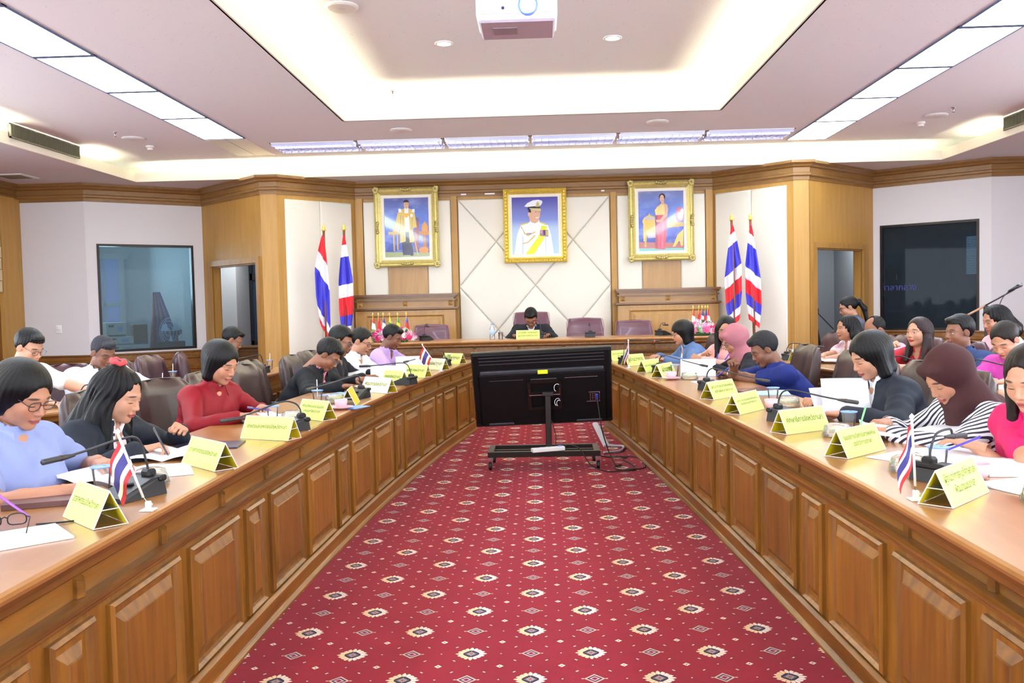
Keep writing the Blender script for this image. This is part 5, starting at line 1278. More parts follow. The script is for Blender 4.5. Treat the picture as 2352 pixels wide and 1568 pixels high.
# ------------------------------------------------------------------ standing flags
FLR, FLW, FLB = simple('flag_cloth_red', (226, 44, 56), 0.7), simple('flag_cloth_white', (238, 238, 246), 0.7), simple('flag_cloth_blue', (70, 66, 200), 0.7)
brownpole = simple('brown_flagpole', (128, 80, 50), 0.4)
def standing_flag(x, y, lean, slope, label, bands, ph=0.0, wd=0.13, off=0.0):
    t = thing('flag_on_pole', label, 'flag', (x, y, 0.17), 0, 'tall striped flags in the corners')
    MB().lathe([(0.16, 0), (0.16, 0.02), (0.10, 0.035), (0.035, 0.05), (0.03, 0.10), (0, 0.10)], 20).build('base', brownpole, t, smooth=True, ang=A40)
    top = Vector((lean, 0, 2.32))
    MB().tube([(0, 0, 0.05), tuple(top)], 0.018, 10).build('pole', brownpole, t, smooth=True)
    MB().lathe([(0.014, -0.01), (0.03, 0.0), (0.03, 0.02), (0.018, 0.03), (0.026, 0.045), (0.012, 0.07), (0, 0.10)], 14, c=tuple(top)).build('finial', gold, t, smooth=True)
    mb = MB(); s0 = 0.0; ms = [FLR, FLW, FLB]
    # the cloth hangs in soft pleats from the top of the pole; the stripes run slanting across it
    def P(s, a):
        g = min(1.0, 0.06 + s * 1.9) ** 0.8 * (1 - 0.35 * max(0, s - 0.8) / 0.25)
        z = 2.24 - 1.30 * s - slope * a * g * 0.9
        z = min(z, 2.26)
        q = (2.24 - z) / 1.3
        yy = -0.03 - 0.035 * g * math.sin(5.5 * a + 3.0 * q + ph) - 0.018 * g * math.sin(11 * a - 4 * q + 2 * ph)
        return (lean * z / 2.32 + off * g + a * wd * g, yy, z)
    for c_, w_ in bands:
        mb.mi = 'rwb'.index(c_); u0, u1 = s0, s0 + w_; mb.grid(lambda a_, b_: P(u0 + (u1-u0)*a_, b_*2-1), 6, 22); s0 = u1
    mb.build('cloth', ms, t, smooth=True, fix=False)
standing_flag(-3.065, 12.62, 0.02, 0.20, 'tall striped flag on the pole farther from the golden-robe portrait', (('r', 0.24), ('w', 0.22), ('b', 0.42), ('w', 0.10), ('r', 0.06)), 0.3, 0.105, -0.02)
standing_flag(-2.79, 12.62, 0.035, -0.02, 'tall striped flag on the pole next to the golden-robe portrait', (('r', 0.10), ('w', 0.13), ('b', 0.30), ('w', 0.14), ('r', 0.20), ('b', 0.12), ('w', 0.08), ('r', 0.05)), 1.4, 0.105, 0.02)
standing_flag(2.75, 12.62, -0.055, -0.11, 'tall striped flag on the pole next to the red-skirt portrait', (('r', 0.08), ('w', 0.12), ('b', 0.28), ('w', 0.13), ('r', 0.16), ('b', 0.14), ('w', 0.08), ('r', 0.06)), 2.0, 0.115, -0.01)
standing_flag(3.01, 12.62, -0.055, 0.11, 'tall striped flag on the pole next to the open doorway with the suited woman', (('r', 0.10), ('w', 0.12), ('b', 0.28), ('w', 0.13), ('r', 0.16), ('b', 0.12), ('w', 0.09), ('r', 0.06)), 0.8, 0.105, 0.0)
# ------------------------------------------------------------------ flower arrangements with little pennants
petal_m = [simple('petal_pink', (236, 110, 160), 0.6), simple('petal_magenta', (220, 40, 110), 0.6), simple('petal_white', (246, 240, 236), 0.6), simple('petal_lilac', (226, 160, 214), 0.6), simple('petal_yellow', (236, 226, 150), 0.6)]
leafm = simple('leaf_green', (70, 150, 70), 0.5)
def flower_mesh(m, kind):
    mb = MB(); r = 0.05
    npet = 6 if kind == 0 else 11
    for ring_, (tilt, rr, k0) in enumerate(((0.5, r, 0), (1.0, r * 0.72, 0.5)) if kind else ((0.55, r * 1.15, 0),)):
        for k in range(npet if ring_ == 0 else npet - 3):
            a = 2*PI*(k + k0)/(npet if ring_ == 0 else npet - 3)
            w = 0.30 if kind == 0 else 0.24
            def p(s, t_): b = a + s * w; return (rr*t_*math.cos(b), rr*t_*math.sin(b), rr*t_*math.sin(tilt*t_*1.2) * 0.9)
            mb.add([(0, 0, 0), p(-1, 0.55), p(-0.5, 0.9), p(0, 1.05), p(0.5, 0.9), p(1, 0.55), p(0, 0.5)], [(0, 1, 6), (1, 2, 6), (2, 3, 6), (3, 4, 6), (4, 5, 6), (5, 0, 6)])
    mb.lathe([(0.010, 0.0), (0.008, 0.018), (0, 0.022)], 7)
    return mb.mesh('bloom', m, smooth=True, fix=False)
blooms = [flower_mesh(petal_m[i], 1 if i != 3 else 0) for i in (0, 1, 2, 3, 1, 2)]
lf = MB(); lf.add([(0, 0, 0), (0.05, 0.022, 0.01), (0.12, 0, -0.015), (0.05, -0.022, 0.01), (0.06, 0, 0)], [(0, 1, 4), (1, 2, 4), (2, 3, 4), (3, 0, 4)]); leafme = lf.mesh('leaf', leafm, fix=False)
penn = [((214, 40, 50), (238, 238, 238)), ((206, 36, 44), (206, 36, 44)), ((60, 60, 150), (226, 226, 240)), ((226, 206, 40), (60, 150, 70)), ((60, 150, 70), (226, 206, 40)), ((40, 70, 180), (200, 60, 60))]
def flowers(x, y, z, w, label, flags, seed):
    rnd = random.Random(seed)
    t = thing('flower_arrangement', label, 'flowers', (x, y, z + 0.002), 0, 'long flower arrangements on the head table')
    MB().cbox(-w*0.36, w*0.36, -0.04, 0.05, 0, 0.04, 0.01).build('tray', simple('green_tray', (60, 110, 60), 0.6), t)
    n = 62
    for k in range(n):
        a = rnd.uniform(-1, 1); bx_ = a * w * 0.5; hh_ = rnd.uniform(0.0, 1); bz = 0.035 + 0.13 * math.sqrt(max(0, 1 - a*a)) * hh_; by_ = -0.11 + 0.11 * hh_ + rnd.uniform(-0.02, 0.03)
        o = inst('bloom', blooms[rnd.randrange(6)], t, (bx_, by_, bz), (rnd.uniform(0.5, 1.4), rnd.uniform(-0.5, 0.5), rnd.uniform(-0.5, 0.5))); s_ = rnd.uniform(0.75, 1.05); o.scale = (s_, s_, s_)
    for k in range(26):
        a = rnd.uniform(-1, 1)
        o = inst('leaf', leafme, t, (a * w * 0.48, rnd.uniform(-0.10, 0.05), rnd.uniform(0.03, 0.15)), (rnd.uniform(-0.6, 0.6), rnd.uniform(-0.6, 0.8), rnd.uniform(0, 6.28)))
    for k, (fx, ci) in enumerate(flags):
        p = thing('pennant', 'little national pennant on a gilt pole, number %s from the window side above the %s' % (['one', 'two', 'three', 'four', 'five', 'six'][k], 'flowers by the man in purple' if x < 0 else 'flowers by the blue blazer'), 'flag', (x + fx, y + 0.02, z + 0.05), 0, 'little pennants in the flowers')
        p['label'] = ['red and white', 'all red', 'blue and white', 'yellow-topped', 'green-topped', 'bright blue'][ci] + ' pennant in the flowers ' + ('behind the purple polo shirt' if x < 0 else 'behind the blue-grey blazer') + (', second of its colours' if (x > 0 and k == 4) else '')
        MB().tube([(0, 0, 0), (0, 0, 0.29)], 0.003, 6).build('pole', gold, p); MB().lathe([(0.004, 0.285), (0.010, 0.29), (0.010, 0.30), (0.0, 0.325)], 8).build('finial', gold, p, smooth=True)
        c1, c2 = penn[ci]; m1 = simple('pennant_a%d' % ci, c1, 0.7); m2 = simple('pennant_b%d' % ci, c2, 0.7)
        mb = MB()
        def P(u, v): z_ = 0.28 - 0.16*u; return (0.004 + (0.05*v - 0.02)*(0.25 + 0.9*u), -0.006 + 0.012*math.sin(6*v + 3*u), z_ - 0.02*v)
        mb.mi = 0; mb.grid(lambda a_, b: P(0.5*a_, b), 5, 6); mb.mi = 1; mb.grid(lambda a_, b: P(0.5 + 0.5*a_, b), 5, 6)
        mb.build('cloth', [m1, m2], p, smooth=True, fix=False)
flowers(-1.87, 11.05, 0.955, 0.60, 'long arrangement of pink and white flowers behind the man in the purple shirt', [(-0.22, 0), (-0.15, 1), (-0.09, 2), (-0.01, 3), (0.09, 4), (0.20, 5)], 3)
flowers(1.90, 11.05, 0.955, 0.52, 'long arrangement of pink and white flowers behind the woman in the blue blazer', [(-0.02, 0), (0.05, 1), (0.09, 2), (0.13, 5), (0.16, 0)], 5)
# bottle and glass on the head table
t = thing('water_bottle', 'clear plastic water bottle on the head table', 'bottle', (-0.605, 11.10, 0.956))
MB().lathe([(0.030, 0), (0.033, 0.01), (0.033, 0.05), (0.030, 0.055), (0.033, 0.06), (0.033, 0.13), (0.025, 0.155), (0.013, 0.175), (0.013, 0.19), (0, 0.19)], 18).build('body', cup_mat, t, smooth=True)
MB().lathe([(0.034, 0.065), (0.034, 0.115)], 18).build('label', simple('bottle_label', (170, 200, 235), 0.5), t, smooth=True, fix=False)
MB().lathe([(0.015, 0.183), (0.015, 0.20), (0, 0.20)], 12).build('cap', simple('cap_blue', (130, 170, 220), 0.4), t)
t = thing('drinking_glass', 'small drinking glass beside the water bottle', 'glass', (-0.50, 11.10, 0.956))
MB().lathe([(0.0, 0.002), (0.028, 0.0), (0.031, 0.09), (0.029, 0.09), (0.026, 0.006), (0, 0.006)], 18).build('glass_body', cup_mat, t, smooth=True)
# ------------------------------------------------------------------ microphone boom at the far right
t = thing('boom_microphone', 'microphone on a long brown boom stand behind the man in navy', 'microphone', (4.12, 8.4, 0.0))
MB().tube([(0, 0, 0.03), (0, 0, 1.25)], 0.012, 10).build('stand_tube', black_metal, t, smooth=True)
for k in range(3):
    a = 0.5 + 2*PI*k/3; MB().tube([(0, 0, 0.22), (0.30*math.cos(a), 0.30*math.sin(a), 0.012)], 0.008, 7).build('leg', black_metal, t)
bA = Vector((-0.235, 0.0, 1.163)); bB = Vector((0.26, 0.0, 1.425)); bm = bA.lerp(bB, 0.46)
MB().tube([tuple(bA), tuple(bm)], 0.010, 8).build('boom', simple('wooden_boom', (150, 110, 80), 0.4), t, smooth=True)
MB().tube([tuple(bm), tuple(bB)], 0.007, 8).build('boom_end', black_metal, t, smooth=True)
MB().cbox(-0.018, 0.022, -0.016, 0.016, 1.215, 1.285, 0.006).build('clutch', black_plastic, t)
u = (bB - bA).normalized(); zz = Vector((0, 0, 0.014))
MB().tube([tuple(bB - u*0.06 + zz), tuple(bB + u*0.02 + zz), tuple(bB + u*0.04 + zz)], [0.010, 0.016, 0.018], 10).build('microphone_body', black_plastic, t, smooth=True)
MB().lathe([(0, -0.024), (0.019, -0.013), (0.024, 0.0), (0.019, 0.014), (0, 0.024)], 14, c=tuple(bB + u*0.062 + zz)).build('mesh_head', simple('mic_mesh_grey', (120, 120, 125), 0.4, 0.6), t, smooth=True)
MB().tube(smooth_path([tuple(bB - u*0.06 + zz), tuple(bB - u*0.14 + Vector((0, -0.02, -0.02))), (0.10, -0.02, 1.22), (0.08, -0.02, 1.05), (0.03, -0.02, 0.6)]), 0.004, 6).build('lead', black_plastic, t, smooth=True)
# ------------------------------------------------------------------ side rooms seen through the windows and doorways
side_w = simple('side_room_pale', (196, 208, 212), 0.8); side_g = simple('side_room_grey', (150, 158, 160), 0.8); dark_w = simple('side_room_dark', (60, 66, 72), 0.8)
def solid(name, pts, z0, z1, m, th=0.08):
    mb = MB(); mb.sweep(pts, [(0, z0), (0, z1), (th, z1), (th, z0)]); return S(mb, name, m)
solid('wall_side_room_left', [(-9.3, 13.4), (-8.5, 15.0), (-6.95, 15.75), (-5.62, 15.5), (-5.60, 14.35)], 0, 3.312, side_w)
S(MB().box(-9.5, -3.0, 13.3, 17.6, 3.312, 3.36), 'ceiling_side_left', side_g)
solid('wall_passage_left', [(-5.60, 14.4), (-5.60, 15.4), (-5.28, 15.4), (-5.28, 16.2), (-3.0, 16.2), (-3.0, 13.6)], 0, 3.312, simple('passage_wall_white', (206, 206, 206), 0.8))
t = thing('glass_partition', 'dark blue glass partition with a grey crossbar seen through the doorway by the checked shirt', 'partition', (-4.6, 16.15, 0))
bg_ = simple('dark_blue_glass', (44, 66, 92), 0.1, coat=0.5)
MB().box(-0.62, 1.2, -0.02, 0.0, 0, 0.72).build('lower_pane', bg_, t); MB().box(-0.62, 1.2, -0.02, 0, 0.82, 1.92).build('middle_pane', bg_, t); MB().box(-0.62, 1.2, -0.02, 0, 2.04, 2.9).build('upper_pane', bg_, t)
mb = MB(); mb.box(-0.66, 1.2, -0.06, 0, 0.72, 0.82); mb.box(-0.66, 1.2, -0.06, 0, 1.92, 2.04); mb.box(-0.68, -0.62, -0.06, 0, 0, 2.9); mb.build('frame', simple('frame_dark', (34, 36, 42), 0.4), t)
# dark low cabinet in the doorway
t = thing('low_cabinet', 'dark low wooden cabinet inside the doorway beside the checked shirt', 'cabinet', (-4.95, 15.0, 0)); MB().cbox(-0.35, 0.25, -0.2, 0.2, 0, 0.74, 0.01).build('body', wood_edgex, t); MB().cbox(-0.38, 0.28, -0.23, 0.23, 0.74, 0.78, 0.008).build('top', wood_edgex, t)
# booth with the fan: boxes, rolled flags, fan, screen
t = thing('booth_table', 'table inside the booth under the cartons', 'table', (-6.60, 14.25, 0), math.radians(38)); MB().box(-0.75, 0.95, -0.15, 0.35, 0.66, 0.70).build('tabletop', side_g, t)
for xx in (-0.7, 0.86):
    MB().box(xx, xx+0.04, -0.1, -0.06, 0, 0.66).build('leg', black_metal, t); MB().box(xx, xx+0.04, 0.28, 0.32, 0, 0.66).build('leg', black_metal, t)
carton = [simple('carton_white', (206, 206, 196), 0.7), simple('carton_brown', (120, 92, 70), 0.7)]
def box_thing(x, y, z, w, d, h, m, lab, mark=True):
    t = thing('carton', lab, 'box', (x, y, z), math.radians(38), 'cartons in the booth'); MB().cbox(-w/2, w/2, -d/2, d/2, 0, h, 0.004).build('box_body', m, t)
    if mark: MB().box(-w*0.38, -w*0.12, -d/2-0.002, -d/2, h*0.68, h*0.82).build('printed_mark', simple('print_dark', (50, 54, 74), 0.6), t); MB().box(w*0.05, w*0.32, -d/2-0.002, -d/2, h*0.35, h*0.75).build('printed_label', simple('print_pale_blue', (150, 180, 226), 0.6), t)
    MB().box(-w/2+0.01, w/2-0.01, -d/2-0.0015, -d/2, h*0.04, h*0.14).build('printed_band', simple('print_band', (80, 86, 110), 0.6), t)
box_thing(-6.80, 14.20, 0.70, 0.44, 0.28, 0.17, carton[0], 'white carton at the bottom of the stack in the booth')
box_thing(-6.83, 14.20, 0.872, 0.42, 0.28, 0.13, carton[0], 'flat white carton in the middle of the stack in the booth')
box_thing(-6.88, 14.20, 1.004, 0.30, 0.26, 0.23, carton[0], 'white carton topmost of the stack in the booth')
box_thing(-6.58, 14.42, 0.872, 0.22, 0.22, 0.32, carton[1], 'brown carton beside the topmost white one in the booth', False)
t = thing('rolled_flags', 'rolled purple and red flags leaning in the booth corner', 'flag', (-6.45, 14.95, 0.0))
for q, c_ in enumerate(((96, 30, 44), (60, 40, 90), (70, 36, 80), (50, 40, 110))):
    MB().tube([(0.14*q - 0.05, -0.15, 0.4), (0.10*q - 0.10, 0.0, 1.0), (0.03*q - 0.12, 0.06, 1.72)], [0.10, 0.07, 0.02], 9).build('rolled_cloth', simple('rolled_cloth_%d' % q, c_, 0.7), t, smooth=True)
t = thing('fan', 'round pale electric fan behind the booth window', 'fan', (-5.93, 14.18, 0.0), math.radians(-25))
M = Matrix.Rotation(PI/2, 4, 'X'); fanw = simple('fan_pale_blue', (196, 214, 236), 0.3)
mb = MB()
for r_, y_ in ((0.235, 0), (0.232, -0.05), (0.18, -0.072), (0.12, -0.082), (0.06, -0.088)): mb.tube([(r_*math.cos(a), y_, 1.06 + r_*math.sin(a)) for a in [2*PI*i/32 for i in range(32)]], 0.003, 5, closed=True)
for k in range(28):
    a = 2*PI*k/28; mb.tube([(0.03*math.cos(a), -0.09, 1.06+0.03*math.sin(a)), (0.15*math.cos(a), -0.078, 1.06+0.15*math.sin(a)), (0.232*math.cos(a), -0.05, 1.06+0.232*math.sin(a)), (0.235*math.cos(a), 0.0, 1.06+0.235*math.sin(a)), (0.12*math.cos(a), 0.05, 1.06+0.12*math.sin(a))], 0.0013, 4)
mb.build('cage', fanw, t)['kind'] = 'stuff'
for k in range(3):
    a = 2*PI*k/3 + 0.5; vs = [(0.03*math.cos(a), -0.03, 1.06+0.03*math.sin(a)), (0.19*math.cos(a-0.35), -0.015, 1.06+0.19*math.sin(a-0.35)), (0.21*math.cos(a), -0.03, 1.06+0.21*math.sin(a)), (0.19*math.cos(a+0.45), -0.055, 1.06+0.19*math.sin(a+0.45))]
    MB().add(vs + [(x, y+0.003, z) for x, y, z in vs], [(0,1,2,3), (7,6,5,4), (0,4,5,1), (1,5,6,2), (2,6,7,3), (3,7,4,0)]).build('blade', fanw, t)
MB().lathe([(0, -0.06), (0.045, -0.04), (0.045, 0.03), (0.06, 0.05), (0.06, 0.14), (0.03, 0.18), (0, 0.18)], 16, c=(0, 0, 1.06), M=Matrix.Rotation(-PI/2, 4, 'X')).build('motor', grey_plastic, t, smooth=True)
MB().tube([(0, 0.1, 0.02), (0, 0.1, 1.0)], 0.015, 8).build('pole', grey_plastic, t); MB().lathe([(0.18, 0), (0.18, 0.02), (0.03, 0.05), (0, 0.05)], 18, c=(0, 0.1, 0)).build('base', grey_plastic, t, smooth=True)
t = thing('booth_monitor', 'black monitor back low behind the booth window beside the fan', 'monitor', (-5.86, 13.95, 0.70), math.radians(38)); MB().cbox(-0.22, 0.22, -0.015, 0.03, 0.03, 0.22, 0.01).build('screen_housing', black_plastic, t); MB().cbox(-0.08, 0.08, -0.04, 0.06, 0, 0.03, 0.005).build('foot', black_plastic, t)
t = thing('booth_blind_window', 'narrow window with a frame and pale blind inside the booth with the fan', 'window', (-7.42, 15.44, 0.7), math.radians(25.5)); 
MB().box(-0.62, 0.05, -0.05, -0.02, 0.0, 1.62).build('bright_pane', emis('booth_window_daylight', (120, 140, 190), 0.5), t)
mb = MB(); mb.box(-0.66, -0.62, -0.08, 0, 0, 1.7); mb.box(0.05, 0.14, -0.10, 0, 0, 1.7); mb.box(-0.22, -0.17, -0.08, 0, 0, 1.62); mb.box(-0.62, 0.05, -0.08, 0, 0.80, 0.87); mb.box(-0.66, 0.2, -0.10, 0, 1.62, 1.72); mb.build('frame', side_w, t)
# dark booth
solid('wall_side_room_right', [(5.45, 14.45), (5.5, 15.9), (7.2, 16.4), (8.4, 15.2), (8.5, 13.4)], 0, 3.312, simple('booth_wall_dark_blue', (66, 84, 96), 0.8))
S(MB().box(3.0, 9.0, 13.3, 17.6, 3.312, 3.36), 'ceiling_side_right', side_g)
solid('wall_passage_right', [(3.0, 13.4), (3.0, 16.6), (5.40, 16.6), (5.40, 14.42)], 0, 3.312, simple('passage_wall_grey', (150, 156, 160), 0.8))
t = thing('booth_wall_speaker', 'dark square box on the rear wall of the dark booth', 'speaker', (6.15, 15.98, 1.55), math.radians(16)); MB().cbox(-0.14, 0.14, -0.12, 0, 0, 0.30, 0.01).build('box_body', black_plastic, t); MB().box(0.06, 0.08, -0.125, -0.12, 0.1, 0.2).build('lamp', simple('pale_lamp', (190, 200, 200), 0.4), t)
t = thing('booth_office_chair', 'black high-backed chair inside the dark booth', 'chair', (5.75, 14.75, 0), math.radians(20)); MB().cbox(-0.22, 0.22, -0.05, 0.04, 0.55, 1.14, 0.03).build('backrest', black_plastic, t, smooth=True, ang=A40); MB().cbox(-0.23, 0.23, -0.45, 0.0, 0.42, 0.50, 0.03).build('seat', black_plastic, t); MB().tube([(0, -0.2, 0.03), (0, -0.2, 0.42)], 0.03, 8).build('column', black_metal, t); MB().lathe([(0.26, 0), (0.26, 0.02), (0.03, 0.06), (0, 0.06)], 5, c=(0, -0.2, 0)).build('foot', black_plastic, t)
t = thing('booth_blind', 'white slatted blind in the window at the far side of the dark booth', 'blind', (7.62, 15.72, 1.72), math.radians(-45))
mb = MB()
for k in range(22): mb.box(-0.22, 0.22, -0.03, -0.01, 0.02*0 + k*0.030, k*0.030 + 0.022)
mb.build('slats', emis('blind_daylight', (170, 190, 205), 0.8), t)['kind'] = 'stuff'
me, wt = text_mesh('ศาลากลาง', 0.16, simple('blue_glass_lettering', (44, 52, 120), 0.5), 0.002)
o = bpy.data.objects.new('lettering', me); C.objects.link(o); o.parent = w2; o.location = (0.36, 0.042, 1.50); o.rotation_euler = (PI/2, 0, 0); o.scale = (0.8, 0.8, 0.8)
# passage on the right: notice board, tripod, dark panel
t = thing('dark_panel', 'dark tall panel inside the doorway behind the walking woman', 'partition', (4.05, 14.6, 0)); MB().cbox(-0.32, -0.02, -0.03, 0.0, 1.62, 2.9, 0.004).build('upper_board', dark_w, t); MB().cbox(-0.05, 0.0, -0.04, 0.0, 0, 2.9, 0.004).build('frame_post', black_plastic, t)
t = thing('notice_board', 'pale notice board with printed columns in the passage', 'notice board', (4.30, 16.58, 1.30)); MB().cbox(-0.45, 0.45, -0.03, 0, 0, 0.42, 0.005).build('board', side_w, t)
for k in range(4): MB().box(-0.42+0.21*k, -0.25+0.21*k, -0.034, -0.03, 0.04, 0.34).build('printed_sheet', paper_mat, t)
MB().box(-0.45, 0.45, -0.034, -0.03, 0.36, 0.42).build('header', simple('header_grey', (90, 96, 100), 0.6), t)
t = thing('tripod', 'black camera tripod standing in the doorway', 'tripod', (4.12, 13.55, 0))
for k in range(3):
    a = 0.9 + 2*PI*k/3; MB().tube([(0.02*math.cos(a), 0.02*math.sin(a), 1.02), (0.17*math.cos(a), 0.17*math.sin(a), 0.5), (0.30*math.cos(a), 0.30*math.sin(a), 0.01)], [0.018, 0.014, 0.010], 7).build('leg', black_plastic, t)
MB().tube([(0, 0, 0.8), (0, 0, 1.18)], 0.014, 8).build('column', black_plastic, t); MB().cbox(-0.05, 0.05, -0.04, 0.04, 1.14, 1.22, 0.01).build('head', black_plastic, t); MB().tube([(0.02, 0, 1.17), (0.26, -0.05, 0.90)], 0.008, 6).build('pan_handle', black_plastic, t)
# ================================================================== people: distance fields turned into smooth skins
F32 = np.float32
class Field:
    def __init__(s, lo, hi, h):
        s.h = h; s.lo = np.array(lo, float)
        n = np.ceil((np.array(hi) - s.lo) / h).astype(int) + 1
        s.ax = [(s.lo[i] + h * np.arange(n[i])).astype(F32) for i in range(3)]
        s.D = np.full(tuple(n), 0.5, F32)
    def sub(s, lo, hi):
        sl = []
        for i in range(3):
            a = int(max(0, math.floor((lo[i] - s.lo[i]) / s.h))); b = int(min(len(s.ax[i]), math.ceil((hi[i] - s.lo[i]) / s.h) + 1))
            if b <= a: return None
            sl.append(slice(a, b))
        return tuple(sl)
    def xyz(s, sl): return s.ax[0][sl[0]][:, None, None], s.ax[1][sl[1]][None, :, None], s.ax[2][sl[2]][None, None, :]
    def put(s, sl, d, k, op='u'):
        D = s.D[sl]
        if op == 'u':
            if k > 0: h = np.maximum(k - np.abs(D - d), 0) / k; D[...] = np.minimum(D, d) - h * h * k * 0.25
            else: np.minimum(D, d, out=D)
        else:   # carve away
            d = -d
            if k > 0: h = np.maximum(k - np.abs(D - d), 0) / k; D[...] = np.maximum(D, d) + h * h * k * 0.25
            else: np.maximum(D, d, out=D)
    def cone(s, a, b, ra, rb, k=0.02, op='u', sy=1.0):
        a = np.array(a, float); b = np.array(b, float); r = max(ra, rb) + k + 3 * s.h
        sl = s.sub(np.minimum(a, b) - r, np.maximum(a, b) + r)
        if sl is None: return s
        X, Y, Z = s.xyz(sl); d = b - a; L2 = max(float(d @ d), 1e-9)
        t = np.clip(((X - a[0]) * d[0] + (Y - a[1]) * d[1] + (Z - a[2]) * d[2]) / L2, 0, 1)
        q = np.sqrt((X - a[0] - t * d[0]) ** 2 + (Y - a[1] - t * d[1]) ** 2 + (Z - a[2] - t * d[2]) ** 2) - (ra + (rb - ra) * t)
        s.put(sl, q.astype(F32), k, op); return s
    def ell(s, c, r, k=0.015, op='u', R=None):
        c = np.array(c, float); r = np.array(r, float); m = float(r.max()) + k + 3 * s.h
        sl = s.sub(c - m, c + m)
        if sl is None: return s
        X, Y, Z = s.xyz(sl); x, y, z = X - c[0], Y - c[1], Z - c[2]
        if R is not None: x, y, z = R[0][0]*x + R[1][0]*y + R[2][0]*z, R[0][1]*x + R[1][1]*y + R[2][1]*z, R[0][2]*x + R[1][2]*y + R[2][2]*z
        k0 = np.sqrt((x / r[0]) ** 2 + (y / r[1]) ** 2 + (z / r[2]) ** 2); k1 = np.sqrt((x / r[0] ** 2) ** 2 + (y / r[1] ** 2) ** 2 + (z / r[2] ** 2) ** 2)
        s.put(sl, (k0 * (k0 - 1) / np.maximum(k1, 1e-6)).astype(F32), k, op); return s
    def mesh(s):
        """surface nets: one vertex per crossed cell, one quad per crossed edge"""
        D = s.D; S_ = D < 0; nx, ny, nz = D.shape
        acc = np.zeros((nx - 1, ny - 1, nz - 1, 3), F32); cnt = np.zeros((nx - 1, ny - 1, nz - 1), F32); quads = []
        cell = -np.ones((nx - 1, ny - 1, nz - 1), np.int64); edges = []
        for ax in range(3):
            a = [slice(None)] * 3; b = [slice(None)] * 3; a[ax] = slice(0, -1); b[ax] = slice(1, None)
            D0 = D[tuple(a)]; D1 = D[tuple(b)]; c = (D0 < 0) != (D1 < 0)
            idx = np.argwhere(c); d0 = D0[c]; d1 = D1[c]; t = d0 / (d0 - d1)
            pos = idx.astype(F32); pos[:, ax] += t
            edges.append((ax, idx, d0 < 0))
            o1, o2 = [i for i in range(3) if i != ax]
            for u in (0, -1):
                for v in (0, -1):
                    j = idx.copy(); j[:, o1] += u; j[:, o2] += v
                    ok = (j >= 0).all(1) & (j[:, 0] < nx - 1) & (j[:, 1] < ny - 1) & (j[:, 2] < nz - 1)
                    j = j[ok]; np.add.at(cnt, tuple(j.T), 1); np.add.at(acc, tuple(j.T), pos[ok])
        act = cnt > 0; n = int(act.sum()); cell[act] = np.arange(n)
        V = acc[act] / cnt[act][:, None] * s.h + s.lo.astype(F32)
        for ax, idx, inside in edges:
            o1, o2 = (ax + 1) % 3, (ax + 2) % 3
            ok = (idx[:, o1] > 0) & (idx[:, o2] > 0) & (idx[:, o1] < D.shape[o1] - 1) & (idx[:, o2] < D.shape[o2] - 1)
            idx = idx[ok]; ins = inside[ok]
            q = []
            for u, v in ((-1, -1), (0, -1), (0, 0), (-1, 0)):
                j = idx.copy(); j[:, o1] += u; j[:, o2] += v; q.append(cell[tuple(j.T)])
            q = np.stack(q, 1); q[~ins] = q[~ins][:, ::-1]; quads.append(q)
        return V.astype(float), np.concatenate(quads)
def np_mesh(name, V, Q, mats, attr=None, smooth=True):
    me = bpy.data.meshes.new(name)
    me.vertices.add(len(V)); me.vertices.foreach_set('co', V.astype(F32).ravel())
    me.loops.add(Q.size); me.loops.foreach_set('vertex_index', Q.ravel().astype(np.int32))
    me.polygons.add(len(Q)); me.polygons.foreach_set('loop_start', (np.arange(len(Q)) * 4).astype(np.int32))
    if smooth: me.polygons.foreach_set('use_smooth', np.ones(len(Q), bool))
    for m in (mats if isinstance(mats, (list, tuple)) else [mats]): me.materials.append(m)
    if attr is not None:
        a = me.attributes.new('hp', 'FLOAT_VECTOR', 'POINT'); a.data.foreach_set('vector', attr.astype(F32).ravel())
    me.update(calc_edges=True); me.validate(); return me
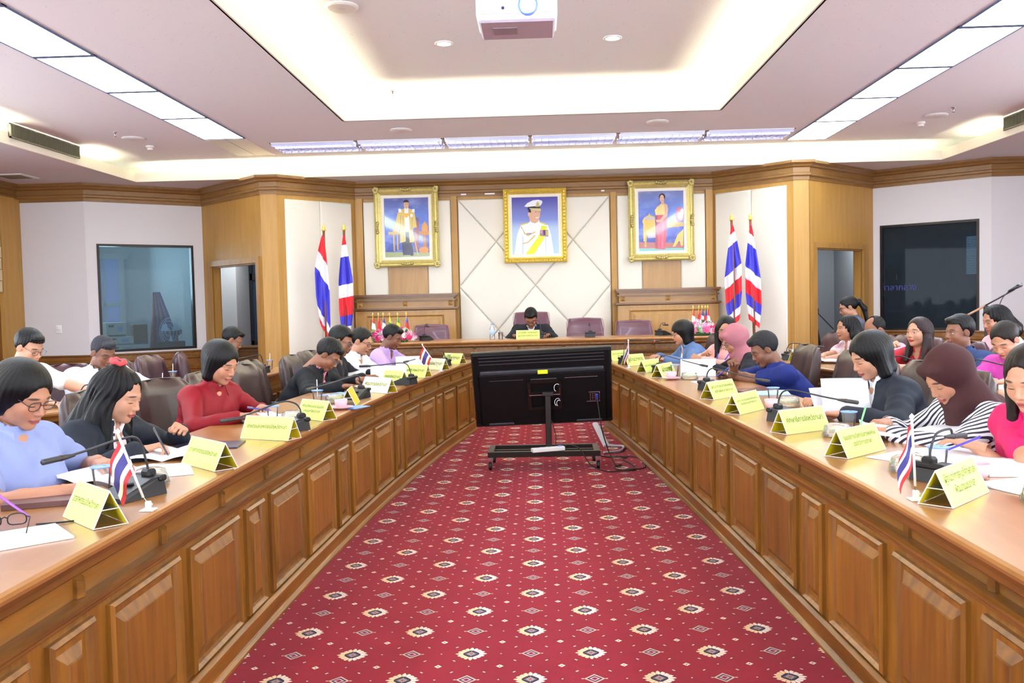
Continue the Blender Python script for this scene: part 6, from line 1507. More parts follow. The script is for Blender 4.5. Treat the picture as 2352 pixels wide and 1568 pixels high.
# ------------------------------------------------------------------ the head (ears at the origin, face towards +Y)
def head_mesh(male, fat=0.0):
    f = Field((-0.10, -0.13, -0.20), (0.10, 0.135, 0.13), 0.0034)
    w = 1.0 + fat
    f.ell((0, -0.014, 0.034), (0.074 * w, 0.094, 0.084), 0.0)
    f.ell((0, 0.030, -0.028), (0.060 * w, 0.058, 0.086), 0.03)
    f.cone((0.036 * w, 0.012, -0.062), (-0.036 * w, 0.012, -0.062), 0.026, 0.026, 0.03)
    f.ell((0, 0.062, -0.098 if male else -0.094), (0.026 if male else 0.021, 0.020, 0.018), 0.022)
    for s in (-1, 1):
        f.ell((s * 0.036, 0.056, -0.030), (0.024 * w, 0.022, 0.026), 0.02)
        f.cone((s * 0.012, 0.080, 0.020), (s * 0.044, 0.066, 0.018), 0.011, 0.009, 0.014)
        f.ell((s * 0.032, 0.096, -0.002), (0.020, 0.016, 0.011), 0.010, 'c')
        f.ell((s * 0.032, 0.0705, -0.002), (0.0155, 0.0135, 0.0125), 0.004)
        R = np.array(Matrix.Rotation(s * 0.35, 3, 'Z') @ Matrix.Rotation(-0.25, 3, 'X'))
        f.ell((s * 0.078 * w, -0.008, -0.002), (0.006, 0.019, 0.031), 0.006, R=R)
        f.ell((s * 0.085 * w, -0.003, 0.000), (0.004, 0.010, 0.019), 0.004, 'c', R=R)
    f.cone((0, 0.082, 0.012), (0, 0.100, -0.030), 0.0065, 0.0105, 0.010)
    for s in (-1, 1): f.ell((s * 0.0125, 0.092, -0.034), (0.0075, 0.0095, 0.0075), 0.006)
    f.ell((0, 0.083, -0.052), (0.018, 0.008, 0.012), 0.014)
    f.ell((0, 0.0875, -0.0610), (0.022, 0.0075, 0.0048), 0.005)
    f.ell((0, 0.0865, -0.0705), (0.018, 0.0080, 0.0055), 0.005)
    f.ell((0, 0.096, -0.0655), (0.024, 0.006, 0.0013), 0.003, 'c')
    f.cone((0, -0.022, -0.06), (0, -0.040, -0.20), 0.054 if male else 0.047, 0.056 if male else 0.048, 0.03)
    return f.mesh()
HEADS = {}
def head_geo(male, fat=0.0):
    k = (male, fat)
    if k not in HEADS: HEADS[k] = head_mesh(male, fat)
    return HEADS[k]
# ------------------------------------------------------------------ hands (wrist at the origin, fingers towards +Y, palm down, thumb towards +X)
def hand_mesh(pose):
    f = Field((-0.065, -0.05, -0.095), (0.085, 0.205, 0.045), 0.0031)
    f.cone((-0.010, -0.045, 0), (-0.008, 0.0, 0), 0.024, 0.021, 0); f.cone((0.010, -0.045, 0), (0.008, 0.0, 0), 0.024, 0.021, 0.01)
    for x in (-0.026, -0.009, 0.009, 0.025): f.cone((x * 0.6, 0.012, 0), (x, 0.082, 0.002), 0.015, 0.0115, 0.012)
    L = (0.058, 0.074, 0.080, 0.070); X = (-0.031, -0.0105, 0.0105, 0.031)
    curl = {'flat': (0.30, 0.35, 0.25), 'grip': (0.95, 1.05, 0.7), 'pen': (0.75, 0.8, 0.4), 'fist': (1.45, 1.6, 1.0)}[pose]
    for i in range(4):
        c = [q * (1.0 + (0.12 * (1.5 - i) if pose != 'flat' else 0.05 * (1.5 - i))) for q in curl]
        if pose == 'pen' and i == 3: c = [0.5, 0.75, 0.4]
        p = np.array([X[i], 0.083 - 0.004 * abs(i - 2), 0.003]); a = 0.0; sp = X[i] * (2.2 if pose == 'flat' else 0.3)
        r = 0.0088 if i else 0.0078
        for seg, (fr, cu) in enumerate(zip((0.44, 0.31, 0.25), c)):
            a += cu; q = p + L[i] * fr * np.array([math.sin(sp) * 1.0, math.cos(a) * math.cos(sp), -math.sin(a)])
            f.cone(p, q, r, r * 0.90, 0.004 if seg else 0.008); p = q; r *= 0.90
    if pose == 'flat': T = [(0.020, 0.022, -0.004), (0.044, 0.050, -0.012), (0.058, 0.078, -0.016), (0.062, 0.100, -0.020)]
    elif pose == 'fist': T = [(0.018, 0.022, -0.008), (0.036, 0.050, -0.024), (0.030, 0.078, -0.036), (0.014, 0.092, -0.038)]
    else: T = [(0.018, 0.022, -0.008), (0.038, 0.050, -0.026), (0.040, 0.082, -0.040), (0.032, 0.106, -0.050)]
    for (a, b), (ra, rb) in zip(zip(T[:-1], T[1:]), ((0.016, 0.0125), (0.0125, 0.0105), (0.0105, 0.0085))): f.cone(a, b, ra, rb, 0.008)
    return f.mesh()
HANDS = {}
def hand_geo(pose, right):
    if pose not in HANDS: HANDS[pose] = hand_mesh(pose)
    V, Q = HANDS[pose]
    if right: V = V * np.array([-1, 1, 1]); Q = Q[:, ::-1]
    return V, Q
# ------------------------------------------------------------------ hair
def hair_mesh(style):
    f = Field((-0.16, -0.26, -0.36), (0.16, 0.16, 0.16), 0.0048)
    Z = f.ax[2][None, None, :]; Y = f.ax[1][None, :, None]; X = f.ax[0][:, None, None]
    def line(front, side, back, yf=0.045, yb=-0.03):
        # lowest height of the hair as a function of depth
        return np.where(Y > yf, front, np.where(Y > yf - 0.03, front + (side - front) * (yf - Y) / 0.03, np.where(Y > yb, side, np.maximum(back, side + (back - side) * (yb - Y) / 0.04))))
    long_ = style in ('long', 'longwave', 'ponytail', 'halfup', 'straight')
    if style in ('male', 'malefull', 'bald', 'malegrey'):
        r = 0.006 if style == 'bald' else (0.013 if style == 'malefull' else 0.009)
        f.ell((0, -0.016, 0.036 + r * 0.4), (0.074 + r, 0.094 + r, 0.084 + r * 1.2), 0)
        if style in ('male', 'malefull', 'malegrey'): f.ell((0.01, 0.058, 0.094), (0.052, 0.032, 0.022), 0.02)
        zl = line(0.066 if style != 'bald' else 0.115, -0.012, -0.070, 0.040)
        f.D = np.maximum(f.D, (zl - Z).astype(F32))
        if style == 'bald': f.ell((0, 0.045, 0.11), (0.055, 0.080, 0.055), 0.01, 'c')
        for s in (-1, 1): f.ell((s * 0.082, 0.0, -0.008), (0.022, 0.022, 0.036), 0.006, 'c')
    elif style in ('bob', 'bobbangs', 'shortfem', 'bobside'):
        low = {'bob': -0.115, 'bobbangs': -0.130, 'shortfem': -0.085, 'bobside': -0.135}[style]
        f.ell((0, -0.018, 0.037), (0.088, 0.110, 0.098), 0)
        for s in (-1, 1): f.cone((s * 0.058, -0.015, 0.03), (s * 0.062, -0.012 if style != 'shortfem' else -0.03, low + 0.035), 0.042, 0.036, 0.04)
        f.cone((0, -0.07, 0.03), (0, -0.066, low + 0.035), 0.055, 0.044 if style != 'shortfem' else 0.03, 0.05)
        ztop = {'bobbangs': 0.010, 'shortfem': 0.040}.get(style, 0.034)
        f.ell((0, 0.135, ztop - 0.052), (0.074 if style != 'bobbangs' else 0.066, 0.100, 0.094), 0.008, 'c')
        f.D = np.maximum(f.D, (low - Z).astype(F32))
        f.cone((0, -0.01, -0.10), (0, -0.01, -0.30), 0.046, 0.05, 0.01, 'c')
    else:
        f.ell((0, -0.018, 0.036), (0.084, 0.104, 0.094), 0)
        f.ell((0, 0.138, 0.002), (0.074, 0.102, 0.104), 0.008, 'c')
        if style == 'ponytail':
            f.D = np.maximum(f.D, (line(0.05, -0.01, -0.06, 0.05) - Z).astype(F32))
            for s in (-1, 1): f.ell((s * 0.084, 0.0, -0.006), (0.020, 0.020, 0.032), 0.006, 'c')
            f.ell((0, -0.130, 0.035), (0.026, 0.026, 0.026), 0.02)
            f.cone((0, -0.130, 0.03), (0, -0.165, -0.07), 0.026, 0.030, 0.02); f.cone((0, -0.165, -0.07), (0, -0.130, -0.34), 0.030, 0.014, 0.02)
        elif style == 'bun':
            f.D = np.maximum(f.D, (line(0.05, -0.015, -0.06, 0.05) - Z).astype(F32))
            for s in (-1, 1): f.ell((s * 0.084, 0.0, -0.006), (0.020, 0.020, 0.032), 0.006, 'c')
            f.ell((0.0, -0.120, 0.0), (0.055, 0.045, 0.05), 0.02)
        else:
            wv = 0.020 if style in ('longwave', 'halfup') else 0.0
            lo = {'long': -0.30, 'longwave': -0.17, 'halfup': -0.29, 'straight': -0.31}[style]
            f.cone((0, -0.075, 0.0), (0, -0.105 - wv, lo + 0.06), 0.062, 0.062 + wv, 0.05)
            for s in (-1, 1):
                f.cone((s * 0.066, -0.02, 0.0), (s * (0.078 + wv), -0.035, lo + 0.10), 0.034, 0.036 + wv, 0.04)
                if style in ('straight', 'long', 'halfup'): f.cone((s * 0.076, 0.0, -0.05), (s * 0.084, 0.045, lo + 0.07), 0.024, 0.022 + wv * 0.5, 0.03)
            f.cone((0, -0.005, -0.08), (0, -0.02, -0.36), 0.050, 0.055, 0.01, 'c')
            if style == 'halfup': f.ell((0, -0.05, 0.132), (0.03, 0.03, 0.02), 0.02)
    # combed strands
    a = np.arctan2(X, Y + 0.03)
    fr, am = (34, 0.0009) if style not in ('longwave', 'halfup') else (22, 0.0035)
    wig = 0.6 * np.sin(Z * 30) if style in ('longwave', 'halfup') else 0.0
    f.D = (f.D + am * np.sin(a * fr + 6 * np.sin(Z * 14 + Y * 9) * 0.25 + wig * 3) * (Z < 0.12)).astype(F32)
    if style in ('male', 'malefull', 'malegrey'): f.D = (f.D + 0.0014 * np.sin(X * 300 + 30 * Y) * np.sin(Y * 240 + X * 60) ).astype(F32)
    return f.mesh()
def hijab_mesh(k):
    f = Field((-0.26, -0.24, -0.42), (0.26, 0.24, 0.17), 0.0062)
    X = f.ax[0][:, None, None]; Y = f.ax[1][None, :, None]; Z = f.ax[2][None, None, :]
    f.ell((0, -0.020, 0.036), (0.089, 0.112, 0.102), 0)
    f.cone((0, -0.02, 0.0), (0, -0.015, -0.13), 0.086, 0.072, 0.05)
    f.cone((0, -0.02, -0.12), (0, -0.05, -0.24), 0.072, 0.100, 0.06)
    for s in (-1, 1): f.cone((s * 0.03, -0.03, -0.16), (s * 0.12, -0.05, -0.22), 0.072, 0.050, 0.05)
    f.cone((0, 0.02, -0.13), (0.0, 0.085, -0.28), 0.072, 0.060, 0.05); f.cone((0, 0.10, -0.30), (0.02, 0.11, -0.38), 0.055, 0.025, 0.04)
    f.cone((-0.045, 0.070, 0.080), (0.045, 0.070, 0.080), 0.018, 0.018, 0.03)
    f.ell((0, 0.140, -0.020), (0.066, 0.118, 0.088), 0.010, 'c')
    f.D = (f.D + 0.0080 * np.sin(34 * Z + 22 * X * (1 if k else -1) + 7 * Y) * np.clip((0.02 - Z) * 8, 0, 1) + 0.002 * np.sin(60 * X + 30 * Z)).astype(F32)
    return f.mesh()
HAIRS = {}
def hair_me(style, mat):
    k = (style, mat.name)
    if k not in HAIRS:
        g = ('geo', style)
        if g not in HAIRS: HAIRS[g] = hijab_mesh(style == 'hijab1') if style.startswith('hijab') else hair_mesh(style)
        HAIRS[k] = np_mesh('headscarf' if style.startswith('hijab') else 'hair', *HAIRS[g], mat)
    return HAIRS[k]
# ------------------------------------------------------------------ skin with the marks of the face on it
def skin(name, tone, lip, eyes=False, stubble=False):
    t = NT(name); at = t.n.new('ShaderNodeAttribute'); at.attribute_name = 'hp'
    sp = t.n.new('ShaderNodeSeparateXYZ'); t.link(at.outputs['Vector'], sp.inputs[0])
    ax = t.math('ABSOLUTE', sp.outputs[0]); y = sp.outputs[1]; z = sp.outputs[2]
    front = t.math('GREATER_THAN', y, 0.045); near = t.math('LESS_THAN', y, 0.3)
    front = t.math('MULTIPLY', front, near)
    def el(cx, cz, rx, rz, soft=0.25, slope=0.0):
        dx = t.math('DIVIDE', t.math('SUBTRACT', ax, cx), rx)
        zz = t.math('SUBTRACT', z, cz)
        if slope: zz = t.math('ADD', zz, t.math('MULTIPLY', t.math('SUBTRACT', ax, cx), slope))
        dz = t.math('DIVIDE', zz, rz)
        q = t.math('ADD', t.math('MULTIPLY', dx, dx), t.math('MULTIPLY', dz, dz))
        m = t.n.new('ShaderNodeMapRange'); t.link(q, m.inputs[0]); m.inputs[1].default_value = 1 + soft; m.inputs[2].default_value = 1 - soft; m.inputs[3].default_value = 0; m.inputs[4].default_value = 1
        return t.math('MULTIPLY', m.outputs[0], front)
    n = t.node('ShaderNodeTexNoise'); n.inputs['Scale'].default_value = 14; n.inputs['Detail'].default_value = 3; t.link(t.coord(), n.inputs['Vector'])
    b = lin(tone); c = t.mix(n.outputs[0], tuple(q * 0.92 for q in b), tuple(min(1, q * 1.08) for q in b))
    c = t.mix(t.math('MULTIPLY', el(0.036, -0.030, 0.022, 0.020, 0.8), 0.22), c, lin((min(255, tone[0] + 10), int(tone[1] * 0.84), int(tone[2] * 0.80))))
    c = t.mix(el(0.0, -0.066, 0.025, 0.0105, 0.25), c, lin(lip))
    c = t.mix(t.math('MULTIPLY', el(0.0, -0.0655, 0.024, 0.0016, 0.5), 0.8), c, lin((90, 30, 30)))
    c = t.mix(t.math('MULTIPLY', el(0.034, 0.0235, 0.0195, 0.0042 if not stubble else 0.005, 0.5, 0.10), 0.9), c, lin((40, 28, 26)))
    c = t.mix(t.math('MULTIPLY', el(0.0075, -0.0405, 0.004, 0.0025, 0.5), 0.8), c, lin((80, 44, 36)))
    if eyes:
        c = t.mix(el(0.032, -0.002, 0.0140, 0.0062, 0.2), c, lin((30, 22, 22)))
        c = t.mix(el(0.032, -0.0028, 0.0125, 0.0045, 0.2), c, lin((220, 214, 208)))
        c = t.mix(el(0.031, -0.0025, 0.0050, 0.0050, 0.2), c, lin((24, 16, 14)))
    else:
        c = t.mix(t.math('MULTIPLY', el(0.032, -0.0065, 0.0150, 0.0024, 0.5, -0.08), 0.95), c, lin((26, 18, 18)))
        c = t.mix(t.math('MULTIPLY', el(0.032, 0.0045, 0.0145, 0.0012, 0.7), 0.5), c, lin((int(tone[0] * .6), int(tone[1] * .5), int(tone[2] * .5))))
    t.link(c, t.b.inputs['Base Color']); t.b.inputs['Roughness'].default_value = 0.5
    t.b.inputs['Subsurface Weight'].default_value = 0.08; t.b.inputs['Subsurface Radius'].default_value = (0.01, 0.004, 0.002)
    return t.mat
def hairmat(name, rgb, rough=0.36):
    # strands run from the crown down: noise stretched along the meridians of the head
    t = NT(name); tc = t.n.new('ShaderNodeTexCoord'); sp = t.n.new('ShaderNodeSeparateXYZ'); t.link(tc.outputs['Object'], sp.inputs[0])
    a = t.math('ARCTAN2', sp.outputs[0], t.math('ADD', sp.outputs[1], 0.03)); cb = t.n.new('ShaderNodeCombineXYZ')
    t.link(t.math('MULTIPLY', a, 26.0), cb.inputs[0]); t.link(t.math('MULTIPLY', sp.outputs[2], 9.0), cb.inputs[1])
    n = t.node('ShaderNodeTexNoise'); n.inputs['Scale'].default_value = 1; n.inputs['Detail'].default_value = 5; n.inputs['Roughness'].default_value = 0.7
    t.link(cb.outputs[0], n.inputs['Vector']); b = lin(rgb)
    t.link(t.mix(n.outputs[0], tuple(q * 0.35 for q in b), tuple(q * 1.5 for q in b)), t.b.inputs['Base Color'])
    t.b.inputs['Roughness'].default_value = rough; t.b.inputs['Specular IOR Level'].default_value = 0.25; t.bump(n.outputs[0], 0.8, 0.004); return t.mat
HB = hairmat('black_hair', (9, 8, 10)); HBR = hairmat('dark_brown_hair', (27, 17, 14)); HG = hairmat('greying_hair', (34, 33, 37), 0.6)
def cloth(name, rgb, rough=0.8, bump=0.15, scale=350, noise=0.05): return simple(name, rgb, rough, noise=noise, nscale=scale, bump=bump, spec=0.25)
def patt(name, fn, base, rough=0.8):
    t = NT(name); c = fn(t); t.link(c, t.b.inputs['Base Color']); t.b.inputs['Roughness'].default_value = rough; return t.mat
def stripes(t, freq=46.0):
    sp = t.n.new('ShaderNodeSeparateXYZ'); t.link(t.coord(), sp.inputs[0])
    nz = t.node('ShaderNodeTexNoise'); nz.inputs['Scale'].default_value = 2.5; t.link(t.coord(), nz.inputs['Vector'])
    q = t.math('ADD', t.math('MULTIPLY', sp.outputs[2], 0.95), t.math('MULTIPLY', sp.outputs[0], 0.75))
    q = t.math('ADD', q, t.math('MULTIPLY', nz.outputs[0], 0.05))
    s = t.math('SINE', t.math('MULTIPLY', q, freq * 6.283))
    return t.mix(t.math('GREATER_THAN', s, 0.15), lin((240, 238, 240)), lin((38, 36, 56)))
def blobs(t, bg, cols, sc=22, th=0.34):
    c = lin(bg)
    for k, cc in enumerate(cols):
        v = t.node('ShaderNodeTexVoronoi'); v.inputs['Scale'].default_value = sc * (1 + 0.3 * k)
        n = t.node('ShaderNodeTexNoise'); n.inputs['Scale'].default_value = sc * 2.5; t.link(t.coord('Object', loc=(k * 3.1, 0, k)), n.inputs['Vector']); t.link(t.coord('Object', loc=(k * 1.7, k, 0)), v.inputs['Vector'])
        m = t.math('LESS_THAN', t.math('ADD', v.outputs['Distance'], t.math('MULTIPLY', n.outputs[0], 0.35)), th)
        c = t.mix(m, c, lin(cc))
    return c
def checks(t, a, b, freq=60, th=0.3):
    sp = t.n.new('ShaderNodeSeparateXYZ'); t.link(t.coord(), sp.inputs[0])
    u = t.math('SINE', t.math('MULTIPLY', t.math('ADD', sp.outputs[0], sp.outputs[1]), freq * 6.283)); v = t.math('SINE', t.math('MULTIPLY', sp.outputs[2], freq * 6.283))
    m = t.math('MULTIPLY', t.math('ADD', t.math('GREATER_THAN', u, th), t.math('GREATER_THAN', v, th)), 0.5)
    return t.mix(m, lin(a), lin(b))
# ------------------------------------------------------------------ the figure
def rotx(a): c, s = math.cos(a), math.sin(a); return np.array([[1, 0, 0], [0, c, -s], [0, s, c]])
def rotz(a): c, s = math.cos(a), math.sin(a); return np.array([[c, -s, 0], [s, c, 0], [0, 0, 1]])
def person(label, head, face, bow=20, turn=0, male=False, fat=0.0, build=1.0, sk=None, top=None, top_name='shirt', sleeve='long', jacket=None, jacket_name='jacket', hair='male', hm=None,
           rh=None, lh=None, rp='flat', lp='flat', z0=0.0, glasses=None, fine=0.0085, collar=None, trousers=None, elbow=0.9, vneck=False, extra=None, roll=0, chair_kind=None, chair_label=None, sc=1.0, grp='people seated at the desks', long_sleeve_cuff=None):
    b = math.radians(bow); H = Vector(head)
    hz = H.z - z0
    Rh = rotz(math.radians(turn)) @ rotx(-b)
    nk = rotx(-b * 0.45) @ np.array([0, -0.042, -0.152])
    Nz = hz + nk[2]; spine = 0.478 * sc; hipz = 0.50
    dy = math.sqrt(max(0.0, spine ** 2 - min(spine, Nz - hipz) ** 2))
    hy = dy - nk[1]                         # head centre ahead of the hips
    fw = Vector((math.cos(math.radians(face)), math.sin(math.radians(face)))); rt = Vector((fw.y, -fw.x))
    ox, oy = H.x - fw.x * hy, H.y - fw.y * hy
    rz = math.radians(face - 90)
    t = thing('person', label, 'person', (ox, oy, z0), rz, grp)
    def loc(p): d = Vector((p[0] - ox, p[1] - oy)); return np.array([d.dot(rt), d.dot(fw), p[2] - z0])
    Hc = np.array([0, hy, hz]); N = Hc + nk; hip = np.array([0, 0.0, hipz + 0.02])
    bd = build; sw = (0.178 if male else 0.150) * bd
    up = N - hip; up /= np.linalg.norm(up); fr = np.array([0, up[2], -up[1]])
    chest = hip + (N - hip) * 0.66
    SH = {}; ELB = {}; WR = {}
    dflt = {1: np.array([0.16, dy + 0.30, 0.80]), -1: np.array([-0.16, dy + 0.30, 0.80])}
    for s, hp_ in ((1, rh), (-1, lh)):
        S0 = N + np.array([s * sw, 0, 0]) - up * 0.048 - fr * 0.01
        Wt = loc(hp_) if hp_ is not None else dflt[s]
        L1, L2 = 0.285 * sc, 0.255 * sc; d = Wt - S0; D = np.linalg.norm(d)
        if D > (L1 + L2) * 0.985: Wt = S0 + d * ((L1 + L2) * 0.985 / D); d = Wt - S0; D = np.linalg.norm(d)
        if D < 0.12: D = 0.12
        a = (L1 ** 2 - L2 ** 2 + D ** 2) / (2 * D); hgt = math.sqrt(max(0, L1 ** 2 - a * a)); u = d / np.linalg.norm(d)
        pole = np.array([s * elbow, -0.25, -0.55]); pole = pole - u * (pole @ u); pole /= np.linalg.norm(pole)
        E_ = S0 + u * a + pole * hgt
        SH[s], ELB[s], WR[s] = S0, E_, Wt
    # ---- skin: head, neck, arms and hands in one mesh
    Vs, Qs, As = [], [], []; off = 0
    def addg(V, Q, A=None):
        nonlocal off
        Vs.append(V); Qs.append(Q + off); As.append(A if A is not None else np.full((len(V), 3), 9.0)); off += len(V)
    hV, hQ = head_geo(male, fat)
    Ms = Rh
    addg(hV @ Ms.T + Hc, hQ, hV)
    A = np.stack([N, chest, *SH.values(), *ELB.values(), *WR.values()])
    f = Field(A.min(0) - 0.10, A.max(0) + 0.10, 0.0075 if sleeve == 'short' else 0.010)
    f.cone(Hc + Rh @ np.array([0, -0.025, -0.09]), N - up * 0.02, 0.050 if male else 0.044, 0.056 if male else 0.050, 0)
    f.cone(N - up * 0.05 + [sw * 0.5, 0, 0], N - up * 0.05 - [sw * 0.5, 0, 0], 0.052 * bd, 0.052 * bd, 0.05)
    f.cone(N - up * 0.06, chest, 0.075 * bd, 0.09 * bd, 0.04)
    thick = 1.0 + (bd - 1) * 0.9 + (0.10 if male else -0.04)
    for s in (1, -1):
        f.cone(SH[s], ELB[s], 0.046 * thick, 0.038 * thick, 0.015); f.cone(ELB[s], ELB[s] + (WR[s] - ELB[s]) * 0.35, 0.038 * thick, 0.037 * thick, 0.012)
        f.cone(ELB[s] + (WR[s] - ELB[s]) * 0.35, WR[s], 0.037 * thick, 0.0245 * thick, 0.012)
    addg(*f.mesh())
    for s, pose in ((1, rp), (-1, lp)):
        d = WR[s] - ELB[s]; d = d / np.linalg.norm(d)
        if pose in ('flat', 'pen', 'grip') : d = np.array([d[0] * 0.8, d[1], d[2] * 0.4 - (0.10 if pose == 'flat' else 0.0)]); d /= np.linalg.norm(d)
        zc = np.array([s * -0.25, 0, 1.0]); 
        if pose == 'fist': zc = np.array([s * 0.8, 0.1, 0.5])
        x = np.cross(d, zc); x /= np.linalg.norm(x); zc = np.cross(x, d); M3 = np.stack([x, d, zc], 1)
        V, Q = hand_geo(pose, s == 1)
        k = 1.0 if male else 0.92
        addg((V * k) @ M3.T + WR[s], Q)
    V = np.concatenate(Vs); Q = np.concatenate(Qs); A = np.concatenate(As)
    body = inst('body', np_mesh('body', V, Q, sk, A), t)
    # ---- clothes
    def torso(f, inf, sleeves, cutoff=1.0, neck=True):
        r0 = 0.118 * bd + inf
        wv = 0.075 if male else 0.060
        belly = 0.02 if fat > 0.03 else 0.0
        for s in (1, -1):
            f.cone(hip + [s * wv, 0, -0.02], hip + (N - hip) * 0.38 + [s * wv * 0.9, 0, 0] + fr * belly, r0 + (0.012 if not male else 0.0) + belly, r0 - 0.006 + belly, 0.05)
            f.cone(hip + (N - hip) * 0.38 + [s * wv * 0.9, 0, 0] + fr * belly, chest + [s * (wv + 0.012), 0, 0], r0 - 0.006 + belly, r0 - 0.006, 0.05)
            if not male: f.ell(chest + [s * 0.066, 0, 0] + fr * 0.075 - up * 0.03, (0.062 + inf, 0.060 + inf, 0.060 + inf), 0.04)
            f.cone(N - up * 0.035 + [s * 0.045, 0, 0] - fr * 0.012, SH[s] + up * 0.004, 0.052 + inf, 0.052 * bd + inf, 0.05)
            f.cone(chest + [s * wv, 0, 0] + up * 0.05, SH[s] - up * 0.02, 0.09 * bd + inf, 0.05 * bd + inf, 0.05)
            if sleeves:
                e = SH[s] + (ELB[s] - SH[s]) * (1.0 if sleeves == 'long' else 0.66)
                f.cone(SH[s], e, (0.053 * thick + inf), (0.046 * thick + inf) if sleeves == 'long' else (0.054 * thick + inf), 0.03)
                if sleeves == 'long':
                    w = ELB[s] + (WR[s] - ELB[s]) * 0.90
                    f.cone(e, w, 0.048 * thick + inf, 0.031 * thick + inf, 0.02)
        if neck: f.cone(N - up * 0.02, N + (Hc - N) * 0.18, 0.060 + inf, 0.056 + inf, 0.02)
    def wrinkle(f, amp):
        X = f.ax[0][:, None, None]; Y = f.ax[1][None, :, None]; Z = f.ax[2][None, None, :]
        f.D = (f.D + amp * np.sin(38 * X + 22 * Z + 3 * np.sin(17 * Y)) * np.sin(31 * Z - 19 * Y + 2 * np.sin(23 * X)) + amp * 0.5 * np.sin(71 * Z + 40 * X + 15 * Y)).astype(F32)
    A = np.stack([N, hip, chest, *SH.values(), *ELB.values(), *WR.values()])
    lo, hi = A.min(0) - 0.21, A.max(0) + 0.16; lo[0] = min(lo[0], -0.27 * bd); hi[0] = max(hi[0], 0.27 * bd); lo[1] = min(lo[1], -0.19)
    f = Field(lo, hi, fine)
    torso(f, 0.008, None if jacket else sleeve)
    wrinkle(f, 0.0032)
    # opening at the neck
    nc = N + (Hc - N) * 0.25 + fr * 0.045
    if vneck: f.cone(nc + up * 0.04 + fr * 0.02, nc - up * 0.085 + fr * 0.07, 0.046, 0.014, 0.008, 'c')
    f.cone(N + (Hc - N) * 0.02, Hc, 0.053 if male else 0.047, 0.060, 0.004, 'c')
    inst(top_name, np_mesh(top_name, *f.mesh(), top), t)
    if jacket:
        f = Field(lo, hi, fine); torso(f, 0.019, 'long'); wrinkle(f, 0.0036)
        a0 = nc + up * 0.06 + fr * 0.04; a1 = chest + fr * 0.16 - up * 0.06
        f.cone(a0, a1, 0.066, 0.034, 0.006, 'c'); f.cone(a1, hip + fr * 0.20 + up * 0.1, 0.034, 0.02, 0.006, 'c')
        f.cone(N + (Hc - N) * 0.05, Hc, 0.064, 0.072, 0.004, 'c')
        inst(jacket_name, np_mesh(jacket_name, *f.mesh(), jacket), t)
    # ---- collar: a folded band round the neck
    cm = collar or (jacket if jacket else None)
    if cm:
        mb = MB(); c0 = N + (Hc - N) * 0.06; R_ = 0.076 if male else 0.070; 
        if jacket: R_ += 0.012
        pr = []
        n = 26
        for i in range(n + 1):
            a = -2.55 + 5.1 * i / n + PI        # open at the front
            q = c0 + np.array([math.sin(a) * (R_ + 0.004), 0, 0]) + fr * (math.cos(a) * (R_ * 0.92)) 
            o = abs(i / n - 0.5) * 2
            top_ = q + up * (0.026 - 0.018 * o); low = q * 1.0 + up * (-0.020 - 0.030 * o) + (q - c0) * (0.22 + 0.25 * o)
            pr += [tuple(q + up * -0.012), tuple(top_), tuple(low), tuple(low - (q - c0) * 0.06)]
        fs = []
        for i in range(n):
            for j in range(4): j2 = (j + 1) % 4; fs.append((i*4+j, i*4+j2, (i+1)*4+j2, (i+1)*4+j))
        fs += [(0, 1, 2, 3), (n*4+3, n*4+2, n*4+1, n*4)]
        mb.add(pr, fs).build('collar', cm, t, smooth=True, ang=math.radians(60))
    # ---- trousers and shoes
    tm = trousers or TRO
    mb = MB()
    for s in (1, -1):
        mb.tube([(s*0.08, -0.02, 0.53), (s*0.10, 0.12, 0.535), (s*0.115, 0.36, 0.52), (s*0.115, 0.43, 0.47), (s*0.115, 0.44, 0.36), (s*0.115, 0.43, 0.10)], [0.10, 0.092, 0.072, 0.068, 0.062, 0.052], 14)
    mb.build('trousers', tm, t, smooth=True)
    for s in (1, -1):
        fsh = MB().lathe([(0.0, -0.045), (0.035, -0.04), (0.046, 0.0), (0.04, 0.03), (0.0, 0.05)], 12, c=(s*0.115, 0.49, 0.045)); fsh.v = [(x, 0.49 + (y - 0.49) * 2.6, z * 1.0) for x, y, z in fsh.v]
        fsh.build('shoe', black_plastic, t, smooth=True)
    # ---- hair, scarf, spectacles
    M4 = Matrix([[*Ms[i], Hc[i]] for i in range(3)] + [[0, 0, 0, 1]])
    if hair:
        o = inst('headscarf' if hair.startswith('hijab') else 'hair', hair_me(hair, hm or HB), t); o.matrix_local = M4
    if glasses:
        g = spectacles(t).build('spectacles', glasses, t, smooth=True); g.matrix_local = M4 @ Matrix.Translation((0, 0.098, 0.000)) @ Matrix.Rotation(-0.08, 4, 'X')
    if extra: extra(t, dict(N=N, Hc=Hc, up=up, fr=fr, chest=chest, SH=SH, E=ELB, W=WR, M4=M4))
    if chair_kind:
        chair(ox - fw.x * 0.03, oy - fw.y * 0.03, face, chair_label, chair_kind, z0)
    return t
TRO = cloth('black_trousers', (28, 28, 32)); TRB = cloth('navy_trousers', (34, 38, 60))
SKA = skin('skin_warm_tan', (178, 126, 98), (166, 84, 80)); SKB = skin('skin_brown', (142, 94, 70), (124, 70, 62), stubble=True); SKC = skin('skin_light', (190, 140, 112), (166, 78, 76)); SKD = skin('skin_deep_brown', (120, 78, 58), (106, 62, 54), stubble=True)
SKE = skin('skin_light_eyes_open', (194, 146, 118), (176, 46, 54), eyes=True); SKF = skin('skin_tan_eyes_open', (174, 124, 96), (150, 80, 74), eyes=True); SKG = skin('skin_brown_eyes_open', (136, 92, 70), (124, 74, 66), eyes=True, stubble=True)
